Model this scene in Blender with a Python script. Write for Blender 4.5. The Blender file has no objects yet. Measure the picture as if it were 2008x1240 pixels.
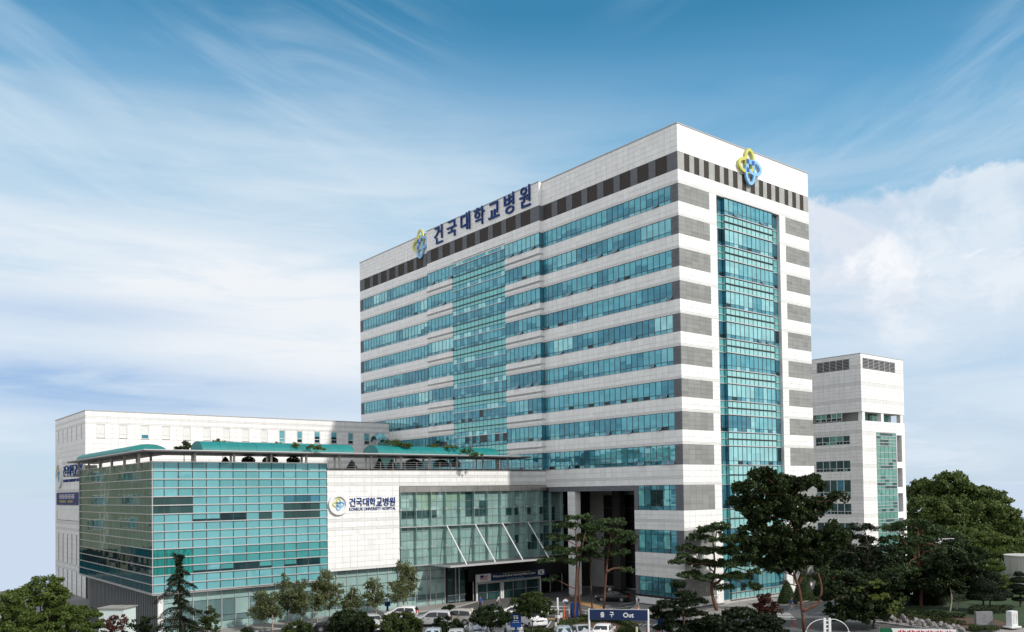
import bpy, bmesh, math, random
import numpy as np
from mathutils import Vector, Matrix

R = math.radians
random.seed(7)
rng = np.random.default_rng(11)
scene = bpy.context.scene
COL = scene.collection

# ------------------------------------------------------------------ camera
CAM = np.array([-81.7605, -72.4726, 15.126])
YAW, PITCH, ROLL, FPX, PX, PY = 0.7032, 0.0245, -0.0148, 1706.9155, 1095.0428, 920.1527
_f = np.array([math.sin(YAW)*math.cos(PITCH), math.cos(YAW)*math.cos(PITCH), math.sin(PITCH)])
_r = np.array([math.cos(YAW), -math.sin(YAW), 0.0])
_u = np.cross(_r, _f)
_r, _u = _r*math.cos(ROLL)+_u*math.sin(ROLL), _u*math.cos(ROLL)-_r*math.sin(ROLL)
cd = bpy.data.cameras.new('camera')
cam = bpy.data.objects.new('camera', cd)
COL.objects.link(cam)
M = Matrix(((_r[0], _u[0], -_f[0], CAM[0]), (_r[1], _u[1], -_f[1], CAM[1]), (_r[2], _u[2], -_f[2], CAM[2]), (0, 0, 0, 1)))
cam.matrix_world = M
cd.sensor_width = 36.0
cd.lens = 36.0*FPX/2008.0
cd.shift_x = -(PX-1004.0)/2008.0
cd.shift_y = (PY-620.0)/2008.0
cd.clip_start = 0.5
cd.clip_end = 20000
scene.camera = cam

def ray(px, py):
    return _f+_r*(px-PX)/FPX-_u*(py-PY)/FPX
def G(px, py):
    """ground point (z = 0) seen at a place of the photograph"""
    v = ray(px, py); t = -CAM[2]/v[2]
    P = CAM+t*v
    return float(P[0]), float(P[1])
def depth(p):
    return float((np.array((p[0], p[1], p[2] if len(p) > 2 else 0.0))-CAM)@_f)
def H(p, py):
    """height above a ground point at which something reaches a row of the photograph"""
    w = depth(p)
    base = PY-FPX*float((np.array((p[0], p[1], 0.0))-CAM)@_u)/w
    return (base-py)*w/FPX
def shift(p, dpx, dd=0.0):
    """ground point moved sideways by metres along the view's right and away by dd"""
    return (p[0]+math.cos(YAW)*dpx+math.sin(YAW)*dd, p[1]-math.sin(YAW)*dpx+math.cos(YAW)*dd)

# ------------------------------------------------------------------ world, sun, exposure
SUN_EL, SUN_DIR = R(38), Vector((0.25, -0.968, 0)).normalized()
to_sun = Vector((SUN_DIR.x*math.cos(SUN_EL), SUN_DIR.y*math.cos(SUN_EL), math.sin(SUN_EL)))
ld = bpy.data.lights.new('sun', 'SUN'); ld.energy = 2.9; ld.angle = R(1.2); ld.color = (1.0, 0.955, 0.89)
lo = bpy.data.objects.new('sun', ld); COL.objects.link(lo)
lo.location = (0, -200, 200)
lo.rotation_euler = to_sun.to_track_quat('Z', 'Y').to_euler()
scene.view_settings.view_transform = 'Standard'
scene.view_settings.look = 'None'
scene.view_settings.exposure = 0.20
scene.view_settings.gamma = 1.0
scene.view_settings.use_curve_mapping = False
scene.render.engine = 'CYCLES'
scene.cycles.max_bounces = 6
scene.cycles.use_denoising = True
scene.cycles.caustics_reflective = False
scene.cycles.caustics_refractive = False

def lin(r, g, b):
    def c(v):
        v /= 255.0
        return v/12.92 if v <= 0.04045 else ((v+0.055)/1.055)**2.4
    return (c(r), c(g), c(b), 1.0)

class NT:
    """small helper to write node trees as expressions"""
    def __init__(s, tree): s.t = tree
    def n(s, typ, **kw):
        nd = s.t.nodes.new(typ)
        for k, v in kw.items(): setattr(nd, k, v)
        return nd
    def put(s, sock, v):
        if isinstance(v, bpy.types.NodeSocket): s.t.links.new(v, sock)
        elif v is not None: sock.default_value = v
    def m(s, op, a, b=None, c=None, clamp=False):
        nd = s.n('ShaderNodeMath', operation=op, use_clamp=clamp)
        for i, v in enumerate((a, b, c)): s.put(nd.inputs[i], v)
        return nd.outputs[0]
    def v(s, op, a, b=None):
        nd = s.n('ShaderNodeVectorMath', operation=op)
        s.put(nd.inputs[0], a); s.put(nd.inputs[1], b)
        return nd.outputs['Value' if op in ('DOT_PRODUCT', 'LENGTH') else 'Vector']
    def xyz(s, a, b, c):
        nd = s.n('ShaderNodeCombineXYZ')
        for i, v in enumerate((a, b, c)): s.put(nd.inputs[i], v)
        return nd.outputs[0]
    def mix(s, f, a, b, blend='MIX'):
        nd = s.n('ShaderNodeMix', data_type='RGBA', blend_type=blend)
        s.put(nd.inputs[0], f); s.put(nd.inputs[6], a); s.put(nd.inputs[7], b)
        return nd.outputs[2]
    def noise(s, vec, scale=1.0, detail=4.0, rough=0.5, dist=0.0):
        nd = s.n('ShaderNodeTexNoise')
        s.put(nd.inputs['Vector'], vec); s.put(nd.inputs['Scale'], scale); s.put(nd.inputs['Detail'], detail)
        s.put(nd.inputs['Roughness'], rough); s.put(nd.inputs['Distortion'], dist)
        return nd.outputs[0]
    def ss(s, x, lo, hi, a=0.0, b=1.0):
        nd = s.n('ShaderNodeMapRange', interpolation_type='SMOOTHSTEP')
        for i, v in enumerate((x, lo, hi, a, b)): s.put(nd.inputs[i], v)
        return nd.outputs[0]
    def lr(s, x, lo, hi, a=0.0, b=1.0):
        nd = s.n('ShaderNodeMapRange')
        for i, v in enumerate((x, lo, hi, a, b)): s.put(nd.inputs[i], v)
        return nd.outputs[0]
    def ramp(s, f, stops):
        nd = s.n('ShaderNodeValToRGB')
        el = nd.color_ramp.elements
        while len(el) < len(stops): el.new(0.5)
        for e, (p, c) in zip(el, stops): e.position = p; e.color = c
        s.put(nd.inputs[0], f)
        return nd.outputs[0]
    def blob(s, az, e, a0, e0, sa, se):
        x = s.m('DIVIDE', s.m('SUBTRACT', az, a0), sa); y = s.m('DIVIDE', s.m('SUBTRACT', e, e0), se)
        q = s.m('ADD', s.m('MULTIPLY', x, x), s.m('MULTIPLY', y, y))
        return s.m('POWER', 2.718, s.m('MULTIPLY', q, -1.0))

world = bpy.data.worlds.new('World'); scene.world = world
world.use_nodes = True
wt = world.node_tree; wt.nodes.clear()
n = NT(wt)
out = n.n('ShaderNodeOutputWorld'); bg = n.n('ShaderNodeBackground')
wt.links.new(bg.outputs[0], out.inputs[0])
sky = n.n('ShaderNodeTexSky'); sky.sky_type = 'NISHITA'; sky.sun_disc = False
sky.sun_elevation = SUN_EL; sky.sun_rotation = math.atan2(SUN_DIR.x, SUN_DIR.y)
sky.air_density = 1.0; sky.dust_density = 0.6; sky.ozone_density = 2.0
SKYS = 0.10
d = n.v('NORMALIZE', n.n('ShaderNodeTexCoord').outputs['Generated'])
sep = n.n('ShaderNodeSeparateXYZ'); wt.links.new(d, sep.inputs[0])
e = n.m('ARCSINE', sep.outputs[2])
dR = n.v('DOT_PRODUCT', d, (math.cos(YAW), -math.sin(YAW), 0)); dF = n.v('DOT_PRODUCT', d, (math.sin(YAW), math.cos(YAW), 0))
az = n.m('ARCTAN2', dR, dF)
# clear-sky colour: the physical sky times a deep blue grade, thick pale air near the horizon
grad = n.ramp(n.m('DIVIDE', e, 1.6), [(0.0, lin(182, 201, 221)), (0.035, lin(180, 200, 222)), (0.095, lin(166, 196, 222)),
    (0.165, lin(148, 190, 219)), (0.225, lin(112, 170, 207)), (0.27, lin(84, 150, 193)), (0.315, lin(54, 126, 168)), (0.42, lin(40, 112, 158)), (1.0, lin(36, 104, 152))])
nis = n.mix(1.0, sky.outputs[0], (SKYS*1.0, SKYS*1.25, SKYS*1.15, 1), 'MULTIPLY')
base = n.mix(0.10, grad, nis)
# thin streaks of high cloud fanning up and outwards
aa = n.m('SQRT', n.m('ADD', n.m('MULTIPLY', az, az), 0.012))
sp_ = n.m('SUBTRACT', e, n.m('MULTIPLY', aa, 0.46)); tp_ = n.m('ADD', n.m('MULTIPLY', e, 0.46), aa)
sgn = n.m('MULTIPLY', n.m('SIGN', az), 3.7)
st = n.noise(n.xyz(n.m('MULTIPLY', sp_, 15.0), n.m('MULTIPLY', tp_, 1.9), sgn), 1.0, 6.0, 0.60, 0.75)
st2 = n.noise(n.xyz(n.m('MULTIPLY', sp_, 4.5), n.m('MULTIPLY', tp_, 1.6), n.m('ADD', sgn, 9.0)), 1.0, 3.0, 0.5, 0.4)
streak = n.m('MULTIPLY', n.ss(st, 0.40, 0.74), n.ss(st2, 0.38, 0.64))
streak = n.m('MULTIPLY', streak, n.ss(n.m('ABSOLUTE', n.m('ADD', az, 0.02)), 0.04, 0.20))
# broad low cloud in flat layers, thickened out of view to brighten shaded walls
lay = n.noise(n.v('MULTIPLY', d, (1.6, 1.6, 8.5)), 1.3, 5.0, 0.55, 0.35)
lay2 = n.noise(n.v('MULTIPLY', d, (3.0, 3.0, 22.0)), 1.7, 5.0, 0.6, 0.6)
low = n.m('MULTIPLY', n.m('ADD', n.ss(lay, 0.38, 0.60), n.m('MULTIPLY', n.ss(n.m('ABSOLUTE', n.m('ADD', az, -0.05)), 0.50, 0.9), 0.45), clamp=True), n.ss(e, 0.50, 0.22))
lw = n.m('ADD', n.blob(az, e, -0.28, 0.155, 0.28, 0.085), n.m('MULTIPLY', n.blob(az, e, -0.45, 0.235, 0.30, 0.055), 0.62))
lw = n.m('MULTIPLY', lw, n.lr(lay2, 0.32, 0.60, 0.50, 1.15), clamp=True)
# heaped cloud on the right, its top edge crisp
pf = n.noise(n.v('MULTIPLY', d, (8.0, 8.0, 11.0)), 1.3, 8.0, 0.62, 0.3)
edge = n.m('ADD', 0.318, n.m('MULTIPLY', n.m('SUBTRACT', pf, 0.5), 0.085))
heap = n.m('MULTIPLY', n.ss(n.m('SUBTRACT', edge, e), 0.0, 0.012), n.m('MULTIPLY', n.ss(az, 0.18, 0.25), n.ss(az, 1.4, 0.8)))
puff = n.noise(n.v('MULTIPLY', d, (3.2, 3.2, 7.0)), 1.6, 6.0, 0.6, 0.6)
heap = n.m('MULTIPLY', heap, n.lr(n.ss(puff, 0.43, 0.53), 0.0, 1.0, 0.62, 1.0))
heap = n.m('MULTIPLY', heap, n.ss(e, 0.10, 0.23, 0.12, 1.0))
c1 = n.mix(n.m('MULTIPLY', streak, n.m('MULTIPLY', n.ss(e, 0.10, 0.24), 0.44)), base, lin(206, 222, 235))
c2 = n.mix(n.m('MULTIPLY', low, n.ss(n.m('ABSOLUTE', n.m('ADD', az, -0.05)), 0.45, 0.85, 0.42, 0.92)), c1, lin(224, 230, 236))
c2 = n.mix(n.m('MULTIPLY', n.m('MULTIPLY', n.blob(az, e, -0.25, 0.335, 0.30, 0.075), 0.62), n.lr(lay2, 0.3, 0.65, 0.6, 1.05)), c2, lin(212, 223, 231))
c3 = n.mix(n.m('MULTIPLY', lw, 0.94, clamp=True), c2, lin(228, 231, 235))
shade = n.m('MULTIPLY', n.m('ADD', n.blob(az, e, -0.52, 0.115, 0.17, 0.028), n.m('ADD', n.m('MULTIPLY', n.blob(az, e, -0.50, 0.185, 0.13, 0.018), 0.6), n.m('MULTIPLY', n.blob(az, e, -0.33, 0.105, 0.20, 0.02), 0.55))), n.lr(lay2, 0.35, 0.60, 0.35, 1.0))
c4 = n.mix(n.m('MULTIPLY', shade, 0.95, clamp=True), c3, lin(148, 180, 217))
c5 = n.mix(n.m('MULTIPLY', heap, 0.92), c4, n.mix(n.ss(pf, 0.42, 0.62), lin(212, 218, 228), lin(238, 238, 240)))
bandr = n.m('MULTIPLY', n.m('MULTIPLY', n.ss(az, 0.18, 0.34), n.ss(e, 0.16, 0.03)), n.ss(lay2, 0.46, 0.58))
c6 = n.mix(n.m('MULTIPLY', bandr, 0.55), c5, lin(212, 221, 234))
# unseen bright cloud, added overhead and behind the viewpoint to fill the shaded walls
fill_veil = n.noise(n.v('MULTIPLY', d, (2.2, 2.2, 2.2)), 1.2, 5.0, 0.6, 0.5)
side_ = n.ss(n.m('ABSOLUTE', n.m('ADD', az, -0.02)), 0.62, 1.1)
fill_veil = n.m('MULTIPLY', n.lr(fill_veil, 0.35, 0.6, 0.55, 0.95), n.m('MAXIMUM', n.ss(e, 0.60, 0.95), side_))
c6 = n.mix(fill_veil, c6, lin(234, 234, 236))
below = n.mix(n.ss(sep.outputs[2], 0.004, -0.004), c6, lin(192, 207, 224))
wt.links.new(below, bg.inputs[0]); bg.inputs[1].default_value = 1.0

# ------------------------------------------------------------------ materials
MATS = {}
def mat(name, col, rough=0.6, metal=0.0, ior=1.5, var=0.0, scale=1.0, vec=(1, 1, 1), var2=0.0, scale2=12.0, spec=None, bump=0.0, trans=0.0):
    m_ = bpy.data.materials.new(name); m_.use_nodes = True
    t = m_.node_tree; q = NT(t); b = t.nodes['Principled BSDF']
    col = tuple(col[:3])+(1.0,)
    b.inputs['Base Color'].default_value = col
    b.inputs['Roughness'].default_value = rough
    b.inputs['Metallic'].default_value = metal
    b.inputs['IOR'].default_value = ior
    if spec is not None: b.inputs['Specular IOR Level'].default_value = spec
    if var or var2 or bump:
        pos = q.v('MULTIPLY', q.n('ShaderNodeNewGeometry').outputs['Position'], vec)
        c = col
        if var:
            k = q.lr(q.noise(pos, scale, 5.0, 0.6), 0.3, 0.7, 1-var, 1+var)
            c = q.mix(1.0, c, q.xyz(k, k, k), 'MULTIPLY')
        if var2:
            k = q.lr(q.noise(pos, scale2, 4.0, 0.6), 0.3, 0.7, 1-var2, 1+var2)
            c = q.mix(1.0, c, q.xyz(k, k, k), 'MULTIPLY')
        if c is not col: t.links.new(c, b.inputs['Base Color'])
        if bump:
            bp = q.n('ShaderNodeBump'); bp.inputs['Strength'].default_value = bump
            t.links.new(q.noise(pos, scale2, 4.0, 0.6), bp.inputs['Height']); t.links.new(bp.outputs[0], b.inputs['Normal'])
    MATS[name] = m_
    return name

def cellmat(name, col, size, amount, rough=0.6, metal=0.0, ior=1.5, var=0.05, wob=0.0):
    """stone or glass whose tone changes from piece to piece"""
    m_ = bpy.data.materials.new(name); m_.use_nodes = True
    t = m_.node_tree; q = NT(t); b = t.nodes['Principled BSDF']
    pos = q.n('ShaderNodeNewGeometry').outputs['Position']
    cell = q.v('FLOOR', q.v('DIVIDE', q.v('ADD', pos, (0.013, 0.017, 0.011)), size))
    wn = q.n('ShaderNodeTexWhiteNoise'); t.links.new(cell, wn.inputs['Vector'])
    k = q.lr(wn.outputs['Value'], 0, 1, 1-amount, 1+amount)
    k2 = q.lr(q.noise(q.v('MULTIPLY', pos, (1.6, 1.6, 0.28)), 0.9, 6.0, 0.6), 0.3, 0.7, 1-var, 1+var)
    c = q.mix(1.0, col[:3]+(1,) if len(col) == 3 else col, q.xyz(q.m('MULTIPLY', k, k2),)*1 if False else q.xyz(q.m('MULTIPLY', k, k2), q.m('MULTIPLY', k, k2), q.m('MULTIPLY', k, k2)), 'MULTIPLY')
    t.links.new(c, b.inputs['Base Color'])
    b.inputs['Roughness'].default_value = rough; b.inputs['Metallic'].default_value = metal; b.inputs['IOR'].default_value = ior
    if wob:
        # each pane sits a hair out of plane, so reflections break from pane to pane
        tilt = q.v('MULTIPLY', q.v('SUBTRACT', wn.outputs['Color'], (0.5, 0.5, 0.5)), (wob, wob, wob))
        nn_ = q.v('NORMALIZE', q.v('ADD', q.n('ShaderNodeNewGeometry').outputs['Normal'], tilt))
        bp = q.n('ShaderNodeBump'); bp.inputs['Strength'].default_value = 0.03; bp.inputs['Distance'].default_value = 0.4
        t.links.new(nn_, bp.inputs['Normal'])
        t.links.new(q.noise(pos, 0.5, 1.0, 0.5), bp.inputs['Height']); t.links.new(bp.outputs[0], b.inputs['Normal'])
    MATS[name] = m_
    return name

def leafmat(name, c0, c1, tr=0.25):
    m_ = bpy.data.materials.new(name); m_.use_nodes = True
    t = m_.node_tree; q = NT(t); b = t.nodes['Principled BSDF']
    g_ = q.n('ShaderNodeNewGeometry')
    k = q.m('ADD', q.m('MULTIPLY', g_.outputs['Random Per Island'], 0.6), q.lr(q.noise(g_.outputs['Position'], 0.55, 3.0, 0.5), 0.3, 0.7, 0.0, 0.4))
    c = q.mix(k, c0[:3]+(1,), c1[:3]+(1,))
    t.links.new(c, b.inputs['Base Color']); b.inputs['Roughness'].default_value = 0.55
    b.inputs['Specular IOR Level'].default_value = 0.25
    if tr:
        tb = q.n('ShaderNodeBsdfTranslucent'); t.links.new(c, tb.inputs[0])
        mx = q.n('ShaderNodeMixShader'); mx.inputs[0].default_value = tr
        t.links.new(b.outputs[0], mx.inputs[1]); t.links.new(tb.outputs[0], mx.inputs[2])
        t.links.new(mx.outputs[0], t.nodes['Material Output'].inputs[0])
    MATS[name] = m_
    return name

cellmat('white_stone', (0.86, 0.855, 0.84), (1.08, 1.08, 0.72), 0.045, 0.45, var=0.055)
mat('pale_stripe', (0.73, 0.725, 0.71), 0.5, var=0.06, scale=0.7)
mat('joint', (0.46, 0.455, 0.44), 0.8, var=0.1)
cellmat('grey_granite', (0.255, 0.262, 0.250), (1.2, 1.2, 0.57), 0.13, 0.4, var=0.06)
cellmat('band_granite', (0.36, 0.365, 0.35), (1.0, 1.0, 0.57), 0.08, 0.5, var=0.06)
mat('dark_granite', (0.150, 0.160, 0.175), 0.75, spec=0.2, var=0.12, scale=1.5)
mat('louvre_metal', (0.088, 0.078, 0.070), 0.7, spec=0.2)
mat('porch_shade', (0.028, 0.027, 0.026), 0.7, spec=0.2)  # deep porch shade put into the colour of ceiling, panels and cross wall
mat('porch_shaded_stone', (0.075, 0.073, 0.070), 0.7, var=0.12, spec=0.2)  # inner pier and side wall, darkened in their colour for the porch shade
mat('coping', (0.42, 0.42, 0.42), 0.5)
mat('rail_metal', (0.62, 0.62, 0.62), 0.32, metal=0.55)
mat('dark_metal', (0.055, 0.065, 0.065), 0.4, metal=0.3)
mat('steel', (0.50, 0.48, 0.45), 0.30, metal=0.85, var=0.15, scale=0.6)
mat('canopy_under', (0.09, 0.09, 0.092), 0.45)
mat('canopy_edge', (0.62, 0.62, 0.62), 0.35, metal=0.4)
def glass(name, c, amt=0.10, metal=0.45, rough=0.04, ior=1.5, wob=0.055, size=(1.08, 1.08, 0.6)):
    return cellmat(name, c, size, amt, rough, metal, ior, 0.05, wob)
glass('glass_blind', (0.21, 0.52, 0.58), 0.10)
glass('glass_mid', (0.125, 0.40, 0.48), 0.12, metal=0.5)
glass('glass_deep', (0.07, 0.25, 0.33), 0.15, metal=0.55)
glass('glass_dark', (0.010, 0.035, 0.042), 0.3, metal=0.0, ior=1.38)
glass('glass_vision', (0.33, 0.66, 0.69), 0.10, metal=0.55)
glass('glass_spandrel', (0.20, 0.56, 0.57), 0.06, metal=0.35)
glass('glass_pale_spandrel', (0.34, 0.66, 0.66), 0.06, metal=0.35)
glass('podium_glass', (0.17, 0.46, 0.50), 0.05, metal=0.22, ior=1.6, size=(1.49, 1.49, 0.943))
glass('podium_glass_deep', (0.075, 0.34, 0.355), 0.07, metal=0.22, ior=1.6, size=(1.49, 1.49, 0.943))
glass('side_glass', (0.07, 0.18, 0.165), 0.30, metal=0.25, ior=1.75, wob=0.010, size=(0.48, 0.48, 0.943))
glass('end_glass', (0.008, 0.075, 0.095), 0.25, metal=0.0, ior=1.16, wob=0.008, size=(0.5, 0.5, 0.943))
glass('curtain_glass', (0.015, 0.22, 0.20), 0.35, metal=0.15, size=(0.16, 0.16, 3.0))
glass('pale_glass', (0.34, 0.50, 0.48), 0.06, metal=0.2, size=(1.5, 1.5, 4))
glass('pale_glass_deep', (0.15, 0.24, 0.25), 0.10, metal=0.25, size=(1.5, 1.5, 4))
glass('lobby_glass', (0.30, 0.47, 0.44), 0.12, metal=0.3, size=(1.15, 1.15, 1.1))
glass('lobby_glass_warm', (0.27, 0.42, 0.32), 0.12, metal=0.25, size=(1.15, 1.15, 1.1))
glass('lobby_glass_deep', (0.035, 0.085, 0.085), 0.3, metal=0.2, size=(1.15, 1.15, 1.1))
glass('green_glass', (0.15, 0.36, 0.30), 0.12, metal=0.4)
mat('white_paint', (0.80, 0.80, 0.80), 0.4)
mat('off_white', (0.72, 0.73, 0.70), 0.5, var=0.05, scale=0.8)
mat('slat_grey', (0.20, 0.215, 0.22), 0.5, var=0.12, scale=0.8)
mat('teal_vault', (0.0, 0.185, 0.18), 0.5, var=0.14, scale=0.8)
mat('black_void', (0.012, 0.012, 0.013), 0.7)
mat('sign_blue', (0.008, 0.045, 0.19), 0.55, spec=0.2)
mat('kiosk_wall', (0.62, 0.72, 0.69), 0.35)
mat('sign_navy', (0.006, 0.022, 0.080), 0.4)
mat('banner_blue', (0.012, 0.03, 0.15), 0.6, var=0.15, scale=0.5)
mat('logo_yellow', (0.60, 0.60, 0.14), 0.4)
mat('logo_sky', (0.24, 0.52, 0.82), 0.4)
mat('logo_blue', (0.02, 0.10, 0.40), 0.4)
mat('letter_white', (0.85, 0.85, 0.85), 0.5)
mat('letter_yellow', (0.55, 0.42, 0.04), 0.5)
mat('flag_red', (0.45, 0.05, 0.05), 0.6)
mat('sign_green', (0.0, 0.12, 0.045), 0.5)
mat('letter_red', (0.65, 0.05, 0.03), 0.5)
mat('asphalt', (0.095, 0.095, 0.098), 0.85, var=0.18, scale=0.25, var2=0.12, scale2=6.0, bump=0.1)
mat('lane_paint', (0.70, 0.70, 0.68), 0.6, var=0.12, scale=3.0)
mat('yellow_paint', (0.55, 0.33, 0.05), 0.6, var=0.12, scale=3.0)
mat('pavement', (0.28, 0.265, 0.25), 0.8, var=0.10, scale=0.6, var2=0.06, scale2=5.0)
mat('kerb_stone', (0.40, 0.40, 0.39), 0.7, var=0.1)
mat('ochre_paving', (0.36, 0.21, 0.085), 0.8, var=0.12, scale=1.0, var2=0.10, scale2=8.0)
mat('soil', (0.075, 0.045, 0.028), 0.9, var=0.3, scale=0.8, var2=0.3, scale2=7.0, bump=0.4)
mat('grass', (0.024, 0.050, 0.012), 0.9, var=0.3, scale=0.35, var2=0.35, scale2=9.0, bump=0.5)
mat('far_land', (0.30, 0.295, 0.28), 0.9, var=0.25, scale=0.02)
mat('hill', (0.035, 0.06, 0.05), 0.9, var=0.25, scale=0.01)
mat('tan_wall', (0.17, 0.165, 0.105), 0.7, var=0.10, scale=0.3)
mat('bark', (0.075, 0.055, 0.045), 0.85, var=0.3, scale=3.0, var2=0.3, scale2=14.0)
mat('red_bark', (0.115, 0.050, 0.030), 0.85, var=0.35, scale=2.0, var2=0.3, scale2=12.0)
mat('pale_bark', (0.42, 0.36, 0.29), 0.8, var=0.25, scale=2.0)
mat('rock', (0.22, 0.215, 0.21), 0.85, var=0.30, scale=1.3, var2=0.25, scale2=7.0, bump=0.5)
mat('monument_grey', (0.20, 0.20, 0.21), 0.5, var=0.1, scale=2.0, var2=0.08, scale2=20.0)
mat('marble', (0.66, 0.68, 0.68), 0.5, var=0.12, scale=2.0)
mat('orange_paint', (0.75, 0.14, 0.03), 0.45)
mat('red_paint', (0.55, 0.03, 0.02), 0.45)
mat('cream_post', (0.62, 0.58, 0.42), 0.5)
mat('mirror', (0.75, 0.78, 0.80), 0.05, metal=1.0)
mat('tank_wall', (0.46, 0.45, 0.41), 0.6, var=0.14, scale=0.5, vec=(1, 1, 0.3))
mat('tyre', (0.018, 0.018, 0.018), 0.8)
mat('rim', (0.45, 0.45, 0.46), 0.35, metal=0.8)
mat('car_glass', (0.012, 0.016, 0.02), 0.06, ior=1.6)
mat('lamp_clear', (0.75, 0.78, 0.80), 0.1, ior=1.5)
mat('lamp_red', (0.45, 0.015, 0.012), 0.2)
mat('trim_black', (0.02, 0.02, 0.02), 0.5)
for nm, c in (('car_white', (0.78, 0.78, 0.78)), ('car_silver', (0.46, 0.47, 0.48)), ('car_black', (0.012, 0.012, 0.014)), ('car_beige', (0.42, 0.40, 0.37)), ('car_pale_blue', (0.42, 0.50, 0.56)), ('car_grey', (0.16, 0.18, 0.19))):
    mat(nm, c, 0.25, metal=0.15 if nm != 'car_white' else 0.0, ior=1.6)
mat('skin', (0.42, 0.25, 0.17), 0.6); mat('hair', (0.015, 0.012, 0.010), 0.6)
mat('shirt_pale', (0.55, 0.58, 0.64), 0.8); mat('trousers_grey', (0.25, 0.26, 0.28), 0.8)
mat('shirt_blue', (0.03, 0.07, 0.30), 0.8); mat('shirt_white', (0.75, 0.73, 0.70), 0.8); mat('trousers_dark', (0.03, 0.03, 0.035), 0.8); mat('bag_black', (0.012, 0.012, 0.015), 0.7)
leafmat('leaf_dark', (0.004, 0.010, 0.003), (0.034, 0.058, 0.015))
leafmat('leaf_zelkova', (0.004, 0.010, 0.003), (0.042, 0.068, 0.016), 0.25)
leafmat('leaf_olive', (0.06, 0.080, 0.032), (0.20, 0.225, 0.095), 0.38)
leafmat('leaf_mid', (0.022, 0.045, 0.009), (0.150, 0.205, 0.045), 0.3)
leafmat('leaf_shrub', (0.016, 0.030, 0.007), (0.080, 0.110, 0.028))
mat('leaf_core', (0.020, 0.032, 0.010), 0.9)
leafmat('needle', (0.012, 0.028, 0.010), (0.085, 0.132, 0.045), 0.2)
leafmat('needle_dark', (0.003, 0.008, 0.003), (0.020, 0.036, 0.012), 0.1)
leafmat('leaf_red', (0.035, 0.012, 0.010), (0.11, 0.035, 0.025))
leafmat('leaf_lime', (0.06, 0.09, 0.015), (0.20, 0.24, 0.06))
leafmat('leaf_far', (0.028, 0.052, 0.012), (0.150, 0.205, 0.055))

# ------------------------------------------------------------------ mesh helpers
def np_mesh(name, verts, faces, mats, midx=None, smooth=False):
    """faces: list of (array k x n) blocks, each block of n-gons of one size"""
    me = bpy.data.meshes.new(name)
    verts = np.asarray(verts, dtype=np.float32)
    blocks = [np.asarray(b, dtype=np.int32) for b in (faces if isinstance(faces, list) else [faces])]
    blocks = [b for b in blocks if len(b)]
    me.vertices.add(len(verts)); me.vertices.foreach_set('co', verts.ravel())
    nl = sum(b.size for b in blocks); nf = sum(len(b) for b in blocks)
    me.loops.add(nl); me.polygons.add(nf)
    me.loops.foreach_set('vertex_index', np.concatenate([b.ravel() for b in blocks]))
    tot = np.concatenate([np.full(len(b), b.shape[1], dtype=np.int32) for b in blocks])
    me.polygons.foreach_set('loop_start', np.concatenate(([0], np.cumsum(tot)[:-1])).astype(np.int32))
    me.polygons.foreach_set('loop_total', tot)
    for m_ in mats: me.materials.append(MATS[m_])
    if midx is not None: me.polygons.foreach_set('material_index', np.asarray(midx, dtype=np.int32))
    me.polygons.foreach_set('use_smooth', np.full(nf, bool(smooth), dtype=bool))
    me.update(calc_edges=True)
    return me

def link(name, me, parent=None, loc=None, rot=None, scale=None):
    o = bpy.data.objects.new(name, me); COL.objects.link(o)
    if parent is not None: o.parent = parent
    if loc is not None: o.location = loc
    if rot is not None: o.rotation_euler = rot
    if scale is not None: o.scale = scale
    return o

def tag(o, label=None, cat=None, group=None, kind=None):
    if label: o['label'] = label
    if cat: o['category'] = cat
    if group: o['group'] = group
    if kind: o['kind'] = kind
    return o

CUBE = np.array([(x, y, z) for x in (-.5, .5) for y in (-.5, .5) for z in (-.5, .5)], dtype=np.float32)
CUBEF = np.array([(0, 1, 3, 2), (4, 6, 7, 5), (0, 4, 5, 1), (2, 3, 7, 6), (0, 2, 6, 4), (1, 5, 7, 3)], dtype=np.int32)
_cubes = {}
def cube_mesh(m_):
    if m_ not in _cubes: _cubes[m_] = np_mesh('block_'+m_, CUBE, CUBEF, [m_])
    return _cubes[m_]

def boxes_mesh(name, boxes, origin=(0, 0, 0)):
    ms = sorted({b[0] for b in boxes}); mi = {m_: i for i, m_ in enumerate(ms)}
    a = np.array([b[1:7] for b in boxes], dtype=np.float64)
    c = np.stack([(a[:, 0]+a[:, 1])/2, (a[:, 2]+a[:, 3])/2, (a[:, 4]+a[:, 5])/2], 1)-np.array(origin)
    s = np.stack([a[:, 1]-a[:, 0], a[:, 3]-a[:, 2], a[:, 5]-a[:, 4]], 1)
    v = (c[:, None, :]+CUBE[None]*s[:, None, :]).reshape(-1, 3)
    f = (CUBEF[None]+(np.arange(len(a))*8)[:, None, None]).reshape(-1, 4)
    return np_mesh(name, v, f, ms, np.repeat([mi[b[0]] for b in boxes], 6))

def shown_area(b):
    p = np.array([(b[1]+b[2])/2, (b[3]+b[4])/2, (b[5]+b[6])/2]); v = p-CAM; w = v@_f
    if w < 1: return 0
    s = np.array([b[2]-b[1], b[4]-b[3], b[6]-b[5]]); dv = np.abs(v/np.linalg.norm(v))
    return (s[1]*s[2]*dv[0]+s[0]*s[2]*dv[1]+s[0]*s[1]*dv[2])*(FPX/w)**2

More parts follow.
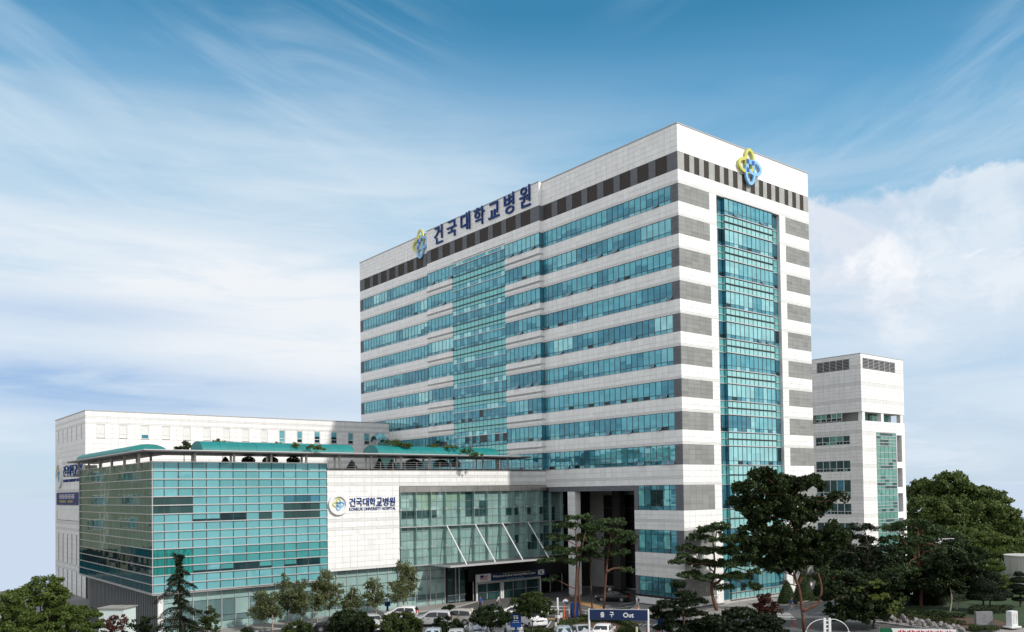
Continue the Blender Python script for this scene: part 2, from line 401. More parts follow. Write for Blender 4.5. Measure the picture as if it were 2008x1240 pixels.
LONG_PIECES = {'curtain_rail', 'transom', 'window_sill', 'ledge', 'rail', 'lobby_transom', 'shop_transom', 'shop_mullion', 'lobby_mullion', 'glass_fin', 'balcony_front', 'gallery_pier', 'parapet_coping', 'louvre_blade', 'porch_wall', 'strip_reveal', 'wall_pier', 'door_frame', 'entrance_frame', 'bracket', 'railing_bar', 'pier_core', 'plinth', 'box_soffit', 'edge_beam', 'slot_window', 'entrance_wall', 'frame_panel', 'entrance_door', 'slat_backing', 'undercroft', 'side_frame', 'louvre', 'spider_fitting'}
FINE_STUFF = {'mullion', 'window_frame', 'fascia_joint', 'louvre_post', 'wall_rib', 'window_reveal'}
class Thing:
    """one thing: an Empty at its base with its parts under it"""
    def __init__(s, name, label, cat, loc, group=None, rotz=0.0):
        s.e = bpy.data.objects.new(name, None); COL.objects.link(s.e)
        s.e.location = loc; s.e.rotation_euler = (0, 0, rotz); s.e.empty_display_size = 0.5
        s.loc = Vector(loc); tag(s.e, label, cat, group)
        s.pieces = {}; s.joined = {}
    def piece(s, name, m_, x0, x1, y0, y1, z0, z1):
        s.pieces.setdefault(name, []).append((m_, min(x0, x1), max(x0, x1), min(y0, y1), max(y0, y1), min(z0, z1), max(z0, z1)))
    def solid(s, name, m_, x0, x1, y0, y1, z0, z1):
        s.joined.setdefault(name, []).append((m_, min(x0, x1), max(x0, x1), min(y0, y1), max(y0, y1), min(z0, z1), max(z0, z1)))
    def finish(s, limit=298):
        for name, bs in list(s.joined.items()):
            if name in LONG_PIECES: s.pieces.setdefault(name, []).extend(bs); continue
            o = link(name, boxes_mesh(name, bs, s.loc), s.e)
            if name in FINE_STUFF and len(bs) > 1: o['kind'] = 'stuff'
        for name, bs in s.pieces.items():
            if len(bs) > limit:
                bs = sorted(bs, key=shown_area, reverse=True)
            for b in bs[:limit]:
                o = link(name, cube_mesh(b[0]), s.e)
                o.location = ((b[1]+b[2])/2-s.loc.x, (b[3]+b[4])/2-s.loc.y, (b[5]+b[6])/2-s.loc.z)
                o.scale = (b[2]-b[1], b[4]-b[3], b[6]-b[5])
            if len(bs) > limit:
                o = link(name, boxes_mesh(name, bs[limit:], s.loc), s.e); o['kind'] = 'stuff'
        s.pieces = {}; s.joined = {}
        return s

class MB:
    """collects geometry in local coordinates for one mesh"""
    def __init__(s): s.v = []; s.f = {}; s.n = 0; s.mi = {}; s.ms = []
    def _m(s, m_):
        if m_ not in s.ms: s.ms.append(m_)
        return s.ms.index(m_)
    def add(s, verts, faces, m_):
        i = s._m(m_)
        s.v.append(np.asarray(verts, dtype=np.float64))
        for f in faces: s.f.setdefault((len(f), i), []).append([k+s.n for k in f])
        s.n += len(verts)
        return s
    def addnp(s, verts, faces, m_):
        i = s._m(m_); s.v.append(np.asarray(verts, dtype=np.float64))
        s.f.setdefault((faces.shape[1], i), []).extend((faces+s.n).tolist()); s.n += len(verts)
        return s
    def box(s, m_, x0, x1, y0, y1, z0, z1, mtx=None):
        v = CUBE*np.array([x1-x0, y1-y0, z1-z0])+np.array([(x0+x1)/2, (y0+y1)/2, (z0+z1)/2])
        if mtx is not None: v = np.array([mtx @ Vector(p) for p in v])
        return s.add(v, CUBEF.tolist(), m_)
    def tube(s, m_, pts, rad, sides=6, caps=True):
        pts = [Vector(p) for p in pts]
        if not hasattr(rad, '__len__'): rad = [rad]*len(pts)
        vs, fs = [], []
        ref = Vector((0, 0, 1))
        for i, p in enumerate(pts):
            t = (pts[min(i+1, len(pts)-1)]-pts[max(i-1, 0)]).normalized()
            a = t.cross(ref if abs(t.z) < 0.95 else Vector((1, 0, 0))).normalized(); b = t.cross(a)
            for k in range(sides):
                th = 2*math.pi*k/sides
                vs.append(p+(a*math.cos(th)+b*math.sin(th))*rad[i])
        for i in range(len(pts)-1):
            for k in range(sides):
                k2 = (k+1) % sides
                fs.append((i*sides+k, i*sides+k2, (i+1)*sides+k2, (i+1)*sides+k))
        if caps:
            fs.append(tuple(range(sides))[::-1]); fs.append(tuple((len(pts)-1)*sides+k for k in range(sides)))
        return s.add([tuple(v) for v in vs], fs, m_)
    def prism(s, m_, poly, axis, a0, a1):
        """extrude a 2-D outline along x ('x': poly is y,z) or y (poly is x,z) or z (poly is x,y)"""
        nn = len(poly)
        def P(q, a): return (a, q[0], q[1]) if axis == 'x' else ((q[0], a, q[1]) if axis == 'y' else (q[0], q[1], a))
        v = [P(q, a0) for q in poly]+[P(q, a1) for q in poly]
        f = [tuple(range(nn)), tuple(range(2*nn-1, nn-1, -1))]+[(i, i+nn, (i+1) % nn+nn, (i+1) % nn) for i in range(nn)]
        return s.add(v, f, m_)
    def mesh(s, name, smooth=False):
        v = np.concatenate(s.v) if s.v else np.zeros((0, 3))
        blocks, mi = [], []
        for (k, i), fl in s.f.items():
            blocks.append(np.array(fl, dtype=np.int32)); mi += [i]*len(fl)
        me = np_mesh(name, v, blocks, s.ms, mi, smooth)
        return me
    def build(s, name, parent=None, loc=None, rot=None, smooth=False, bevel=0):
        o = link(name, s.mesh(name, smooth), parent, loc, rot)
        bm = bmesh.new(); bm.from_mesh(o.data); bmesh.ops.recalc_face_normals(bm, faces=bm.faces); bm.to_mesh(o.data); bm.free()
        if bevel:
            b = o.modifiers.new('soft_edges', 'BEVEL'); b.width = bevel; b.segments = 2; b.limit_method = 'ANGLE'
        return o

def copy_tree(o, parent=None):
    c = o.copy(); COL.objects.link(c); c.parent = parent
    for ch in o.children: copy_tree(ch, c)
    return c

def text_mesh(s, extrude=0.02, offset=0.0):
    cu = bpy.data.curves.new('lettering', 'FONT'); cu.body = s; cu.extrude = extrude; cu.offset = offset; cu.resolution_u = 3
    o = bpy.data.objects.new('lettering', cu); COL.objects.link(o)
    bpy.context.view_layer.update()
    dg = bpy.context.evaluated_depsgraph_get()
    me = bpy.data.meshes.new_from_object(o.evaluated_get(dg))
    bpy.data.objects.remove(o); bpy.data.curves.remove(cu)
    return me

ROT = {'A': (R(90), 0, R(-90)), 'B': (R(90), 0, 0)}
def text(s, m_, name, parent, face, left, base, plane, height=None, width=None, extrude=0.02, offset=0.0, rot=None, origin=(0, 0, 0)):
    """lettering fitted to a box: left edge / base line / plane in world metres on a face looking to -x ('A') or -y ('B')"""
    me = text_mesh(s, extrude, offset)
    co = np.empty(len(me.vertices)*3, dtype=np.float32); me.vertices.foreach_get('co', co); co = co.reshape(-1, 3)
    lo_, hi = co.min(0), co.max(0)
    sy = height/(hi[1]-lo_[1]) if height else 1.0
    sx = width/(hi[0]-lo_[0]) if width else sy
    if not height: sy = sx
    co[:, 0] = (co[:, 0]-lo_[0])*sx; co[:, 1] = (co[:, 1]-lo_[1])*sy
    me.vertices.foreach_set('co', co.ravel()); me.materials.clear(); me.materials.append(MATS[m_]); me.name = name
    me.update()
    p = (plane, left, base) if face == 'A' else (left, plane, base)
    return link(name, me, parent, tuple(np.array(p)-np.array(origin)), rot or ROT[face])

# ------------------------------------------------------------------ foliage helpers
def unit(k):
    v = rng.normal(size=(k, 3)); return v/np.linalg.norm(v, axis=1, keepdims=True)

def leaves(P, N, size, aspect=0.6, flat=0.5):
    """leaf-sized quads at points P, loosely facing N"""
    k = len(P)
    nrm = N*flat+unit(k)*(1-flat*0.6); nrm /= np.linalg.norm(nrm, axis=1, keepdims=True)
    a = np.cross(nrm, unit(k)); a /= np.linalg.norm(a, axis=1, keepdims=True)+1e-9
    b = np.cross(nrm, a)
    sz = size*rng.uniform(0.6, 1.3, size=(k, 1))
    a = a*sz*0.5; b = b*sz*0.5*aspect
    V = np.stack([P-a, P+b-a*0.1, P+a, P-b-a*0.1], 1).reshape(-1, 3)
    F = np.arange(4*k, dtype=np.int32).reshape(-1, 4)
    return V, F

def lobes_points(lobes, per_clump, clump_r, squash=0.7, clumps_per_m2=0.55, up=0.25, fill=0.62):
    """points of leaf clumps spread over the outside of ellipsoid lobes (cx, cy, cz, rx, ry, rz)"""
    Ps, Ns = [], []
    for (cx, cy, cz, rx, ry, rz) in lobes:
        area = 4*math.pi*((rx*ry)**1.6/3+(rx*rz)**1.6/3+(ry*rz)**1.6/3)**(1/1.6)
        k = max(5, int(area*clumps_per_m2))
        dd = unit(k); dd[:, 2] += up*rng.uniform(0, 1, k); dd /= np.linalg.norm(dd, axis=1, keepdims=True)
        rr = rng.uniform(fill, 1.03, size=(k, 1))
        c = dd*rr*np.array([rx, ry, rz])+np.array([cx, cy, cz])
        cr = clump_r*rng.uniform(0.6, 1.35, size=(k, 1))
        for i in range(k):
            m_ = int(per_clump*rng.uniform(0.6, 1.3))
            q = unit(m_)*(rng.uniform(0, 1, size=(m_, 1))**0.45)*cr[i]
            q[:, 2] *= squash
            Ps.append(c[i]+q); Ns.append(q/np.maximum(np.linalg.norm(q, axis=1, keepdims=True), 1e-6)*0.7+dd[i]*0.5)
    P = np.concatenate(Ps); N = np.concatenate(Ns); N /= np.linalg.norm(N, axis=1, keepdims=True)+1e-9
    return P, N

def foliage(name, parent, P, N, size, m_, aspect=0.6, flat=0.5):
    V, F = leaves(P, N, size, aspect, flat)
    return link(name, np_mesh(name, V, F, [m_]), parent)

def limb_path(a, b, sag=0.0, wob=0.25, k=6):
    a, b = np.array(a, float), np.array(b, float); L = np.linalg.norm(b-a)
    pts = []
    o1, o2 = rng.normal(size=3)*wob*L*0.12, rng.normal(size=3)*wob*L*0.12
    for i in range(k):
        t = i/(k-1)
        pts.append(tuple(a+(b-a)*t+o1*math.sin(math.pi*t)+o2*math.sin(2*math.pi*t)-np.array([0, 0, sag*math.sin(math.pi*t)])))
    return pts

# ------------------------------------------------------------------ the ward tower
F_TOP = [53.48-4.1*i for i in range(9)]
F_BOT = [t-2.28 for t in F_TOP[:8]]+[18.14]
LOW = [(15.59, 12.40), (9.88, 6.94), (3.85, 1.45)]
W_, L_ = 28.4, 84.3
Z_T, Z_L, Z_LB = 61.12, 57.50, 55.24
P_ = 1.0664                                   # width of a window pane and of a cladding panel

tower = Thing('hospital_tower', 'tall white hospital tower with teal window bands and a glazed strip on its end', 'building', (0, 0, 0))
T = tower
GAP = 0.024
def tA(name, m_, y0, y1, z0, z1, d0, d1, plane=0.0, solid=False):
    (T.solid if solid else T.piece)(name, m_, plane-d1, plane-d0, y0, y1, z0, z1)
def tB(name, m_, x0, x1, z0, z1, d0, d1, plane=0.0, solid=False):
    (T.solid if solid else T.piece)(name, m_, x0, x1, plane-d1, plane-d0, z0, z1)
def panels(put, u0, u1, zs, m_, plane=0.0, pitch=P_, name='cladding_panel', d=(-0.06, 0.0)):
    """courses of stone panels between the heights zs, joints left open"""
    k = max(1, round((u1-u0)/pitch)); w = (u1-u0)/k
    for z0, z1 in zip(zs[:-1], zs[1:]):
        for i in range(k):
            put(name, m_, u0+i*w+GAP/2, u0+(i+1)*w-GAP/2, z0+GAP/2, z1-GAP/2, d[0], d[1], plane)
def stripe(put, u0, u1, z0, z1, plane=0.0):
    k = max(1, round((u1-u0)/(P_*3))); w = (u1-u0)/k
    for i in range(k):
        put('stripe_course', 'pale_stripe', u0+i*w+GAP/2, u0+(i+1)*w-GAP/2, z0+GAP/2, z1-GAP/2, -0.06, -0.002, plane)

# backing walls, behind the open joints
for b in ((0.13, 28.27, 0.62, 84.17, 15.7, 60.9), (0.13, 28.27, 0.62, 8.6, 0.0, 15.7), (11.5, 28.34, 8.6, 84.24, 0.0, 15.7),
          (0.13, 7.38, 0.13, 0.62, 0.0, 60.9), (21.22, 28.27, 0.13, 0.62, 0.0, 60.9), (7.38, 21.22, 0.13, 0.62, 53.54, 60.9), (7.38, 21.22, 0.13, 0.62, 0.0, 0.55)):
    T.solid('wall', 'joint', *b)
T.solid('wall', 'joint', -0.47, 0.13, 26.96, 58.14, 17.0, 60.9)
T.solid('parapet_coping', 'coping', -0.06, 28.46, -0.06, 84.36, 60.98, 61.12)
T.solid('parapet_coping', 'coping', -0.66, -0.06, 26.84, 58.26, 60.981, 61.121)
T.solid('roof_slab', 'coping', 0.4, 28.0, 1.0, 83.9, 60.0, 60.9)

ATT = [Z_L, 58.22, 58.94, 59.66, 60.38, 60.97]
def awning(y0, y1, z0, z1, plane):
    """a vent pane hung from its top edge and pushed open"""
    k = bpy.data.objects.new('open_vent', open_vent_mesh); COL.objects.link(k); k.parent = T.e
    k.location = (plane-0.02, (y0+y1)/2, z1); k.rotation_euler = (0, R(28), 0); k.scale = (1, (y1-y0), (z1-z0))
vb = MB(); vb.box('glass_deep', -0.02, 0.0, -0.46, 0.46, -0.95, -0.04)
for q in ((-.5, -.46, -1, 0), (.46, .5, -1, 0), (-.46, .46, -.04, 0), (-.46, .46, -1, -.95)): vb.box('rail_metal', -0.035, 0.012, q[0], q[1], q[2], q[3])
open_vent_mesh = vb.mesh('open_vent')

def window_band(u0, u1, zt, zb, plane, floor, put=tA, sub=0.5):
    k = max(1, round((u1-u0)/P_)); w = (u1-u0)/k
    run = 0; kind = 'glass_mid'; dk_run = 0
    for i in range(k):
        a, b = u0+i*w, u0+(i+1)*w
        if run <= 0:
            kind = random.choices(('glass_mid', 'glass_blind', 'glass_deep', 'glass_vision'), (6, 1.4 if floor < 6 else 1.0, 2.2, 0.5))[0]; run = random.randint(2, 7)
        run -= 1
        z1 = zb+sub
        lowk = random.choices(('glass_mid', 'glass_deep', 'glass_blind', 'glass_dark'), (4, 4, 0.6, 0.12 if floor < 6 else 1.0))[0]
        dk_run = dk_run-1 if dk_run > 0 else (random.randint(2, 4) if random.random() < (.07 if floor >= 6 else .05) else 0)
        if dk_run > 0:
            # blind half drawn: the open room shows dark beneath it
            zm = zb+sub+random.choice((0.55, 0.75, 1.05))
            put('window_pane', kind, a+.03, b-.03, zm+.0, zt-.04, -0.10, -0.07, plane)
            put('window_pane', 'glass_dark' if floor >= 6 else 'glass_deep', a+.03, b-.03, z1+.03, zm, -0.10, -0.072, plane)
        else:
            put('window_pane', kind, a+.03, b-.03, z1+.03, zt-.04, -0.10, -0.07, plane)
        put('window_pane', lowk, a+.03, b-.03, zb+.05, z1-.03, -0.10, -0.07, plane)
        put('mullion', 'dark_metal', a-.03, a+.03, zb, zt, -0.10, -0.035, plane, True)
        if put is tA and floor < 9 and w > 0.9 and random.random() < (0.09 if floor < 2 else 0.16) and u1 < 60:
            awning(a+.04, b-.04, zb+.05, z1-.02, plane-0.07+0.07)
    put('mullion', 'dark_metal', u1-.03, u1+.03, zb, zt, -0.10, -0.036, plane, True)
    put('transom', 'dark_metal', u0, u1, zb+sub-.03, zb+sub+.03, -0.10, -0.033, plane, True)
    put('transom', 'dark_metal', u0, u1, zt-.05, zt, -0.10, -0.031, plane, True)
    put('window_sill', 'coping', u0, u1, zb-.01, zb+.06, -0.10, 0.015, plane, True)

def dark_stone(put, u0, u1, zt, zb, plane=0.0, m_='grey_granite', pitch=1.2):
    rows = 4; h = (zt-zb)/rows; k = max(1, round((u1-u0)/pitch)); w = (u1-u0)/k
    for r_ in range(rows):
        for i in range(k):
            put('granite_panel', m_, u0+i*w+.008, u0+(i+1)*w-.008, zb+r_*h+.008, zb+(r_+1)*h-.008, -0.06, -0.012, plane)

def white_zs(zt, zb):
    """heights of the white courses between a window head zb.. and the sill above zt"""
    return [zb+0.32, zb+0.32+(zt-zb-0.32)*0.40, zt]

def louvre(put, u0, u1, plane=0.0):
    put('louvre', 'louvre_metal', u0, u1, Z_LB+.03, Z_L-.02, -0.125, -0.10, plane)
    k = 11
    for j in range(k):
        z = Z_LB+.06+(Z_L-Z_LB-.1)*j/k
        put('louvre_blade', 'louvre_metal', u0, u1, z, z+.05, -0.10, -0.045, plane, True)

# ---- long side (looks to -x)
AW = [(0.0, 26.88, 0.0), (26.9, 58.2, -0.6), (58.22, 84.3, 0.0)]
LV = {0: [(1.8, 3.79), (5.02, 7.04), (8.32, 10.35), (11.55, 13.57), (14.83, 16.86), (18.07, 20.08), (21.37, 23.35), (24.66, 26.61)],
      1: [(28.93, 31.29), (32.56, 34.98), (36.22, 38.52), (39.8, 42.11), (43.45, 45.8), (47.05, 49.39), (50.84, 53.13), (54.42, 56.85)],
      2: [(58.6, 59.35), (60.38, 62.69), (63.75, 65.92), (67.02, 69.18), (70.31, 72.54), (73.56, 75.78), (76.9, 78.94), (80.1, 82.37)]}
for zi, (y0, y1, pl) in enumerate(AW):
    panels(tA, y0, y1, ATT, 'white_stone', pl)
    cur = y0
    for a, b in LV[zi]+[(y1, y1)]:
        if a-cur > 0.05: tA('granite_panel', 'dark_granite', cur+.01, a-.01, Z_LB+.01, Z_L-.01, -0.12, 0.0 if pl else -0.005, pl)
        if b > a: louvre(tA, a, b, pl)
        cur = b
    panels(tA, y0, y1, [F_TOP[0]+.32, F_TOP[0]+1.0, Z_LB], 'white_stone', pl)
    stripe(tA, y0, y1, F_TOP[0]+.10, F_TOP[0]+.32, pl)
    panels(tA, y0, y1, [F_TOP[0], F_TOP[0]+.10], 'white_stone', pl, pitch=P_*3)
    for i in range(9):
        zt, zb = F_TOP[i], F_BOT[i]
        nz = F_TOP[i+1] if i < 8 else (15.62 if zi == 0 else 16.6)
        if zi != 0 and zb < 19 and i == 8: nz = 17.2
        if zi == 0:
            dark_stone(tA, 0.0, 1.31, zt, zb, 0.0, 'dark_granite', 0.66)
            window_band(1.31, 26.85, zt, zb, 0.0, i)
        elif zi == 1:
            window_band(26.95, 35.5, zt, zb, pl, i); window_band(50.2, 58.15, zt, zb, pl, i)
        else:
            window_band(58.25, 83.2, zt, zb, 0.0, i); dark_stone(tA, 83.2, 84.3, zt, zb, 0.0, 'dark_granite', 0.55)
        spans = [(y0, y1)] if zi != 1 else [(26.9, 35.5), (50.2, 58.2)]
        for a, b in spans:
            if i < 8:
                zs = white_zs(zb, nz)
                panels(tA, a, b, zs, 'white_stone', pl); stripe(tA, a, b, nz+.10, nz+.32, pl)
                panels(tA, a, b, [nz, nz+.10], 'white_stone', pl, pitch=P_*3)
            elif zi == 0:
                panels(tA, a, b, [nz, 16.38], 'white_stone', pl); stripe(tA, a, b, 16.38, 16.72, pl); panels(tA, a, b, [16.72, 17.42, zb], 'white_stone', pl)
            if zi == 1 and i < 8:       # a ledge half way up each band of the bay
                tA('ledge', 'coping', a-(.08 if a < 30 else 0), b+(.08 if b > 50 else 0), zs[1]-.05, zs[1]+.05, 0.0, 0.16, pl, True)
                tA('ledge', 'coping', a, b, zs[1]-.20, zs[1]-.13, 0.0, 0.06, pl, True)
        if zi == 1:                     # curtain wall between the two window strips
            k = 14; w = (50.2-35.5)/k
            mid = zb-0.98 if i < 8 else 17.2
            for j in range(k):
                a, b = 35.5+j*w, 35.5+(j+1)*w
                low_ = random.choices(('glass_mid', 'glass_deep', 'glass_dark'), (3, 4, 2.0 if i >= 6 else 0))[0]
                tA('curtain_pane', 'glass_mid' if random.random() < .7 else 'glass_vision', a+.03, b-.03, zt-.52, zt+.22, -0.08, -0.05, pl)
                tA('curtain_pane', low_, a+.03, b-.03, zb+.56, zt-.58, -0.08, -0.05, pl)
                tA('curtain_pane', random.choices(('glass_mid', 'glass_deep', 'glass_dark'), (3, 4, 1.0 if i >= 6 else 0))[0], a+.03, b-.03, zb+.05, zb+.50, -0.08, -0.05, pl)
                tA('curtain_pane', 'glass_spandrel', a+.03, b-.03, mid+.05, zb-.05, -0.08, -0.05, pl)
                if i < 8: tA('curtain_pane', 'glass_spandrel', a+.03, b-.03, nz+.28, mid-.05, -0.08, -0.05, pl)
                tA('mullion', 'dark_metal', a-.03, a+.03, nz, zt+.22, -0.08, -0.03, pl, True)
            tA('curtain_rail', 'rail_metal', 35.4, 50.3, zt-.60, zt-.52, -0.05, 0.10, pl, True)
            tA('curtain_rail', 'dark_metal', 35.4, 50.3, zb-.06, zb+.05, -0.05, 0.08, pl, True)
            tA('curtain_rail', 'dark_metal', 35.4, 50.3, mid-.06, mid+.06, -0.05, 0.10, pl, True)
            tA('curtain_rail', 'dark_metal', 35.4, 50.3, zt+.22, zt+.28, -0.05, 0.02, pl, True)
# the cheek of the bay that faces the end of the tower
for i in range(9):
    zt, zb = F_TOP[i], F_BOT[i]
    T.piece('window_pane', 'glass_deep', -0.55, -0.03, 26.87, 26.90, zb+.05, zt-.04)
    T.solid('mullion', 'dark_metal', -0.60, -0.555, 26.86, 26.91, zb, zt)
    if i < 8:
        nz = F_TOP[i+1]; m0 = white_zs(zb, nz)[1]
        T.piece('cladding_panel', 'white_stone', -0.598, -0.01, 26.86, 26.895, m0+.02, zb-.02)
        T.piece('cladding_panel', 'white_stone', -0.598, -0.01, 26.86, 26.895, nz+.02, m0-.02)
        T.solid('ledge', 'coping', -0.76, 0.0, 26.74, 26.82, m0-.05, m0+.05)
T.piece('cladding_panel', 'white_stone', -0.598, -0.01, 26.86, 26.895, Z_L+.01, 60.97)
T.piece('granite_panel', 'dark_granite', -0.595, -0.01, 26.86, 26.895, Z_LB, Z_L)
T.piece('cladding_panel', 'white_stone', -0.598, -0.01, 26.86, 26.895, F_TOP[0]+.02, Z_LB-.02)

# ---- gate-house end of the long side, beside the drive-through porch
for (zt, zb) in LOW:
    dark_stone(tA, 0.0, 1.29, zt, zb, 0.0, 'dark_granite', 0.65)
    k = 6; w = (7.9-1.29)/k
    for j in range(k):
        a, b = 1.29+j*w, 1.29+(j+1)*w
        m_ = 'glass_spandrel' if j in (1, 5) else random.choice(('glass_deep', 'glass_dark', 'glass_deep', 'glass_mid'))
        tA('window_pane', m_, a+.03, b-.03, zb+.55, zt-.62, -0.10, -0.07)
        tA('window_pane', 'glass_mid' if j in (1, 5) else 'glass_deep', a+.03, b-.03, zt-.56, zt-.04, -0.10, -0.07)
        tA('window_pane', 'glass_deep', a+.03, b-.03, zb+.04, zb+.50, -0.10, -0.07)
        tA('mullion', 'dark_metal', a-.03, a+.03, zb, zt, -0.10, -0.03, 0.0, True)
    tA('transom', 'dark_metal', 1.29, 7.9, zt-.62, zt-.56, -0.10, -0.033, 0.0, True)
    tA('transom', 'dark_metal', 1.29, 7.9, zb+.50, zb+.55, -0.10, -0.033, 0.0, True)
    tA('granite_panel', 'dark_granite', 7.91, 8.62, zb, zt, -0.06, -0.01)
for z0, z1 in ((9.88, 12.40), (3.85, 6.94)):
    m0 = z0+(z1-z0)*0.46
    panels(tA, 0.0, 8.63, [z0, (z0+m0)/2, m0-.12], 'white_stone'); stripe(tA, 0.0, 8.63, m0-.12, m0+.18)
    panels(tA, 0.0, 8.63, [m0+.18, m0+.18+(z1-m0-.18)/2, z1], 'white_stone')
tA('plinth', 'black_void', 0.0, 8.63, 1.18, 1.44, -0.06, -0.02, 0.0, True)
panels(tA, 0.0, 8.63, [0.30, 1.18], 'white_stone'); tA('plinth', 'dark_granite', 0.0, 8.63, 0.0, 0.30, -0.06, 0.03, 0.0, True)
# porch: dark beam, white outer pier, inner faces coloured dark for the deep shade
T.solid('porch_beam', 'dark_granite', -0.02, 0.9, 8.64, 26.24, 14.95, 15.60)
T.solid('porch_ceiling', 'porch_shade', 0.06, 11.5, 8.62, 30.0, 15.0, 15.69)
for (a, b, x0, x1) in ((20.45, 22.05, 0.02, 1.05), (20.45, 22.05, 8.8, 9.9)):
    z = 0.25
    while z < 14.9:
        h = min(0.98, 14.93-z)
        T.piece('pier_block', 'white_stone' if x0 < 5 else 'porch_shaded_stone', x0, x1, a, b, z+.01, z+h-.012); z += h
    T.solid('pier_core', 'joint' if x0 < 5 else 'porch_shade', x0+.04, x1-.04, a+.04, b-.04, 0, 14.95)
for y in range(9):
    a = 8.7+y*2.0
    for zz in range(7): T.piece('porch_panel', 'porch_shade', 11.40, 11.47, a+.01, a+1.98, .3+zz*2.0, .3+zz*2.0+1.97)
T.solid('porch_wall', 'porch_shade', 3.95, 11.4, 29.8, 30.0, 0, 14.95)
T.solid('porch_wall', 'porch_shaded_stone', 4.4, 5.6, 8.66, 9.6, 3.9, 14.9)
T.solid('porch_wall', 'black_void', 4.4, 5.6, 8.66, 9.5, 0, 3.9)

# ---- end wall (looks to -y) with its tall glazed strip
LVB = [(1.25, 2.25), (3.16, 4.15), (5.06, 6.04), (7.23, 8.26), (9.11, 10.07), (11.0, 11.97), (12.93, 13.85), (14.75, 15.73), (16.65, 17.58), (18.44, 19.46), (20.38, 21.3), (22.55, 23.46), (24.42, 25.34), (26.27, 27.17)]
panels(tB, 0.0, W_, ATT, 'white_stone')
cur = 0.0
for a, b in LVB+[(W_, W_)]:
    tB('granite_panel', 'band_granite', cur+.008, a-.008, Z_LB+.01, Z_L-.01, -0.12, -0.005)
    if b > a: louvre(tB, a, b)
    cur = b
panels(tB, 0.0, W_, [F_TOP[0]+.32, F_TOP[0]+1.0, Z_LB], 'white_stone'); stripe(tB, 0.0, W_, F_TOP[0]+.10, F_TOP[0]+.32); panels(tB, 0.0, W_, [F_TOP[0], F_TOP[0]+.10], 'white_stone', pitch=3.2)
HB = list(zip(F_TOP, F_BOT))+LOW
for i, (zt, zb) in enumerate(HB):
    nz = HB[i+1][0] if i+1 < len(HB) else 0.0
    dark_stone(tB, 0.0, 6.0, zt, zb); dark_stone(tB, 22.62, W_, zt, zb)
    for a, b in ((6.0, 7.42), (21.2, 22.62)):
        panels(tB, a, b, [zb+(zt-zb)*q/4 for q in range(5)], 'white_stone')
    for a, b in ((0.0, 7.42), (21.2, W_)):
        if i+1 == len(HB): panels(tB, a, b, [0.30, zb], 'white_stone'); continue
        zs = white_zs(zb, nz) if i < 8 else [nz+.32]+[nz+.32+(zb-nz-.32)*q/3 for q in (1, 2, 3)]
        panels(tB, a, b, zs, 'white_stone'); stripe(tB, a, b, nz+.10, nz+.32); panels(tB, a, b, [nz, nz+.10], 'white_stone', pitch=3.2)
tB('plinth', 'dark_granite', 0.0, 7.42, 0.0, 0.30, -0.06, 0.03, 0.0, True); tB('plinth', 'dark_granite', 21.2, W_, 0.0, 0.30, -0.06, 0.03, 0.0, True)
T.solid('strip_soffit', 'joint', 7.43, 21.19, 0.03, 0.60, 53.45, 53.54)
T.solid('strip_reveal', 'white_stone', 21.19, 21.225, 0.0, 0.6, 0.3, 53.46); T.solid('strip_reveal', 'white_stone', 7.395, 7.43, 0.0, 0.6, 0.3, 53.46)
CX0, CX1 = 9.05, 19.5
NB = 11; cw = (CX1-CX0)/NB
for i, (zt, zb) in enumerate(HB):
    nz = HB[i+1][0] if i+1 < len(HB) else 0.62
    mid = (zb+nz)/2
    rows = [('win', zb+.58, zt-.04), ('vent', zb+.06, zb+.52), ('sp', mid+.05, zb-.06), ('sp', nz+.06, mid-.05)]
    if i+1 == len(HB): rows = [('win', zb+.58, zt-.04), ('vent', zb+.06, zb+.52), ('sp', nz, zb-.06)]
    for typ, z0, z1 in rows:
        for j in range(NB):
            a, b = CX0+j*cw, CX0+(j+1)*cw
            if j == 0 or random.random() < .28: wk = random.choices(('glass_vision', 'glass_blind', 'glass_mid', 'glass_deep'), (5, 4, 1.0, .1 if i < 7 else 3))[0]
            m_ = {'win': wk,
                  'vent': random.choices(('glass_mid', 'glass_deep', 'glass_vision', 'glass_dark'), (4, 3, 2, .2 if i < 8 else 3))[0], 'sp': 'glass_pale_spandrel'}[typ]
            T.piece('curtain_pane', m_, a+.035, b-.035, 0.035, 0.065, z0, z1)
        for a, b in ((7.46, 8.22), (8.26, 9.02), (19.53, 20.34), (20.38, 21.17)):
            m_ = 'glass_spandrel' if typ == 'sp' else random.choice(('glass_deep', 'glass_dark', 'glass_deep', 'glass_mid'))
            T.piece('curtain_pane', m_, a, b, 0.50, 0.53, z0, z1)
        T.piece('curtain_pane', 'glass_spandrel' if typ == 'sp' else 'glass_deep', CX0, CX0+.03, 0.08, 0.49, z0, z1)
    for z in (zt, zb, mid):
        if i+1 == len(HB) and z == mid: continue
        T.solid('curtain_rail', 'rail_metal' if z != mid else 'dark_metal', CX0-.05, CX1+.05, -0.10, 0.07, z-.05, z+.05)
        T.solid('curtain_rail', 'dark_metal', CX0-.03, CX1+.03, -0.02, 0.07, z-.13, z-.052)
        T.solid('curtain_rail', 'rail_metal', CX0-.05, CX0+.05, 0.07, 0.44, z-.05, z+.05)
        T.solid('curtain_rail', 'rail_metal', 7.44, CX0-.05, 0.40, 0.55, z-.05, z+.05)
        T.solid('curtain_rail', 'rail_metal', CX1+.05, 21.18, 0.40, 0.55, z-.05, z+.05)
    T.solid('transom', 'dark_metal', CX0, CX1, 0.02, 0.066, zb+.52, zb+.58)
for j in range(NB+1):
    x = CX0+j*cw
    T.solid('mullion', 'dark_metal', x-.035, x+.035, 0.0, 0.075, 0.6, 53.46)
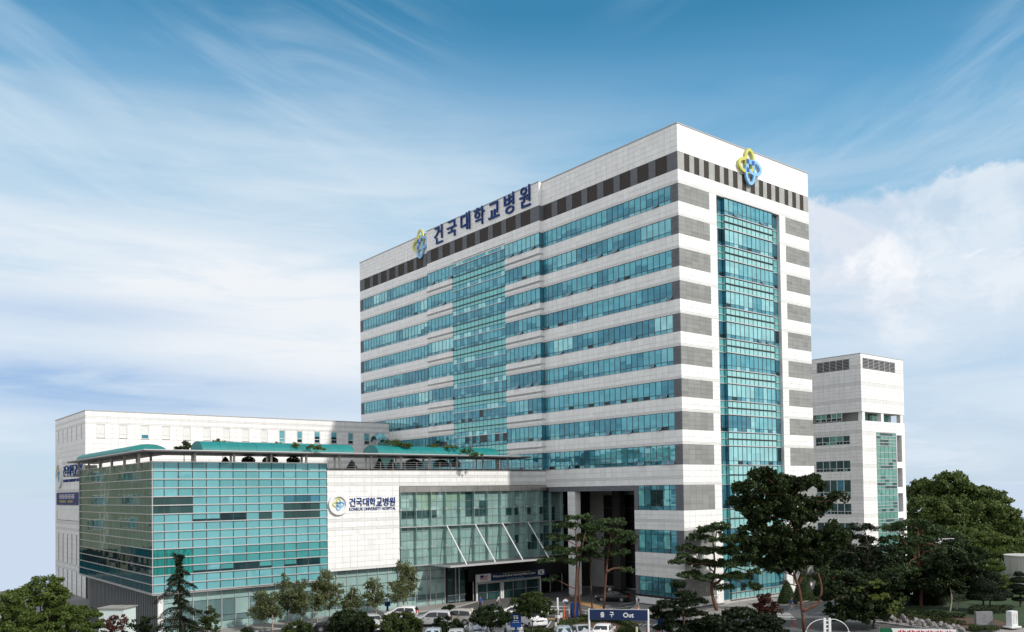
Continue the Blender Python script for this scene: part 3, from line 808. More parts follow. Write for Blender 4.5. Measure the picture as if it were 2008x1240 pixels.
for x in (8.24, 20.36): T.solid('mullion', 'dark_metal', x-.02, x+.02, 0.47, 0.54, 0.6, 53.46)
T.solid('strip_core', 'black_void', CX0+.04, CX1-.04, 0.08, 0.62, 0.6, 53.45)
T.solid('curtain_rail', 'rail_metal', CX0-.1, CX1+.1, -0.08, 0.10, 0.50, 0.62)
# pairs of vents standing open on the glazed strip
for (j, i) in ((2, 0), (8, 0), (8, 2), (7, 4), (9, 4), (4, 8)):
    k = link('open_vent', open_vent_mesh, T.e); x = CX0+(j+.5)*cw; zb = HB[i][1]
    k.location = (x, 0.02, zb+.54); k.rotation_euler = (0, R(26), R(90)); k.scale = (1, cw*.92, .5)
# glazed door beside the strip
T.solid('entrance_door', 'rail_metal', 7.55, 8.95, 0.30, 0.36, 0.0, 2.9); T.solid('entrance_door', 'glass_deep', 7.7, 8.8, 0.27, 0.30, 0.15, 2.7)
T.finish()

# ------------------------------------------------------------------ the front wing with its glass box and white wall
PX0, PXG, PXS, PY0 = -54.65, -34.65, -24.64, 26.80
PZ0, PZ1, WZ = 4.72, 18.86, 18.05
T = Thing('front_wing', 'low front wing with teal glass box, white entrance wall and roof terrace', 'building', (-30, 40, 0))
def fB(name, m_, x0, x1, z0, z1, d0, d1, plane=PY0, solid=False):
    (T.solid if solid else T.piece)(name, m_, x0, x1, plane-d1, plane-d0, z0, z1)
# cores
T.solid('wall', 'joint', PX0+.1, PXG-.02, PY0+.1, 61.4, PZ0+.02, 18.2)
T.solid('wall', 'joint', PX0+.12, PX0+.4, PY0+.12, 61.4, 18.2, 18.8); T.solid('wall', 'joint', PX0+.4, PXG-.02, PY0+.12, PY0+.4, 18.2, 18.8)
T.solid('wall', 'joint', PXG, PXS, PY0+.06, 72.9, 5.62, 17.95)
T.solid('wall', 'joint', PXS, -0.70, 28.5, 72.9, 4.4, 17.95); T.solid('wall', 'joint', PXS, -0.05, PY0+.06, 28.5, 15.97, 17.95)
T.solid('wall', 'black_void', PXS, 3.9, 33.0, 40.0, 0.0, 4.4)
T.solid('wall', 'slat_grey', -53.4, PXS, 30.2, 61.0, 0.0, PZ0)
T.solid('roof_deck', 'pavement', PX0+.4, -0.7, PY0+.5, 72.9, 18.2, 18.26)
T.solid('parapet_coping', 'coping', PXG, -0.02, PY0-.03, PY0+.35, 17.95, 18.05)
NC = [PX0+.04, -53.47]+[-53.47+1.4858*k for k in range(1, 13)]+[PXG-.02]
NROW = 15; RH = (PZ1-PZ0)/NROW
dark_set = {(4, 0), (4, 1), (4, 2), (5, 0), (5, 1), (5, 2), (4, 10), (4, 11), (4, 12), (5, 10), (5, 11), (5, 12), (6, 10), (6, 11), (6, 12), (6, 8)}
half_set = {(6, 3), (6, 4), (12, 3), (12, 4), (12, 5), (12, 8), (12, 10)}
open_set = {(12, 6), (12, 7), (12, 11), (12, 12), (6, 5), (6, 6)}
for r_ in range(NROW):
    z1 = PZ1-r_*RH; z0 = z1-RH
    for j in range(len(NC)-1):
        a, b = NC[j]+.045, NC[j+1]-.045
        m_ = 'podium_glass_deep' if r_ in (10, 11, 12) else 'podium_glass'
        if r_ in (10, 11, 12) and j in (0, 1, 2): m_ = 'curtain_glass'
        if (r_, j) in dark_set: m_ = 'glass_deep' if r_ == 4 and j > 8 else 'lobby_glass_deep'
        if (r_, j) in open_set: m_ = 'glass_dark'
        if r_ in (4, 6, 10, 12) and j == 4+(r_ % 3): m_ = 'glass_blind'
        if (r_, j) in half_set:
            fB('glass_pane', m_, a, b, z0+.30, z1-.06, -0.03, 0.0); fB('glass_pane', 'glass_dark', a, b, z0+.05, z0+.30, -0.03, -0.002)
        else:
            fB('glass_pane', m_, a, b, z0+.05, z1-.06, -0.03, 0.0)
    # side of the box
    ys = [PY0+.06+1.44*k for k in range(25)]
    for j in range(24):
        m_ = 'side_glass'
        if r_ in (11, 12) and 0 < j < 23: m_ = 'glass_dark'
        if r_ >= 13: m_ = 'end_glass'  # bottom panes darkened to stand in for the dark ground they would reflect
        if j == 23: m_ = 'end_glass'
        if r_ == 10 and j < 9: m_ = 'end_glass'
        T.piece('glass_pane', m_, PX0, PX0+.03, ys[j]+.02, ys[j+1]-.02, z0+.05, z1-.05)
for r_ in range(NROW+1):
    z = PZ1-r_*RH
    T.solid('rail', 'rail_metal', PX0-.10, PXG, PY0-.12, PY0+.02, z-.055, z+.055)
    T.solid('rail', 'rail_metal', PX0-.10, PX0+.02, PY0+.02, 61.45, z-.045, z+.045)
for x in NC: T.solid('mullion', 'dark_metal', x-.05, x+.05, PY0-.01, PY0+.06, PZ0, PZ1)
for k in range(25): T.solid('mullion', 'dark_metal', PX0-.005, PX0+.06, PY0+.04+1.44*k, PY0+.08+1.44*k, PZ0, PZ1)
T.solid('mullion', 'rail_metal', PX0-.06, PX0+.02, PY0-.06, PY0+.02, PZ0, PZ1)
T.solid('box_soffit', 'rail_metal', PX0, PXG, PY0, 30.2, PZ0-.22, PZ0); T.solid('box_soffit', 'rail_metal', PX0, -53.4, 30.2, 61.4, PZ0-.22, PZ0)
# white entrance wall
def wall_panels(x0, x1, zs, name='cladding_panel', m_='white_stone', pitch=1.0):
    k = max(1, round((x1-x0)/pitch)); w = (x1-x0)/k
    for z0, z1 in zip(zs[:-1], zs[1:]):
        for i in range(k): fB(name, m_, x0+i*w+GAP/2, x0+(i+1)*w-GAP/2, z0+GAP/2, z1-GAP/2, -0.06, 0.0)
def wall_stripe(x0, x1, z0, z1):
    k = max(1, round((x1-x0)/3.0)); w = (x1-x0)/k
    for i in range(k): fB('stripe_course', 'pale_stripe', x0+i*w+GAP/2, x0+(i+1)*w-GAP/2, z0+GAP/2, z1-GAP/2, -0.06, -0.002)
for a, b in ((PXG, PXS), (PXS, -0.06)):
    wall_panels(a, b, [17.42, 17.95]); wall_stripe(a, b, 17.08, 17.42); wall_panels(a, b, [16.46, 17.08])
    wall_stripe(a, b, 16.08, 16.46)
wall_panels(PXS, -0.06, [15.97, 16.08], pitch=3.0)
wall_panels(PXG, PXS, [12.0, 12.68, 13.36, 14.04, 14.72, 15.40, 16.08]); wall_stripe(PXG, PXS, 11.65, 12.0)
wall_panels(PXG, PXS, [10.95, 11.65]); wall_stripe(PXG, PXS, 10.6, 10.95); wall_panels(PXG, PXS, [5.95+.664*k for k in range(8)])
wall_stripe(PXG, PXS, 5.62, 5.95)
T.solid('wall_cheek', 'joint', PXS-.05, PXS-.005, PY0, 28.5, 5.62, 16.0)
# ground-floor shop front, set back under the box
SY = 27.55
def shop(x0, x1, zs, kinds, pitch=1.5):
    k = max(1, round((x1-x0)/pitch)); w = (x1-x0)/k
    for i in range(k):
        a, b = x0+i*w, x0+(i+1)*w
        for q, (z0, z1) in enumerate(zip(zs[:-1], zs[1:])):
            m_ = kinds[q]
            if m_ == 'mix': m_ = random.choice(('pale_glass_deep', 'pale_glass_deep', 'pale_glass', 'pale_glass_deep'))
            T.piece('shop_pane', m_, a+.05, b-.05, SY, SY+.03, z0+.03, z1-.03)
        T.solid('shop_mullion', 'rail_metal', a-.045, a+.045, SY-.10, SY+.02, 0.12, zs[-1])
    for z in zs: T.solid('shop_transom', 'dark_metal', x0, x1, SY-.03, SY+.02, z-.03, z+.03)
shop(-53.4, PXG, [0.12, 0.98, 1.62, 3.45, 4.50], ['pale_glass', 'pale_glass_deep', 'mix', 'pale_glass'])
shop(PXG, -17.4, [0.12, 0.98, 1.55, 3.6, 4.72, 5.60], ['pale_glass', 'pale_glass_deep', 'pale_glass', 'pale_glass', 'pale_glass'])
T.solid('shop_plinth', 'kerb_stone', -53.9, -17.0, SY-.2, SY+.2, 0, 0.12)
T.solid('corner_post', 'white_paint', -53.95, -53.45, SY-.15, SY+.25, 0, PZ0-.22)
T.solid('wall', 'joint', -53.4, -20.6, SY+.08, 30.2, 0.0, 4.4)
# slatted garage side
k = 0; y = SY+.4
while y < 60.5:
    T.piece('vertical_slat', 'slat_grey', -53.62, -53.45, y, y+.30, 0.2, 4.45)
    y += 0.72; k += 1
T.solid('slat_backing', 'black_void', -53.44, -53.41, SY+.3, 61.0, 0.0, 3.6); T.solid('slat_backing', 'slat_grey', -53.46, -53.40, SY+.3, 61.0, 3.6, 4.5)
# steel-framed lobby glazing
T.solid('steel_fascia', 'steel', PXS+.02, 0.6, PY0-.14, PY0+.30, 15.16, 15.92)
for i in range(13): T.solid('fascia_joint', 'dark_metal', PXS+.6+i*1.92, PXS+.63+i*1.92, PY0-.146, PY0-.14, 15.17, 15.91)
LY = 27.15
cols = [PXS+.1+1.149*k for k in range(25)]
zl = [5.55, 6.62, 7.70, 8.85, 10.0, 10.62, 11.7, 12.75, 13.9, 15.14]
warm = {(8, 3), (8, 4), (8, 6), (8, 7), (8, 8), (7, 3), (7, 6), (8, 2), (8, 9)}
deepset = {(6, 0), (6, 1), (6, 2), (6, 3), (6, 4), (6, 9), (6, 10), (6, 11), (7, 9), (7, 11), (8, 9), (6, 15), (6, 16), (6, 18), (6, 20), (6, 21), (2, 19), (1, 18), (1, 19), (2, 20), (3, 21), (2, 16)}
for i in range(24):
    for q in range(9):
        m_ = 'lobby_glass'
        if (q, i) in warm: m_ = 'lobby_glass_warm'
        if (q, i) in deepset or (i > 20 and random.random() < .45): m_ = 'lobby_glass_deep'
        T.piece('lobby_pane', m_, cols[i]+.03, cols[i+1]-.03, LY, LY+.03, zl[q]+.03, zl[q+1]-.03)
for z in zl:
    big = abs(z-10.62) < .01 or abs(z-5.55) < .01
    T.solid('lobby_transom', 'rail_metal' if big else 'slat_grey', PXS, 3.1, LY-(.55 if big else .05), LY+.02, z-(.06 if big else .025), z+(.06 if big else .025))
for i, x in enumerate(cols):
    if i % 2 == 0:
        T.solid('glass_fin', 'lobby_glass', x-.03, x+.03, LY-.55, LY-.01, 5.6, 15.14); T.solid('lobby_mullion', 'rail_metal', x-.05, x+.05, LY-.08, LY+.03, 0.1, 15.14)
        for z in (8.0, 12.9): T.solid('spider_fitting', 'rail_metal', x-.12, x+.12, LY-.62, LY-.5, z-.10, z+.10)
    else: T.solid('lobby_mullion', 'slat_grey', x-.025, x+.025, LY-.03, LY+.03, 5.6, 15.14)
T.solid('wall', 'joint', PXS, 3.4, LY+.08, 28.5, 5.5, 15.2)
# entrance recess under the canopy
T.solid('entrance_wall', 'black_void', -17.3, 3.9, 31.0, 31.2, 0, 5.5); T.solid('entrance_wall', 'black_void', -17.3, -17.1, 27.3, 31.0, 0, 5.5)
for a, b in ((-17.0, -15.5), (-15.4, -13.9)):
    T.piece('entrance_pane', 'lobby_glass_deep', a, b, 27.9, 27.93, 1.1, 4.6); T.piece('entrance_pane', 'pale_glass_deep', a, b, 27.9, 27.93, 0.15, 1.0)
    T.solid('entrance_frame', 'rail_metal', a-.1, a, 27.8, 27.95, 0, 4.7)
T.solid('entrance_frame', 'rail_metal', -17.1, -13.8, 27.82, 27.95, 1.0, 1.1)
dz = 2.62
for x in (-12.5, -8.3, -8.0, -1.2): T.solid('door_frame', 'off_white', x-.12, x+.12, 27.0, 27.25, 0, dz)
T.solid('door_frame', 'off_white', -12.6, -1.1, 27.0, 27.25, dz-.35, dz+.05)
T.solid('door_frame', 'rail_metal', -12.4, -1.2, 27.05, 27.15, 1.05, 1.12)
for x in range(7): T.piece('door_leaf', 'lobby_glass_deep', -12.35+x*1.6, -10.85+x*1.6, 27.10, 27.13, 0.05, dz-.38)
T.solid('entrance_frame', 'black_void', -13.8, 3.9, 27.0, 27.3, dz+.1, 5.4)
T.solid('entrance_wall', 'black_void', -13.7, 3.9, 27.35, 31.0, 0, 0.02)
T.finish()

# canopy over the entrance, hung on four slanting ties
T = Thing('entrance_canopy', 'flat grey glass entrance canopy hung from the lobby on four white ties', 'canopy', (-12, 24, 0))
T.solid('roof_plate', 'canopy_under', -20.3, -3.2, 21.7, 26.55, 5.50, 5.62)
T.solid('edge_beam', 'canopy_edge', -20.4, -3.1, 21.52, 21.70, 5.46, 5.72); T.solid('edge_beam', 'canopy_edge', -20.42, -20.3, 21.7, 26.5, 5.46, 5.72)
for k in range(4): T.solid('bracket', 'dark_metal', -17.7+4.63*k, -17.5+4.63*k, 22.0, 26.5, 5.28, 5.50)
T.finish()
for k in range(4):
    mb = MB(); x = -17.6+4.63*k
    mb.tube('white_paint', [(x, 26.55, 10.6), (x, 21.95, 5.66)], 0.085, 8)
    o = mb.build('tie_rod', T.e); o.location = -T.loc
# ------------------------------------------------------------------ rear block behind the terrace
T = Thing('rear_block', 'white rear block with a row of small square windows behind the terrace', 'building', (-25, 80, 0))
AX, AY, AZ, AE = -51.46, 73.05, 28.29, 95.0
T.solid('wall', 'joint', AX+.30, -0.05, AY+.16, AE, 0, AZ-.1)
T.solid('parapet_coping', 'coping', AX-.05, -0.05, AY-.05, AE+.05, AZ-.12, AZ)
wins = [(-49.94, -48.79), (-46.77, -45.65), (-43.66, -42.5), (-40.53, -39.39), (-37.36, -36.19), (-34.19, -33.05), (-31.02, -29.87), (-27.9, -26.66), (-24.65, -23.5), (-21.48, -20.35), (-18.26, -17.23), (-15.05, -13.92), (-11.85, -10.66), (-8.55, -7.44), (-5.33, -4.18)]
WZ0, WZ1 = 24.15, 26.2
def rB(name, m_, x0, x1, z0, z1, d0=-0.06, d1=0.0): T.piece(name, m_, x0, x1, AY-d1, AY-d0, z0, z1)
def rcourse(z0, z1, m_='white_stone', name='cladding_panel', pitch=1.15, d1=0.0):
    k = round((0-AX)/pitch); w = -AX/k
    for i in range(k): rB(name, m_, AX+i*w+GAP/2, AX+(i+1)*w-GAP/2, z0+GAP/2, z1-GAP/2, -0.06, d1)
rcourse(27.42, 28.15); rcourse(27.1, 27.42, 'pale_stripe', 'stripe_course', 3.0, -0.002); rcourse(26.5, 27.1); rcourse(26.24, 26.5, 'pale_stripe', 'stripe_course', 3.0, -0.002)
cur = AX
for a, b in wins+[(-0.06, -0.06)]:
    k = max(1, round((a-cur)/1.05)); w = (a-cur)/k
    for q in range(3):
        z0, z1 = WZ0-.1+q*.78, min(26.24, WZ0-.1+(q+1)*.78)
        for i in range(k): rB('cladding_panel', 'white_stone', cur+i*w+GAP/2, cur+(i+1)*w-GAP/2, z0+GAP/2, z1-GAP/2)
    cur = b
for q in range(4): rcourse(21.0+q*.76, 21.0+(q+1)*.76)
rcourse(20.6, 21.0, 'pale_stripe', 'stripe_course', 3.0, -0.002); rcourse(19.9, 20.6); rcourse(19.2, 19.9); rcourse(18.4, 19.2)
for i, (a, b) in enumerate(wins):
    T.solid('window_reveal', 'coping', a-.02, b+.02, AY+.10, AY+.14, WZ0-.06, WZ1+.06)
    dark = i >= 9
    fr = 'white_paint'
    T.solid('window_frame', fr, a+.02, a+.10, AY+.02, AY+.10, WZ0, WZ1); T.solid('window_frame', fr, b-.10, b-.02, AY+.02, AY+.10, WZ0, WZ1)
    for z in (WZ0, WZ0+.62, WZ1-.08): T.solid('window_frame', fr, a+.10, b-.10, AY+.02, AY+.10, z, z+.08)
    up, lo_ = ('glass_blind', 'glass_dark') if dark else ('off_white', 'off_white')
    if i == 2: lo_ = 'glass_deep'
    if i == 9: lo_ = 'glass_blind'
    if i in (11, 12):
        T.piece('window_pane', up, a+.11, b-.11, AY+.06, AY+.09, WZ0+1.15, WZ1-.08); T.piece('window_pane', 'glass_dark', a+.11, b-.11, AY+.06, AY+.092, WZ0+.71, WZ0+1.15)
    else: T.piece('window_pane', up, a+.11, b-.11, AY+.06, AY+.09, WZ0+.71, WZ1-.08)
    T.piece('window_pane', lo_, a+.11, b-.11, AY+.06, AY+.09, WZ0+.08, WZ0+.61)
# its far-left side
def rA(name, m_, y0, y1, z0, z1, d1=0.0, solid=False): (T.solid if solid else T.piece)(name, m_, AX-d1, AX+.06, y0, y1, z0, z1)
slots = [75.7, 79.0, 82.35, 85.6, 88.9, 92.3]
zz = [0.0+.8*k for k in range(0, 35)]
for z0, z1, m_, nm in [(27.42, 28.15, 0, 0), (27.1, 27.42, 1, 0), (26.5, 27.1, 0, 0), (26.24, 26.5, 1, 0)]+[(20.9+.79*q, 20.9+.79*(q+1), 0, 0) for q in range(4)]+[(20.55, 20.9, 1, 0), (19.8, 20.55, 0, 0), (19.5, 19.8, 1, 0)]+[(16.4+.78*q, 16.4+.78*(q+1)-.0, 0, 0) for q in range(4)]+[(16.05, 16.4, 1, 0), (10.9, 11.25, 1, 0), (9.9, 10.25, 1, 0), (10.25, 10.9, 0, 0), (9.3, 9.9, 0, 0), (13.25, 16.05, 0, 0), (11.25, 13.25, 0, 0), (3.6, 3.95, 1, 0), (4.35, 4.7, 1, 0), (3.95, 4.35, 0, 0)]:
    k = 12 if not m_ else 6; w = (AE-AY)/k
    for i in range(k): rA('stripe_course' if m_ else 'cladding_panel', 'pale_stripe' if m_ else 'white_stone', AY+i*w+.012, AY+(i+1)*w-.012, z0+.012, z1-.012, -0.002 if m_ else 0.0)
cur = AY
for s_ in slots+[AE]:
    for zb, zt in ((WZ0-.1, 26.24), (0.0, 3.6), (4.7, 9.3)):
        a, b = cur, (s_-.28 if s_ < AE else AE)
        rows = max(1, round((zt-zb)/.78))
        for q in range(rows): rA('cladding_panel', 'white_stone', a+.012, b-.012, zb+(zt-zb)*q/rows+.012, zb+(zt-zb)*(q+1)/rows-.012)
    if s_ < AE:
        T.solid('slot_window', 'lobby_glass_deep', AX+.25, AX+.28, s_-.28, s_+.28, WZ0, 26.2); T.solid('slot_window', 'louvre_metal', AX+.04, AX+.055, s_-.28, s_+.28, 0.0, 9.3)
        T.solid('slot_window', 'coping', AX+.03, AX+.055, s_-.28, s_+.28, WZ0-.1, 26.24)
    cur = s_+.28
T.solid('frame_panel', 'louvre_metal', AX-.02, AX+.0, 77.5, 93.5, 11.42, 11.5); T.solid('frame_panel', 'louvre_metal', AX-.02, 0+AX, 93.4, 93.5, 11.5, 13.1)
T.finish()

# ------------------------------------------------------------------ roof terrace: winged canopy, vaults, railing, stair tube
T = Thing('terrace_canopy', 'thin dark winged canopy on posts round the edge of the roof terrace', 'canopy', (-30, 28, 18.26))
CZ = 20.02
mb = MB()
outer = [(-56.0, 24.7), (-4.4, 24.7), (-1.2, 33.6), (-51.6, 33.6), (-51.6, 66.5), (-56.0, 62.0)]
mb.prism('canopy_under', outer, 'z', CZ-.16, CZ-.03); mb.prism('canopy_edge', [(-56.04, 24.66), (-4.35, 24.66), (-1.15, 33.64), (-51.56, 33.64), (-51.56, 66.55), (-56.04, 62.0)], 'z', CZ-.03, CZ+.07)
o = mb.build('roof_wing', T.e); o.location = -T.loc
def post(x, y): T.solid('post_', 'steel', x-.11, x+.11, y-.11, y+.11, 18.26, CZ-.16)
posts = [(-50.0+4.35*k, 25.75) for k in range(11)]+[(-49.0+4.42*k, 31.6) for k in range(11)]+[(-54.9, 31.0+5.9*k) for k in range(6)]+[(-52.3, 36.0+5.9*k) for k in range(5)]
for x, y in posts:
    yy = y if y > 27.2 else 27.55
    T.piece('post', 'steel', x-.11, x+.11, yy-.11, yy+.11, 18.26, CZ-.16)
T.solid('gutter_box', 'rail_metal', -54.5, -53.0, 58.6, 60.6, 18.3, 19.5)
T.joined.pop('post_', None)
T.finish()

def vault(label, x0, x1, yc, ry, h, zb, along='x'):
    t = Thing('vault_roof', label, 'awning', ((x0+x1)/2, yc, zb) if along == 'x' else (yc, (x0+x1)/2, zb), 'teal vaulted covers on the terrace')
    N = 14; L = (x1-x0)
    prof = [(math.cos(math.pi*i/N)*ry, math.sin(math.pi*i/N)*h) for i in range(N+1)]
    k = max(3, round(L/2.1)); w = L/k
    for j in range(k):
        a, b = -L/2+j*w, -L/2+(j+1)*w
        mb = MB()
        ring = prof+[(p[0]*.97, p[1]*.95) for p in prof[::-1]]
        if along == 'x': mb.prism('teal_vault', ring, 'x', a+.01, b-.012)
        else: mb.prism('teal_vault', ring, 'y', a+.01, b-.012)
        mb.build('vault_bay', t.e)
    mb = MB()
    for s in (-1, 1):
        a, b = sorted((s*(L/2-.06), s*(L/2-.02)))
        mb.prism('teal_vault', [(p[0]*.96, p[1]*.94) for p in prof], 'x' if along == 'x' else 'y', a, b)
    mb.build('end_panel', t.e)
    return t
vault('long teal vaulted cover in the middle of the terrace canopy', -49.7, -31.4, 28.0, 2.1, 1.12, CZ+.10)
vault('teal vaulted cover at the right end of the terrace, under a trailing vine', -28.1, -9.2, 28.0, 2.1, 1.12, CZ+.10)
vault('teal vaulted cover on the left arm of the terrace canopy', 31.0, 57.0, -53.9, 2.0, .85, CZ+.10, 'y')

T = Thing('terrace_railing', 'thin metal railing along the white parapet of the terrace', 'railing', (-17, 27, 18.05))
for k in range(20): T.piece('railing_post', 'rail_metal', PXG+.3+k*1.78, PXG+.36+k*1.78, 26.98, 27.04, 18.05, 19.1)
for z in (18.25, 18.52, 18.80, 19.08): T.solid('railing_bar', 'rail_metal', PXG+.2, -0.75, 26.99, 27.03, z-.022, z+.022)
T.finish()
# glazed stair tube between rear block and tower
T = Thing('stair_tube', 'small curved teal glass stair tunnel beside the rear block', 'stair tunnel', (-2.5, 71, 18.3))
mb = MB(); mb2 = MB()
N = 10
def ringpt(x, z, i, r=1.35): return (x, 71.0+math.cos(math.pi*i/N)*r, z+math.sin(math.pi*i/N)*r*.9)
path = [(-4.4, 24.4), (-3.6, 25.0), (-2.6, 24.9), (-1.7, 24.0), (-0.9, 22.8), (-0.2, 21.4)]
for s in range(len(path)-1):
    (xa, za), (xb, zb) = path[s], path[s+1]
    V = [ringpt(xa+.02, za, i) for i in range(N+1)]+[ringpt(xb-.02, zb, i) for i in range(N+1)]
    m1 = MB(); m1.add(V, [(i, i+1, i+N+2, i+N+1) for i in range(N)], 'glass_spandrel' if s % 2 else 'glass_mid'); ob = m1.build('tube_pane', T.e); ob.location = -T.loc
    mb2.tube('rail_metal', [ringpt(xa, za, i, 1.38) for i in range(N+1)], .04, 4)
mb2.tube('rail_metal', [(x, 69.62, z) for x, z in path], .06, 5)
o = mb2.build('tube_rib', T.e); o.location = -T.loc
T.solid('side_glass', 'green_glass', -4.4, -1.0, 69.70, 69.74, 18.3, 24.4); T.solid('side_frame', 'white_paint', -4.5, -4.4, 69.66, 69.76, 18.3, 24.4); T.solid('side_frame', 'white_paint', -1.0, -0.9, 69.66, 69.76, 18.3, 22.6)
T.finish()

# ------------------------------------------------------------------ service tower behind, right
T = Thing('service_tower', 'pale square service tower with louvred top standing behind the right end of the hospital', 'building', (73, 20, 0))
SX, SYY, SE, SD, ST = 65.5, 14.0, 81.1, 27.5, 39.86
T.solid('wall', 'joint', SX+.06, SE-.06, SYY+.06, SD, 28.95, 37.0); T.solid('wall', 'joint', SX+.06, SE-.06, SYY+.06, SD, 39.1, ST-.1); T.solid('wall', 'black_void', SX+.6, SE-.06, SYY+.6, SD, 37.0, 39.1)
T.solid('wall', 'joint', SX+.18, 77.9, SYY+.06, SD, 0, 27.3); T.solid('wall', 'joint', 77.9, SE-.3, SYY+1.6, SD, 0, 27.3)
T.solid('wall', 'joint', SX+1.8, SE-1.5, SYY+2.0, SD, 27.3, 28.95)
T.solid('parapet_coping', 'coping', SX-.04, SE+.04, SYY-.04, SD+.04, ST-.12, ST)
def sA(name, m_, y0, y1, z0, z1, d1=0.0, dp=.06, solid=False): (T.solid if solid else T.piece)(name, m_, SX-d1, SX+dp, y0, y1, z0, z1)
def sB(name, m_, x0, x1, z0, z1, d1=0.0, dp=.06, solid=False): (T.solid if solid else T.piece)(name, m_, x0, x1, SYY-d1, SYY+dp, z0, z1)
def sgrid(put, u0, u1, z0, z1, pu=1.1, pz=.62):
    kz = max(1, round((z1-z0)/pz)); ku = max(1, round((u1-u0)/pu)); w = (u1-u0)/ku; h = (z1-z0)/kz
    for a in range(kz):
        st = (round((z0+a*h)/.62) % 5 == 0)
        for b in range(ku): put('stripe_course' if st else 'cladding_panel', 'pale_stripe' if st else 'white_stone', u0+b*w+.014, u0+(b+1)*w-.014, z0+a*h+.014, z0+(a+1)*h-.014)
lv0, lv1 = 37.1, 39.0
sgrid(sA, SYY, SD, 28.95, lv0-.05); sgrid(sA, SYY, 16.35, lv0-.05, lv1); sgrid(sA, 23.3, SD, lv0-.05, lv1); sgrid(sA, SYY, SD, lv1, ST-.12)
sgrid(sB, SX, SE, 28.95, lv0-.05); sgrid(sB, SX, 66.2, lv0-.05, lv1); sgrid(sB, 78.0, SE, lv0-.05, lv1); sgrid(sB, SX, SE, lv1, ST-.12)
sA('louvre', 'black_void', 16.35, 23.3, lv0, lv1, -.4, .45, True); sB('louvre', 'black_void', 66.2, 78.0, lv0, lv1, -.4, .45, True)
for k in range(7):
    z = lv0+.1+k*.27
    sA('louvre_blade', 'rail_metal', 16.35, 23.3, z, z+.07, -.02, .12, True); sB('louvre_blade', 'rail_metal', 66.2, 78.0, z, z+.07, -.02, .12, True)
for k in range(6): sA('louvre_post', 'rail_metal', 16.35+k*1.39-.05, 16.35+k*1.39+.05, lv0, lv1, .0, .2, True)
for k in range(7): sB('louvre_post', 'rail_metal', 66.2+k*1.96-.06, 66.2+k*1.96+.06, lv0, lv1, .0, .2, True)
for x in (66.3, 73.0, 80.2): T.solid('gallery_pier', 'white_stone', x-.45, x+.45, SYY+.1, SYY+.9, 27.3, 28.95)
for k in range(9): T.piece('window_pane', 'green_glass' if k % 3 else 'lobby_glass_deep', 67.3+k*1.3, 68.5+k*1.3, SYY+1.95, SYY+1.98, 27.35, 28.9)
sgrid(sA, SYY, SD, 25.0, 27.3); sgrid(sB, SX, SE, 25.3, 27.3)
wr = [(29.0, 27.45), (24.6, 22.95), (19.95, 17.85), (16.3, 13.35), (11.85, 9.75), (8.2, 5.0)]
for i, (zt, zb) in enumerate(wr):
    nz = wr[i+1][0] if i+1 < len(wr) else 0.0
    top = 25.0 if i == 1 else zt
    if i: sgrid(sA, SYY, 16.6, nz, top); sgrid(sA, 23.9, SD, nz, top); sgrid(sA, 16.6, 23.9, nz, zb)
    y0, y1 = (18.2, 23.8) if i == 0 else (16.6, 23.9)
    if i == 1: sgrid(sA, 16.6, 23.9, zt, 25.0)
    k = 5; w = (y1-y0)/k
    for j in range(k):
        a, b = y0+j*w, y0+(j+1)*w
        dk = i >= 2
        T.piece('window_pane', ('lobby_glass_deep' if random.random() < .75 else 'glass_deep') if dk else random.choice(('green_glass', 'green_glass', 'lobby_glass_deep')), SX+.12, SX+.15, a+.06, b-.06, zb+.62, zt-.06)
        for h in (0, 1): T.piece('window_pane', random.choice(('green_glass', 'glass_dark', 'glass_dark')), SX+.12, SX+.15, a+.08+h*w/2, a-.06+(h+1)*w/2, zb+.10, zb+.54)
        T.solid('window_frame', 'white_paint', SX+.09, SX+.155, a-.05, a+.05, zb, zt)
    for z in (zb, zb+.58, zt-.05): T.solid('window_frame', 'white_paint', SX+.09, SX+.155, y0, y1, z, z+.07)
sgrid(sB, SX, 70.4, 0.0, 25.3)
T.solid('wall_pier', 'white_stone', 79.9, SE-.05, SYY, SYY+1.0, 0, 25.3)
T.solid('wall_pier', 'white_stone', 77.75, 77.92, SYY+.05, SYY+.1, 0, 25.3)
for z in (25.1, 20.6, 15.7, 10.9, 6.4): T.solid('balcony_front', 'white_stone', 77.92, 79.9, SYY+.02, SYY+.16, z-2.1 if z < 25 else 24.9, z-.9 if z < 25 else 25.3)
T.solid('balcony_back', 'louvre_metal', 77.92, 79.9, SYY+1.4, SYY+1.5, 0, 25.0)
zr = 25.2; k = 0
seq = [.62, .62, .62, .62, 1.25, 1.25, .62, .62, .62, 1.4]
while zr > 0.5:
    h = seq[k % len(seq)]
    for j in range(5):
        a, b = 70.45+j*1.45, 70.45+(j+1)*1.45
        T.piece('curtain_pane', ('green_glass' if h > 1 else random.choice(('green_glass', 'green_glass', 'lobby_glass_deep'))), a+.05, b-.05, SYY+.02, SYY+.05, zr-h+.05, zr-.04)
    T.solid('curtain_rail', 'rail_metal', 70.42, 77.75, SYY-.06, SYY+.03, zr-.05, zr+.05)
    zr -= h; k += 1
for j in range(6): T.solid('mullion', 'dark_metal', 70.45+j*1.45-.04, 70.45+j*1.45+.04, SYY-.0, SYY+.055, 0.5, 25.2)
T.finish()

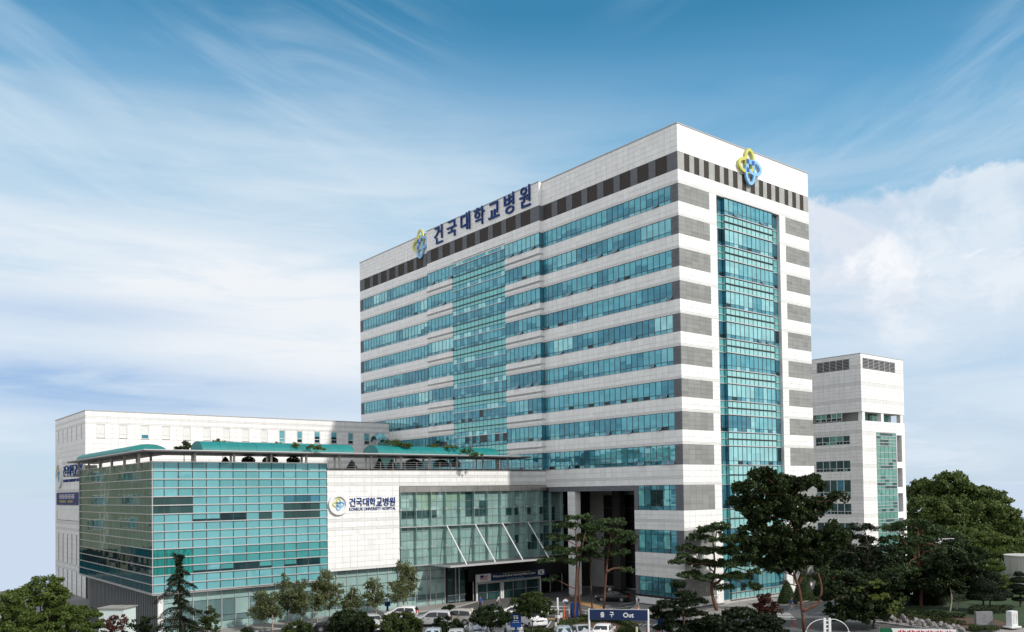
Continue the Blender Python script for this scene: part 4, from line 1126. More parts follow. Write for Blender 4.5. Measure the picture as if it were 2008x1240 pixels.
# ------------------------------------------------------------------ block across the side street, seen mirrored in the glass box
T = Thing('tan_block', 'tan walled block across the side street mirrored in the glass box', 'building', (-78, 117, 0))
T.solid('wall', 'tan_wall', -96, -63.2, 112, 124, 5.2, 27); T.solid('wall', 'tan_wall', -96, -93, 112, 124, 0, 5.2); T.solid('wall', 'tan_wall', -74, -72, 112, 124, 0, 5.2)
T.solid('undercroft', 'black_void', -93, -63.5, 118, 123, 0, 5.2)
for z in (9.0, 13.6, 18.2, 22.8):
    for x in (-91, -85.5, -80, -74.5, -69):
        T.solid('window_frame', 'off_white', x-.1, x+2.3, 111.92, 111.99, z-.1, z+1.9); T.piece('window_pane', 'glass_deep', x, x+1.05, 111.90, 111.95, z, z+1.8); T.piece('window_pane', 'glass_dark', x+1.15, x+2.2, 111.90, 111.95, z, z+1.8)
for k in range(15):
    T.solid('wall_rib', 'off_white' if k % 5 == 2 else 'tan_wall', -95.5+k*2.2, -95.3+k*2.2, 111.86, 112.0, 5.2, 27)
T.finish()

# ------------------------------------------------------------------ signs
def logo(parent, face, plane, u, z, size, origin, out=0.12, depth=0.22):
    """four looped ribbons that cross in a square"""
    parts = (('logo_yellow', 'top'), ('logo_yellow', 'left'), ('logo_sky', 'right'), ('logo_sky', 'bottom'))
    for q, (m_, nm) in enumerate(parts):
        N = 28; ov, iv = [], []
        for i in range(N):
            t = 2*math.pi*i/N
            # rounded drop shape: wide at its outer end
            r0 = 1.0
            x, y = math.sin(t)*0.30, math.cos(t)*0.46
            xi, yi = math.sin(t)*0.185, math.cos(t)*0.345
            ov.append((x, y)); iv.append((xi, yi))
        ang = {'top': 0, 'left': 90, 'right': -90, 'bottom': 180}[nm]
        c, s_ = math.cos(R(ang)), math.sin(R(ang))
        def tr(p):
            x, y = p[0], p[1]+0.24
            return ((x*c-y*s_)*size, (x*s_+y*c)*size)
        O, I = [tr(p) for p in ov], [tr(p) for p in iv]
        d0 = out+q*0.012; d1 = d0+depth
        V = []
        for dd_ in (d0, d1):
            for p in O+I:
                V.append((plane-dd_, u-p[0], z+p[1]) if face == 'A' else (u+p[0], plane-dd_, z+p[1]))
        V = [tuple(np.array(v)-np.array(origin)) for v in V]
        F_ = []
        for i in range(N):
            j = (i+1) % N
            F_ += [(i, j, j+N, i+N), (2*N+i, 2*N+j, 3*N+j, 3*N+i), (i, j, 2*N+j, 2*N+i), (N+i, N+j, 3*N+j, 3*N+i)]
        mb = MB(); mb.add(V, F_, m_); mb.build('ribbon_loop', parent)
    mb = MB(); k = 0.16*size; s2 = 0.105*size
    for (a, b) in ((-1, 1), (1, 1), (-1, -1)):
        u0, z0 = a*k, z+b*k
        d0, d1 = out+depth+.045, out+depth+.06
        v = CUBE*np.array([s2*1.3, .012, s2*1.3])
        for p in v: pass
        if face == 'A': mb.box('logo_blue', plane-d1, plane-d0, u-u0-s2*.8, u-u0+s2*.8, z0-s2*.8, z0+s2*.8)
        else: mb.box('logo_blue', u+u0-s2*.8, u+u0+s2*.8, plane-d1, plane-d0, z0-s2*.8, z0+s2*.8)
    o = mb.build('ribbon_crossing', parent); o.location = tuple(-np.array(origin))

t = Thing('roof_sign', 'big blue rooftop lettering with a knot emblem on the long side of the tower', 'sign', (-0.6, 45, 58))
org = (-0.6, 45, 58)
for ch, (y1, y0, zb, zt) in zip('건국대학교병원', [(55.44, 52.86, 58.02, 61.28), (51.46, 48.65, 58.22, 61.16), (47.3, 44.61, 58.31, 61.43), (43.43, 40.54, 58.26, 61.32), (39.41, 36.55, 58.4, 61.04), (35.27, 32.72, 58.04, 61.37), (31.31, 28.7, 58.04, 61.41)]):
    text(ch, 'sign_blue', 'letter', t.e, 'A', y1, zb-.05, -0.74, height=zt-zb-.15, width=y1-y0, extrude=0.10, offset=0.007, origin=org)
logo(t.e, 'A', 0.0, 60.9, 59.5, 3.75, org, .12, .22)
t = Thing('wall_emblem', 'yellow and blue knot emblem high on the end wall of the tower', 'sign', (14.25, 0, 58))
logo(t.e, 'B', 0.0, 14.25, 58.65, 3.6, (14.25, 0, 58), .12, .30)

def disc(mb, m_, face, plane, u, z, r, ri, d0, d1, N=40):
    V = []
    for dd_ in (d0, d1):
        for rr in (r, ri):
            for i in range(N):
                a = 2*math.pi*i/N; p = (math.cos(a)*rr, math.sin(a)*rr)
                V.append((plane-dd_, u+p[0], z+p[1]) if face == 'A' else (u+p[0], plane-dd_, z+p[1]))
    F_ = []
    for i in range(N):
        j = (i+1) % N
        F_ += [(i, j, N+j, N+i), (2*N+i, 2*N+j, 3*N+j, 3*N+i), (i, j, 2*N+j, 2*N+i), (N+i, N+j, 3*N+j, 3*N+i)]
    mb.add(V, F_, m_)
for (label, face, plane, u, z, r, tx0, tx1, tz, th, ez, eh) in (
        ('round white emblem with blue hospital lettering on the white entrance wall', 'B', 26.8, -33.22, 13.83, 1.32, -31.73, -25.2, 13.52, 1.05, 12.98, 0.36),
        ('round white emblem with blue hospital lettering on the far left side of the rear block', 'A', -51.46, 91.3, 18.97, 2.25, 88.4, 74.5, 18.55, 1.75, 17.62, 0.46)):
    org = (u, plane, z) if face == 'B' else (plane, u, z)
    t = Thing('wall_sign', label, 'sign', org)
    mb = MB(); disc(mb, 'white_paint', face, plane, u, z, r, r*.70, 0.0, 0.30); disc(mb, 'off_white', face, plane, u, z, r*.70, 0.001, 0.0, 0.10)
    o = mb.build('emblem_ring', t.e); o.location = tuple(-np.array(org))
    logo(t.e, face, plane, u, z, r*.86, org, .11, .08)
    k = 7; s_ = 1 if face == 'B' else -1; w = (tx1-tx0)/k
    for i, ch in enumerate('건국대학교병원'):
        text(ch, 'sign_blue', 'letter', t.e, face, tx0+i*w, tz, plane-.06, height=th, width=abs(w)*.88, extrude=0.05, offset=0.012, origin=org)
    text('KONKUK UNIVERSITY HOSPITAL', 'sign_blue', 'small_lettering', t.e, face, tx0, ez, plane-.04, height=eh, width=abs(tx1-tx0), extrude=0.03, offset=0.006, origin=org)

t = Thing('wall_banner', 'blue printed banner with white and yellow rows of writing on the rear block side', 'banner', (AX, 85.5, 15))
mb = MB(); mb.box('banner_blue', -.10, -.03, -8.0, 8.1, -1.05, 0.95); mb.build('banner_cloth', t.e)
mb = MB()
for i in range(9):
    y = 5.0-i*1.25
    for q in range(3): mb.box('letter_white', -.125, -.104, y-.42, y+.42, .02+q*.24, .14+q*.24)
    mb.box('letter_white', -.125, -.104, y-.45 if i % 2 else y+.30, y-.32 if i % 2 else y+.43, -.05, .68)
    if i < 8 and i != 4: mb.box('letter_yellow', -.125, -.104, y-.35, y+.35, -.66, -.30)
mb.build('banner_print', t.e)

# banner over the doors
t = Thing('welcome_banner', 'dark blue welcome banner with flags over the entrance doors', 'banner', (-7, 25.5, 3))
org = (-7, 25.5, 3)
mb = MB(); mb.box('sign_navy', -6.75, 5.6, 0.0, .05, -.22, .82); mb.box('off_white', -6.75, -4.2, -.012, -.004, -.22, .82)
mb.build('banner_cloth', t.e)
mb = MB(); mb.box('flag_red', -6.0, -4.75, -.03, -.016, .02, .66)
for k in range(3): mb.box('letter_white', -6.0, -4.75, -.034, -.031, .12+k*.2, .20+k*.2)
mb.box('sign_blue', -6.0, -5.45, -.042, -.036, .34, .66); mb.build('striped_flag', t.e)
mb = MB(); mb.box('letter_white', 4.15, 5.25, -.03, -.004, 0.0, .72); mb.tube('flag_red', [(4.70, -.034, .40), (4.70, -.044, .40)], .17, 12); mb.tube('sign_blue', [(4.70, -.034, .30), (4.70, -.046, .30)], .15, 12)
for a, b in ((4.33, .60), (5.07, .60), (4.33, .12), (5.07, .12)): mb.box('trim_black', a-.1, a+.1, -.04, -.032, b-.06, b+.06)
mb.build('white_flag', t.e)
text('Welcome to Konkuk University Medical Center', 'letter_white', 'lettering', t.e, 'B', -10.9, 3.12, 25.47, height=.42, width=7.6, extrude=.008, offset=.012, origin=org)
mb = MB()
for k in range(7): mb.box('letter_yellow', -2.2+k*.72, -1.6+k*.72, -.02, -.004, .62, .70)
for k in range(5): mb.box('logo_sky', -1.4+k*.62, -.9+k*.62, -.02, -.004, -.12, -.05)
mb.build('small_print', t.e)

# ------------------------------------------------------------------ ground, road, pavements, garden
def sheet(name, poly, z, m_, thick=None, label=None, kerb=None):
    mb = MB()
    if thick: mb.prism(m_, poly, 'z', z-thick, z)
    else: mb.add([(x, y, z) for x, y in poly], [tuple(range(len(poly)))], m_)
    o = mb.build(name); o['kind'] = 'structure'
    if o.data.polygons[0].normal.z < 0 and not thick: o.data.flip_normals()
    if kerb:
        kb = MB(); k = len(poly)
        for i in kerb:
            a, b = Vector(poly[i]).to_3d(), Vector(poly[(i+1) % k]).to_3d(); L = (b-a).length; nseg = max(1, int(L/1.0))
            ang = math.atan2((b-a).y, (b-a).x)
            for j in range(nseg):
                c = a+(b-a)*((j+.5)/nseg); mt = Matrix.Translation((c.x, c.y, 0)) @ Matrix.Rotation(ang, 4, 'Z')
                kb.box('kerb_stone', -L/nseg/2+.01, L/nseg/2-.01, -.09, .09, z-.14, z+.012, mt)
        ko = kb.build('kerb', o)
    return o
mb = MB()
B_ = 3000
# the site stands on a low rise: the land falls away behind the buildings
fw, rt = np.array([math.sin(YAW), math.cos(YAW)]), np.array([math.cos(YAW), -math.sin(YAW)])
e1 = np.array([-44.7, 96.0]); e0 = np.array([-B_, 96.0]); far_d = 335.0
e2 = CAM[:2]+fw*far_d-rt*far_d*.50; e3 = CAM[:2]+fw*far_d+rt*B_
bk = CAM[:2]-fw*B_; g = [tuple(e0)+(-.03,), tuple(e1)+(-.03,), tuple(e2)+(-.03,), tuple(e3)+(-.03,), tuple(bk+rt*B_)+(-.03,), tuple(bk-rt*B_*1.2)+(-.03,)]
sk = [tuple(e0+np.array([0, 60]))+(-34,), tuple(e1+np.array([8, 60]))+(-34,), tuple(e2+fw*60)+(-34,), tuple(e3+fw*60)+(-34,)]
mb.add(g+sk, [(5, 4, 3, 2, 1, 0), (0, 1, 7, 6), (1, 2, 8, 7), (2, 3, 9, 8)], 'far_land')
mb.add([(-B_, 96, -.03), (-64, 96, -.03), (-26, 380, -.03), (300, 2900, -.03), (-B_, B_, -.03)], [(0, 1, 2, 3, 4)], 'far_land')
o = mb.build('ground'); o['kind'] = 'structure'
sheet('road', [(-75, -60), (16, -60), (16, -18), (34, -10), (60, -9), (60, -4.5), (12, -4.5), (11.4, 27), (-75, 62)], 0.0, 'asphalt')
pv = [(-0.05, 8.6), (-4.0, 5.6), (-8.7, 0.6), (-8.2, -2.2), (-5.5, -5.6), (1.0, -8.2), (9.0, -6.0), (30, -5.2), (30, -0.1), (-0.05, -0.1)]
sheet('side_street', [(-150, 62), (-75.2, 62), (-66, 62), (-64.5, 96), (-64, 111), (-150, 111)], 0.004, 'asphalt')
sheet('pavement', pv, 0.12, 'pavement', 0.12, kerb=range(1, 7))
sheet('pavement', [(-53, 23.2), (-30, 22.8), (-18, 23.6), (-13, 26.4), (-17, 27.4), (-53.6, 27.4)], 0.10, 'pavement', 0.10, kerb=range(0, 3))
sheet('ochre_path', [(-2.6, 16.6), (-4.3, 15.6), (-7.2, 7.4), (-5.1, 3.8), (-4.2, 5.5), (-5.7, 7.6), (-2.6, 15.0)], 0.012, 'ochre_paving')
sheet('ochre_path', [(-16.4, -6.2), (-11.0, -11.8), (-5.0, -15.2), (-5.6, -16.6), (-12.2, -13.2), (-17.4, -7.6)], 0.012, 'ochre_paving')
sheet('ochre_path', [(-17.0, 7.4), (-15.6, 7.2), (-14.6, 5.4), (-15.8, 5.2)], 0.012, 'ochre_paving')
sheet('planting_bed', [(-23.5, -1.8), (-19, 1.6), (-14.2, 4.4), (-10.4, 2.9), (-10.9, -0.6), (-14.4, -4.8), (-17.2, -7.0), (-21, -5.0)], 0.14, 'soil', 0.14, kerb=range(0, 8))
sheet('garden_soil', [(9.2, -17.5), (8.2, -31.5), (13.0, -33.6), (16.5, -30.8), (15.0, -18)], 0.30, 'soil', 0.30)
sheet('lawn', [(15.0, -17.8), (16.4, -30.7), (13.1, -33.5), (16, -35), (70, -62), (140, -40), (140, -3), (62, -9.5), (35, -12)], 0.32, 'grass', 0.32)
sheet('garden_path', [(7.6, -18.0), (9.1, -17.4), (8.1, -31.6), (12.9, -33.7), (15.9, -35.1), (40, -47.2), (39, -49), (14, -36.6), (6.6, -32.6)], 0.10, 'pavement', 0.10, kerb=(0, 8))
pm = MB()
def mark(m_, x0, y0, x1, y1, w):
    a, b = Vector((x0, y0, 0)), Vector((x1, y1, 0)); L = (b-a).length; c = (a+b)/2
    pm.box(m_, -L/2, L/2, -w/2, w/2, .001, .004, Matrix.Translation(c) @ Matrix.Rotation(math.atan2(y1-y0, x1-x0), 4, 'Z'))
for a, b in ((G(1170, 1197), G(1243, 1189)), (G(1215, 1186), G(1243, 1181))): mark('lane_paint', *a, *b, .15)
for k in range(6): p = G(1243+k*10, 1226); mark('lane_paint', p[0]-.5, p[1]-.2, p[0]+.8, p[1]+.4, .16)
for k in range(5): p = G(1534+k*3, 1203+k*3); mark('lane_paint', *shift(p, -.9), *shift(p, .9), .35)
mark('yellow_paint', *G(1552, 1188), *G(1690, 1166), .15)
mark('yellow_paint', *G(1178, 1213), *G(1262, 1224), .12)
for k in range(10): p = G(800+k*34, 1240-k*1.2); mark('lane_paint', *p, *shift(p, .5, 4.8), .12)
o = pm.build('road_markings'); o['kind'] = 'structure'
# low hills across the city behind the viewpoint (mirrored in the glass)
mb = MB(); K = 72; ring = []
for i in range(K+1):
    a = R(150)+R(170)*i/K; r_ = 1500
    ring.append((math.cos(a)*r_, math.sin(a)*r_, 40+30*math.sin(i*.55)+22*math.sin(i*.23+1)+9*math.sin(i*1.9)))
V = []
for (x, y, z) in ring: V += [(x*.75, y*.75, -1), (x, y, z), (x*1.3, y*1.3, -1)]
mb.add(V, [(3*i+q, 3*i+3+q, 3*i+4+q, 3*i+1+q) for i in range(K) for q in (0, 1)], 'hill')
o = mb.build('hills', smooth=True); o['kind'] = 'structure'

# ------------------------------------------------------------------ site furniture
t = Thing('gate_sign', 'wide navy exit sign reading Out between two pale posts over the car park lane', 'sign', (0, 0, 0))
pa, pb = np.array(CAM)+ray(1155, 1200)*85.0, np.array(CAM)+ray(1271, 1211)*84.0
zc_ = (pa[2]+pb[2])/2; t.e.location = (pa[0], pa[1], 0)
Lg = math.hypot(pb[0]-pa[0], pb[1]-pa[1]); t.e.rotation_euler = (0, 0, math.atan2(pb[1]-pa[1], pb[0]-pa[0]))
mb = MB(); mb.box('sign_navy', .05, Lg-.05, -.08, .08, zc_-.52, zc_+.47); mb.box('rail_metal', .05, Lg-.05, -.09, .09, zc_+.47, zc_+.53); mb.build('sign_board', t.e)
for x in (0, Lg):
    mb = MB(); mb.tube('white_paint', [(x, 0, 0), (x, 0, zc_+.55)], .10, 8); mb.build('post', t.e)
for s, x, h, w in (('출', 1.12, .52, .40), ('구', 2.02, .52, .42), ('Out', 3.35, .46, 1.02)):
    me = text('%s' % s, 'letter_white', 'lettering', t.e, 'B', x, zc_-.26, -.085, height=h, width=w, extrude=.006, offset=.014)
def ball(mb, m_, c, r, n=10, zs=1.0):
    V, F_ = [], []
    for i in range(n+1):
        th = math.pi*i/n
        for j in range(n): V.append((c[0]+r*math.sin(th)*math.cos(2*math.pi*j/n), c[1]+r*math.sin(th)*math.sin(2*math.pi*j/n), c[2]+r*zs*math.cos(th)))
    for i in range(n):
        for j in range(n): F_.append((i*n+j, (i+1)*n+j, (i+1)*n+(j+1) % n, i*n+(j+1) % n))
    mb.add(V, F_, m_); return mb
CA = math.atan2(math.sin(-YAW), math.cos(-YAW))         # view right axis as a rotation about z
def thing_at(name, label, cat, p, group=None, rot=0.0):
    return Thing(name, label, cat, (p[0], p[1], 0), group, CA+rot)

# square service kiosk at the left
p = G(230, 1262); t = thing_at('service_kiosk', 'white boxy kiosk with flat metal roof beside the slatted garage wall', 'kiosk', p, rot=R(-6))
hk = H(p, 1190)
mb = MB(); mb.box('kiosk_wall', -1.35, 1.35, -1.0, 1.1, 0, hk-.1); mb.build('cabin', t.e)
mb = MB(); mb.box('pavement', -1.5, 1.5, -1.15, 1.25, hk-.1, hk); mb.box('slat_grey', -.5, -.47, -1.16, 1.24, hk, hk+.03); mb.box('slat_grey', .5, .53, -1.16, 1.24, hk, hk+.03); mb.build('roof', t.e)
mb = MB(); mb.box('pale_glass', -1.38, -1.35, -.8, .9, .9, hk-.3); mb.build('side_panel', t.e)
mb = MB(); mb.box('pale_stripe', -.02, .0, -1.008, -1.0, .1, hk-.2); mb.box('coping', -1.30, 1.30, -1.01, -1.0, .05, .15); mb.build('panel_joint', t.e)

# white-and-cream marker posts along the parking rows
for px, py, yt, lab in ((926, 1256, 1193, 'cream marker post in front of the pale blue van'), (1090, 1256, 1221, 'cream marker post at the left end of the planting bed'), (747, 1250, 1214, 'cream marker post between the clipped shrubs on the left'), (1249, 1262, 1230, 'cream marker post by the right leg of the exit sign'), (1500, 1205, 1186, 'cream marker post in the reddish shrubs before the tower')):
    p = G(px, py); h = max(.9, H(p, yt)); t = thing_at('marker_post', lab, 'post', p, 'cream marker posts')
    mb = MB(); mb.tube('cream_post', [(0, 0, h*.42), (0, 0, h)], .11, 8); mb.build('post_head', t.e); mb = MB(); mb.tube('coping', [(0, 0, 0), (0, 0, h*.42)], .05, 6); mb.build('post_stem', t.e)
# blue parking signs on posts
def sign_post(px, py, yt, w, h, lab, kind):
    p = G(px, py); z = H(p, yt); t = thing_at('parking_sign', lab, 'sign', p)
    mb = MB(); mb.tube('sign_blue', [(0, 0, 0), (0, 0, z)], .12 if kind else .05, 8); mb.build('post', t.e)
    mb = MB(); mb.box('sign_blue', -w/2, w/2, -.14, -.06, z-h, z); mb.build('sign_board', t.e)
    mb = MB()
    if kind == 1:
        mb.box('letter_white', -.24, -.06, -.155, -.142, z-.50, z-.30); mb.box('letter_white', .06, .24, -.155, -.142, z-.50, z-.30); mb.box('letter_white', -.24, .24, -.155, -.142, z-.24, z-.17)
        mb.box('letter_white', -.30, .30, -.155, -.142, z-.72, z-.66); mb.box('letter_white', -.30, .30, -.155, -.142, z-.88, z-.84)
    else:
        mb.box('letter_yellow', -w*.1, w*.36, -.155, -.142, z-h*.5, z-h*.38); mb.box('letter_yellow', w*.1, w*.24, -.155, -.142, z-h*.62, z-h*.2)
    mb.build('sign_print', t.e)
sign_post(1012, 1256, 1204, 1.1, 1.35, 'blue square parking sign with white symbols in front of the white cars', 1)
sign_post(1299, 1246, 1212, .95, .75, 'small blue sign with yellow arrow under the dark pine', 0)
p = G(760, 1208); t = thing_at('parking_sign', 'small blue sign on a short post by the tallest birch', 'sign', p)
mb = MB(); mb.box('sign_blue', -.34, .34, -.05, .05, 1.2, 1.75); mb.build('sign_board', t.e); mb = MB(); mb.tube('sign_blue', [(0, 0, 0), (0, 0, 1.2)], .14, 6); mb.build('post', t.e)
# blue panel by the red pine
p = G(1127, 1212); t = thing_at('notice_panel', 'tall plain blue notice panel beside the twin pine trunks', 'sign', p)
mb = MB(); mb.box('sign_blue', -.48, .48, -.06, .06, .05, 1.80); mb.build('panel', t.e); mb = MB(); mb.tube('rail_metal', [(.52, 0, 0), (.52, 0, 1.85)], .05, 6); mb.tube('rail_metal', [(-.52, 0, 0), (-.52, 0, 1.85)], .03, 6); mb.build('frame', t.e)
# white column lamp
p = G(1094, 1222); h = H(p, 1174); t = thing_at('column_lamp', 'slim pole lamp with long white tube head beside the road mirror', 'lamp', p)
mb = MB(); mb.tube('white_paint', [(0, 0, h-1.2), (0, 0, h)], .10, 8); ball(mb, 'white_paint', (0, 0, h), .10, 8); mb.build('lamp_tube', t.e); mb = MB(); mb.tube('coping', [(0, 0, 0), (0, 0, h-1.2)], .06, 6); mb.tube('coping', [(0, 0, 0), (0, 0, .3)], .12, 6); mb.build('pole', t.e)
# convex traffic mirror
p = G(1106, 1213); h = H(p, 1182); t = thing_at('road_mirror', 'round convex road mirror on an orange post', 'road mirror', p)
mb = MB(); mb.tube('orange_paint', [(0, 0, 0), (0, 0, h)], .08, 8); mb.build('post', t.e)
mb = MB(); ball(mb, 'mirror', (.22, -.02, h+.05), .38, 12); me_ = mb.mesh('mirror_face')
co = np.array(mb.v[0]); co[:, 1] = -.06+(co[:, 1]+.02)*.25; mb.v[0] = co; mb.build('mirror_face', t.e, smooth=True)
mb = MB(); mb.tube('orange_paint', [(.22+.41*math.cos(a), .03, h+.05+.41*math.sin(a)) for a in np.linspace(.3, 1.6, 8)], .05, 6); mb.build('mirror_hood', t.e)
# flexible lane posts and cones
def cone_things():
    first = None
    for px, py, lab in ((1070, 1226, 'red flexible post beside the white estate car'), (1112, 1212, 'red flexible post next to the orange mirror post'), (1268, 1246, 'red flexible post at the right leg of the exit sign'), (1289, 1240, 'red flexible post left of the small blue sign'), (1309, 1240, 'red flexible post right of the small blue sign'), (1553, 1225, 'red flexible post before the crooked red trunk'), (1591, 1232, 'red flexible post right of the crooked red trunk'), (1559, 1230, 'red flexible post touching the crooked red trunk')):
        p = G(px, py)
        if first is None:
            first = thing_at('lane_post', lab, 'lane post', p, 'red flexible lane posts')
            mb = MB(); mb.tube('red_paint', [(0, 0, .05), (0, 0, .75)], .05, 8); mb.build('post', first.e); mb = MB(); mb.tube('red_paint', [(0, 0, 0), (0, 0, .06)], [.14, .10], 10); mb.build('base', first.e); mb = MB(); mb.tube('letter_white', [(0, 0, .5), (0, 0, .58)], .053, 8); mb.build('band', first.e)
        else:
            c = copy_tree(first.e); c.location = (p[0], p[1], 0); c['label'] = lab
cone_things()
p = G(1252, 1203); t = thing_at('traffic_cone', 'orange traffic cone at the feet of the walking person', 'traffic cone', (p[0], p[1]-.0))
t.e.location.z = .12
mb = MB(); mb.tube('orange_paint', [(0, 0, .04), (0, 0, .7)], [.17, .03], 12); mb.build('cone', t.e); mb = MB(); mb.box('orange_paint', -.2, .2, -.2, .2, 0, .04); mb.build('base', t.e); mb = MB(); mb.tube('letter_white', [(0, 0, .34), (0, 0, .46)], [.113, .084], 12); mb.build('band', t.e)
# white barrier rails in front of the porch
for (a, b, lab) in ((G(1075, 1205), G(1116, 1205), 'white barrier rail behind the column lamp'), (G(1140, 1212), G(1156, 1214), 'white barrier rail behind the left post of the exit sign'), (G(1210, 1219), G(1226, 1221), 'short white barrier rail under the exit sign')):
    t = Thing('barrier_rail', lab, 'railing', (a[0], a[1], 0), 'white barrier rails'); t.e.rotation_euler = (0, 0, math.atan2(b[1]-a[1], b[0]-a[0])); L = math.hypot(b[0]-a[0], b[1]-a[1])
    mb = MB(); [mb.tube('white_paint', [(0, 0, z), (L, 0, z)], .045, 6) for z in (.55, .95)]; mb.build('rail', t.e)
    for x in (0, L/2, L):
        mb = MB(); mb.tube('white_paint', [(x, 0, 0), (x, 0, 1.0)], .05, 6); mb.build('post', t.e)
# white twin-column gate lamp
p = np.array(CAM)+ray(1622, 1225)*83.0; t = thing_at('gate_lamp', 'white twin column gate lamp with two drooping curved arms', 'lamp', (p[0], p[1]))
zt = float(p[2]+.62)
for x in (-.24, .24):
    mb = MB(); mb.box('white_paint', x-.11, x+.11, -.1, .1, 0, zt); mb.build('column', t.e)
mb = MB(); [mb.box('white_paint', -.11, .11, -.06, .06, z, z+.10) for z in np.arange(.4, zt, .38)]; mb.build('cross_bar', t.e)
for s in (-1, 1):
    mb = MB(); mb.tube('white_paint', [(s*.3, 0, zt-.25)]+[(s*(.3+1.75*math.sin(q)), 0, zt-1.35+1.25*math.cos(q*1.05)) for q in np.linspace(.12, 1.55, 9)], .033, 6); mb.build('arm', t.e)
    mb = MB(); mb.tube('white_paint', [(s*2.05, 0, zt-1.32), (s*2.05, 0, zt-1.5)], [.08, .30], 10); ball(mb, 'off_white', (s*2.05, 0, zt-1.52), .26, 10, .55); mb.build('lamp_head', t.e)
# banner at the lower right edge
p = np.array(CAM)+ray(1725, 1236)*84.0; q_ = np.array(CAM)+ray(1875, 1249)*82.5
t = Thing('roadside_banner', 'white and green roadside banner with red lettering at the bottom edge', 'banner', (p[0], p[1], 0)); t.e.rotation_euler = (0, 0, math.atan2(q_[1]-p[1], q_[0]-p[0])); L = math.hypot(q_[0]-p[0], q_[1]-p[1]); z = float(p[2])
mb = MB(); mb.box('letter_white', 1.05, L, -.015, .015, z-.75, z+.20); mb.build('banner_cloth', t.e); mb = MB(); mb.prism('sign_green', [(0, z-.75), (1.5, z-.75), (1.05, z+.20), (0, z+.20)], 'y', -.03, -.016); mb.build('green_panel', t.e)
mb = MB()
for k in range(12):
    for a in range(2): mb.box('letter_red', 1.65+k*.42, 1.95+k*.42, -.03, -.016, z-.12-.16*a, z-.02-.16*a)
    mb.box('letter_red', 1.65+k*.42 if k % 2 else 1.85+k*.42, 1.75+k*.42 if k % 2 else 1.95+k*.42, -.03, -.016, z-.55, z+.06)
mb.build('banner_print', t.e)
for x in (0, L):
    mb = MB(); mb.tube('coping', [(x, .03, 0), (x, .03, z+.25)], .04, 6); mb.build('post', t.e)
# monuments
p = G(1929, 1233); t = thing_at('stone_tablet', 'square grey granite tablet with short carved lines on the lawn', 'monument', p, rot=R(2)); zz_ = .30
mb = MB(); mb.box('monument_grey', -.88, .88, -.22, .22, zz_, zz_+1.48); mb.build('slab', t.e, bevel=.02)
mb = MB()
for k, w in enumerate((.12, .22, .16, .2)): mb.box('dark_granite', -w, w, -.228, -.221, zz_+1.10-k*.22, zz_+1.15-k*.22)
mb.build('inscription', t.e)
p = G(1985, 1236); t = thing_at('marble_pillar', 'white marble pillar monument on a low base, right of the granite tablet', 'monument', p, rot=R(25))
mb = MB(); mb.box('marble', -.75, .75, -.55, .55, .28, .42); mb.build('base', t.e, bevel=.02); mb = MB(); mb.box('marble', -.46, .46, -.34, .34, .42, 1.98); mb.build('shaft', t.e, bevel=.03)
mb = MB()
for k in range(3): [mb.box('monument_grey', -.3+k*.25, -.22+k*.25, -.347, -.341, .7+.13*j, .78+.13*j) for j in range(8)]
mb.build('inscription', t.e)
# round store tank
p = (44.5, -22.4); t = Thing('round_store', 'round pale concrete tank behind the clipped trees at the right edge', 'tank', (p[0], p[1], .3)); hh = 4.9; rr = 2.6
mb = MB(); N = 32
for k in range(16):
    a0, a1 = 2*math.pi*k/16+.004, 2*math.pi*(k+1)/16-.004
    m1 = MB()
    for z0, z1 in ((0, 2.4), (2.42, hh)):
        V = [(math.cos(a)*r_, math.sin(a)*r_, z) for z in (z0, z1) for r_ in (rr, rr-.15) for a in (a0, (a0+a1)/2, a1)]
        m1.add(V, [(0, 1, 7, 6), (1, 2, 8, 7), (6, 7, 10, 9), (7, 8, 11, 10), (0, 6, 9, 3), (2, 5, 11, 8)], 'tank_wall')
    m1.build('wall_panel', t.e)
mb = MB(); mb.tube('tank_wall', [(0, 0, hh), (0, 0, hh+.14)], [rr+.08, rr+.08], 32); mb.build('lid', t.e); mb = MB(); mb.tube('dark_metal', [(math.cos(a)*(rr+.02), math.sin(a)*(rr+.02), 2.41) for a in np.linspace(0, 6.2832, 33)], .03, 4); mb.build('hoop', t.e)
# border rocks
rk = [(1722+k*8.2, 1212+k*1.15+(k % 3)*3.2, 5.5+((k*37) % 7)*.9) for k in range(21)]
for k, (px, py, w) in enumerate(rk):
    p = G(px, py+3); s = w/25.0
    bm = bmesh.new(); bmesh.ops.create_icosphere(bm, subdivisions=2, radius=1.0)
    rr_ = random.Random(k)
    ph = [rr_.uniform(0, 6) for _ in range(6)]
    for v in bm.verts:
        c = v.co; f_ = 1+.22*math.sin(3*c.x+ph[0])*math.cos(2.6*c.y+ph[1])+.15*math.sin(5*c.z+ph[2]+2*c.x); v.co = Vector((c.x*f_*s*(.8+.4*math.sin(ph[3])**2), c.y*f_*s*.8, max(-.35, c.z*f_)*s*(.9+.5*math.cos(ph[4])**2)))
    me = bpy.data.meshes.new('border_rock'); bm.to_mesh(me); bm.free(); me.materials.append(MATS['rock'])
    o = link('border_rock', me, None, (p[0], p[1], .30+s*.2), (0, 0, ph[5])); o['category'] = 'rock'; o['group'] = 'rocks along the garden border'
    near = ('under the dark weeping maple', 'below the clipped garden cone', 'between the garden trees and the banner', 'at the banner end of the row', 'beside the granite tablet')[min(4, k*5//len(rk))]
    o['label'] = '%s grey boulder %s' % (('low', 'upright', 'broad')[k % 3], near)

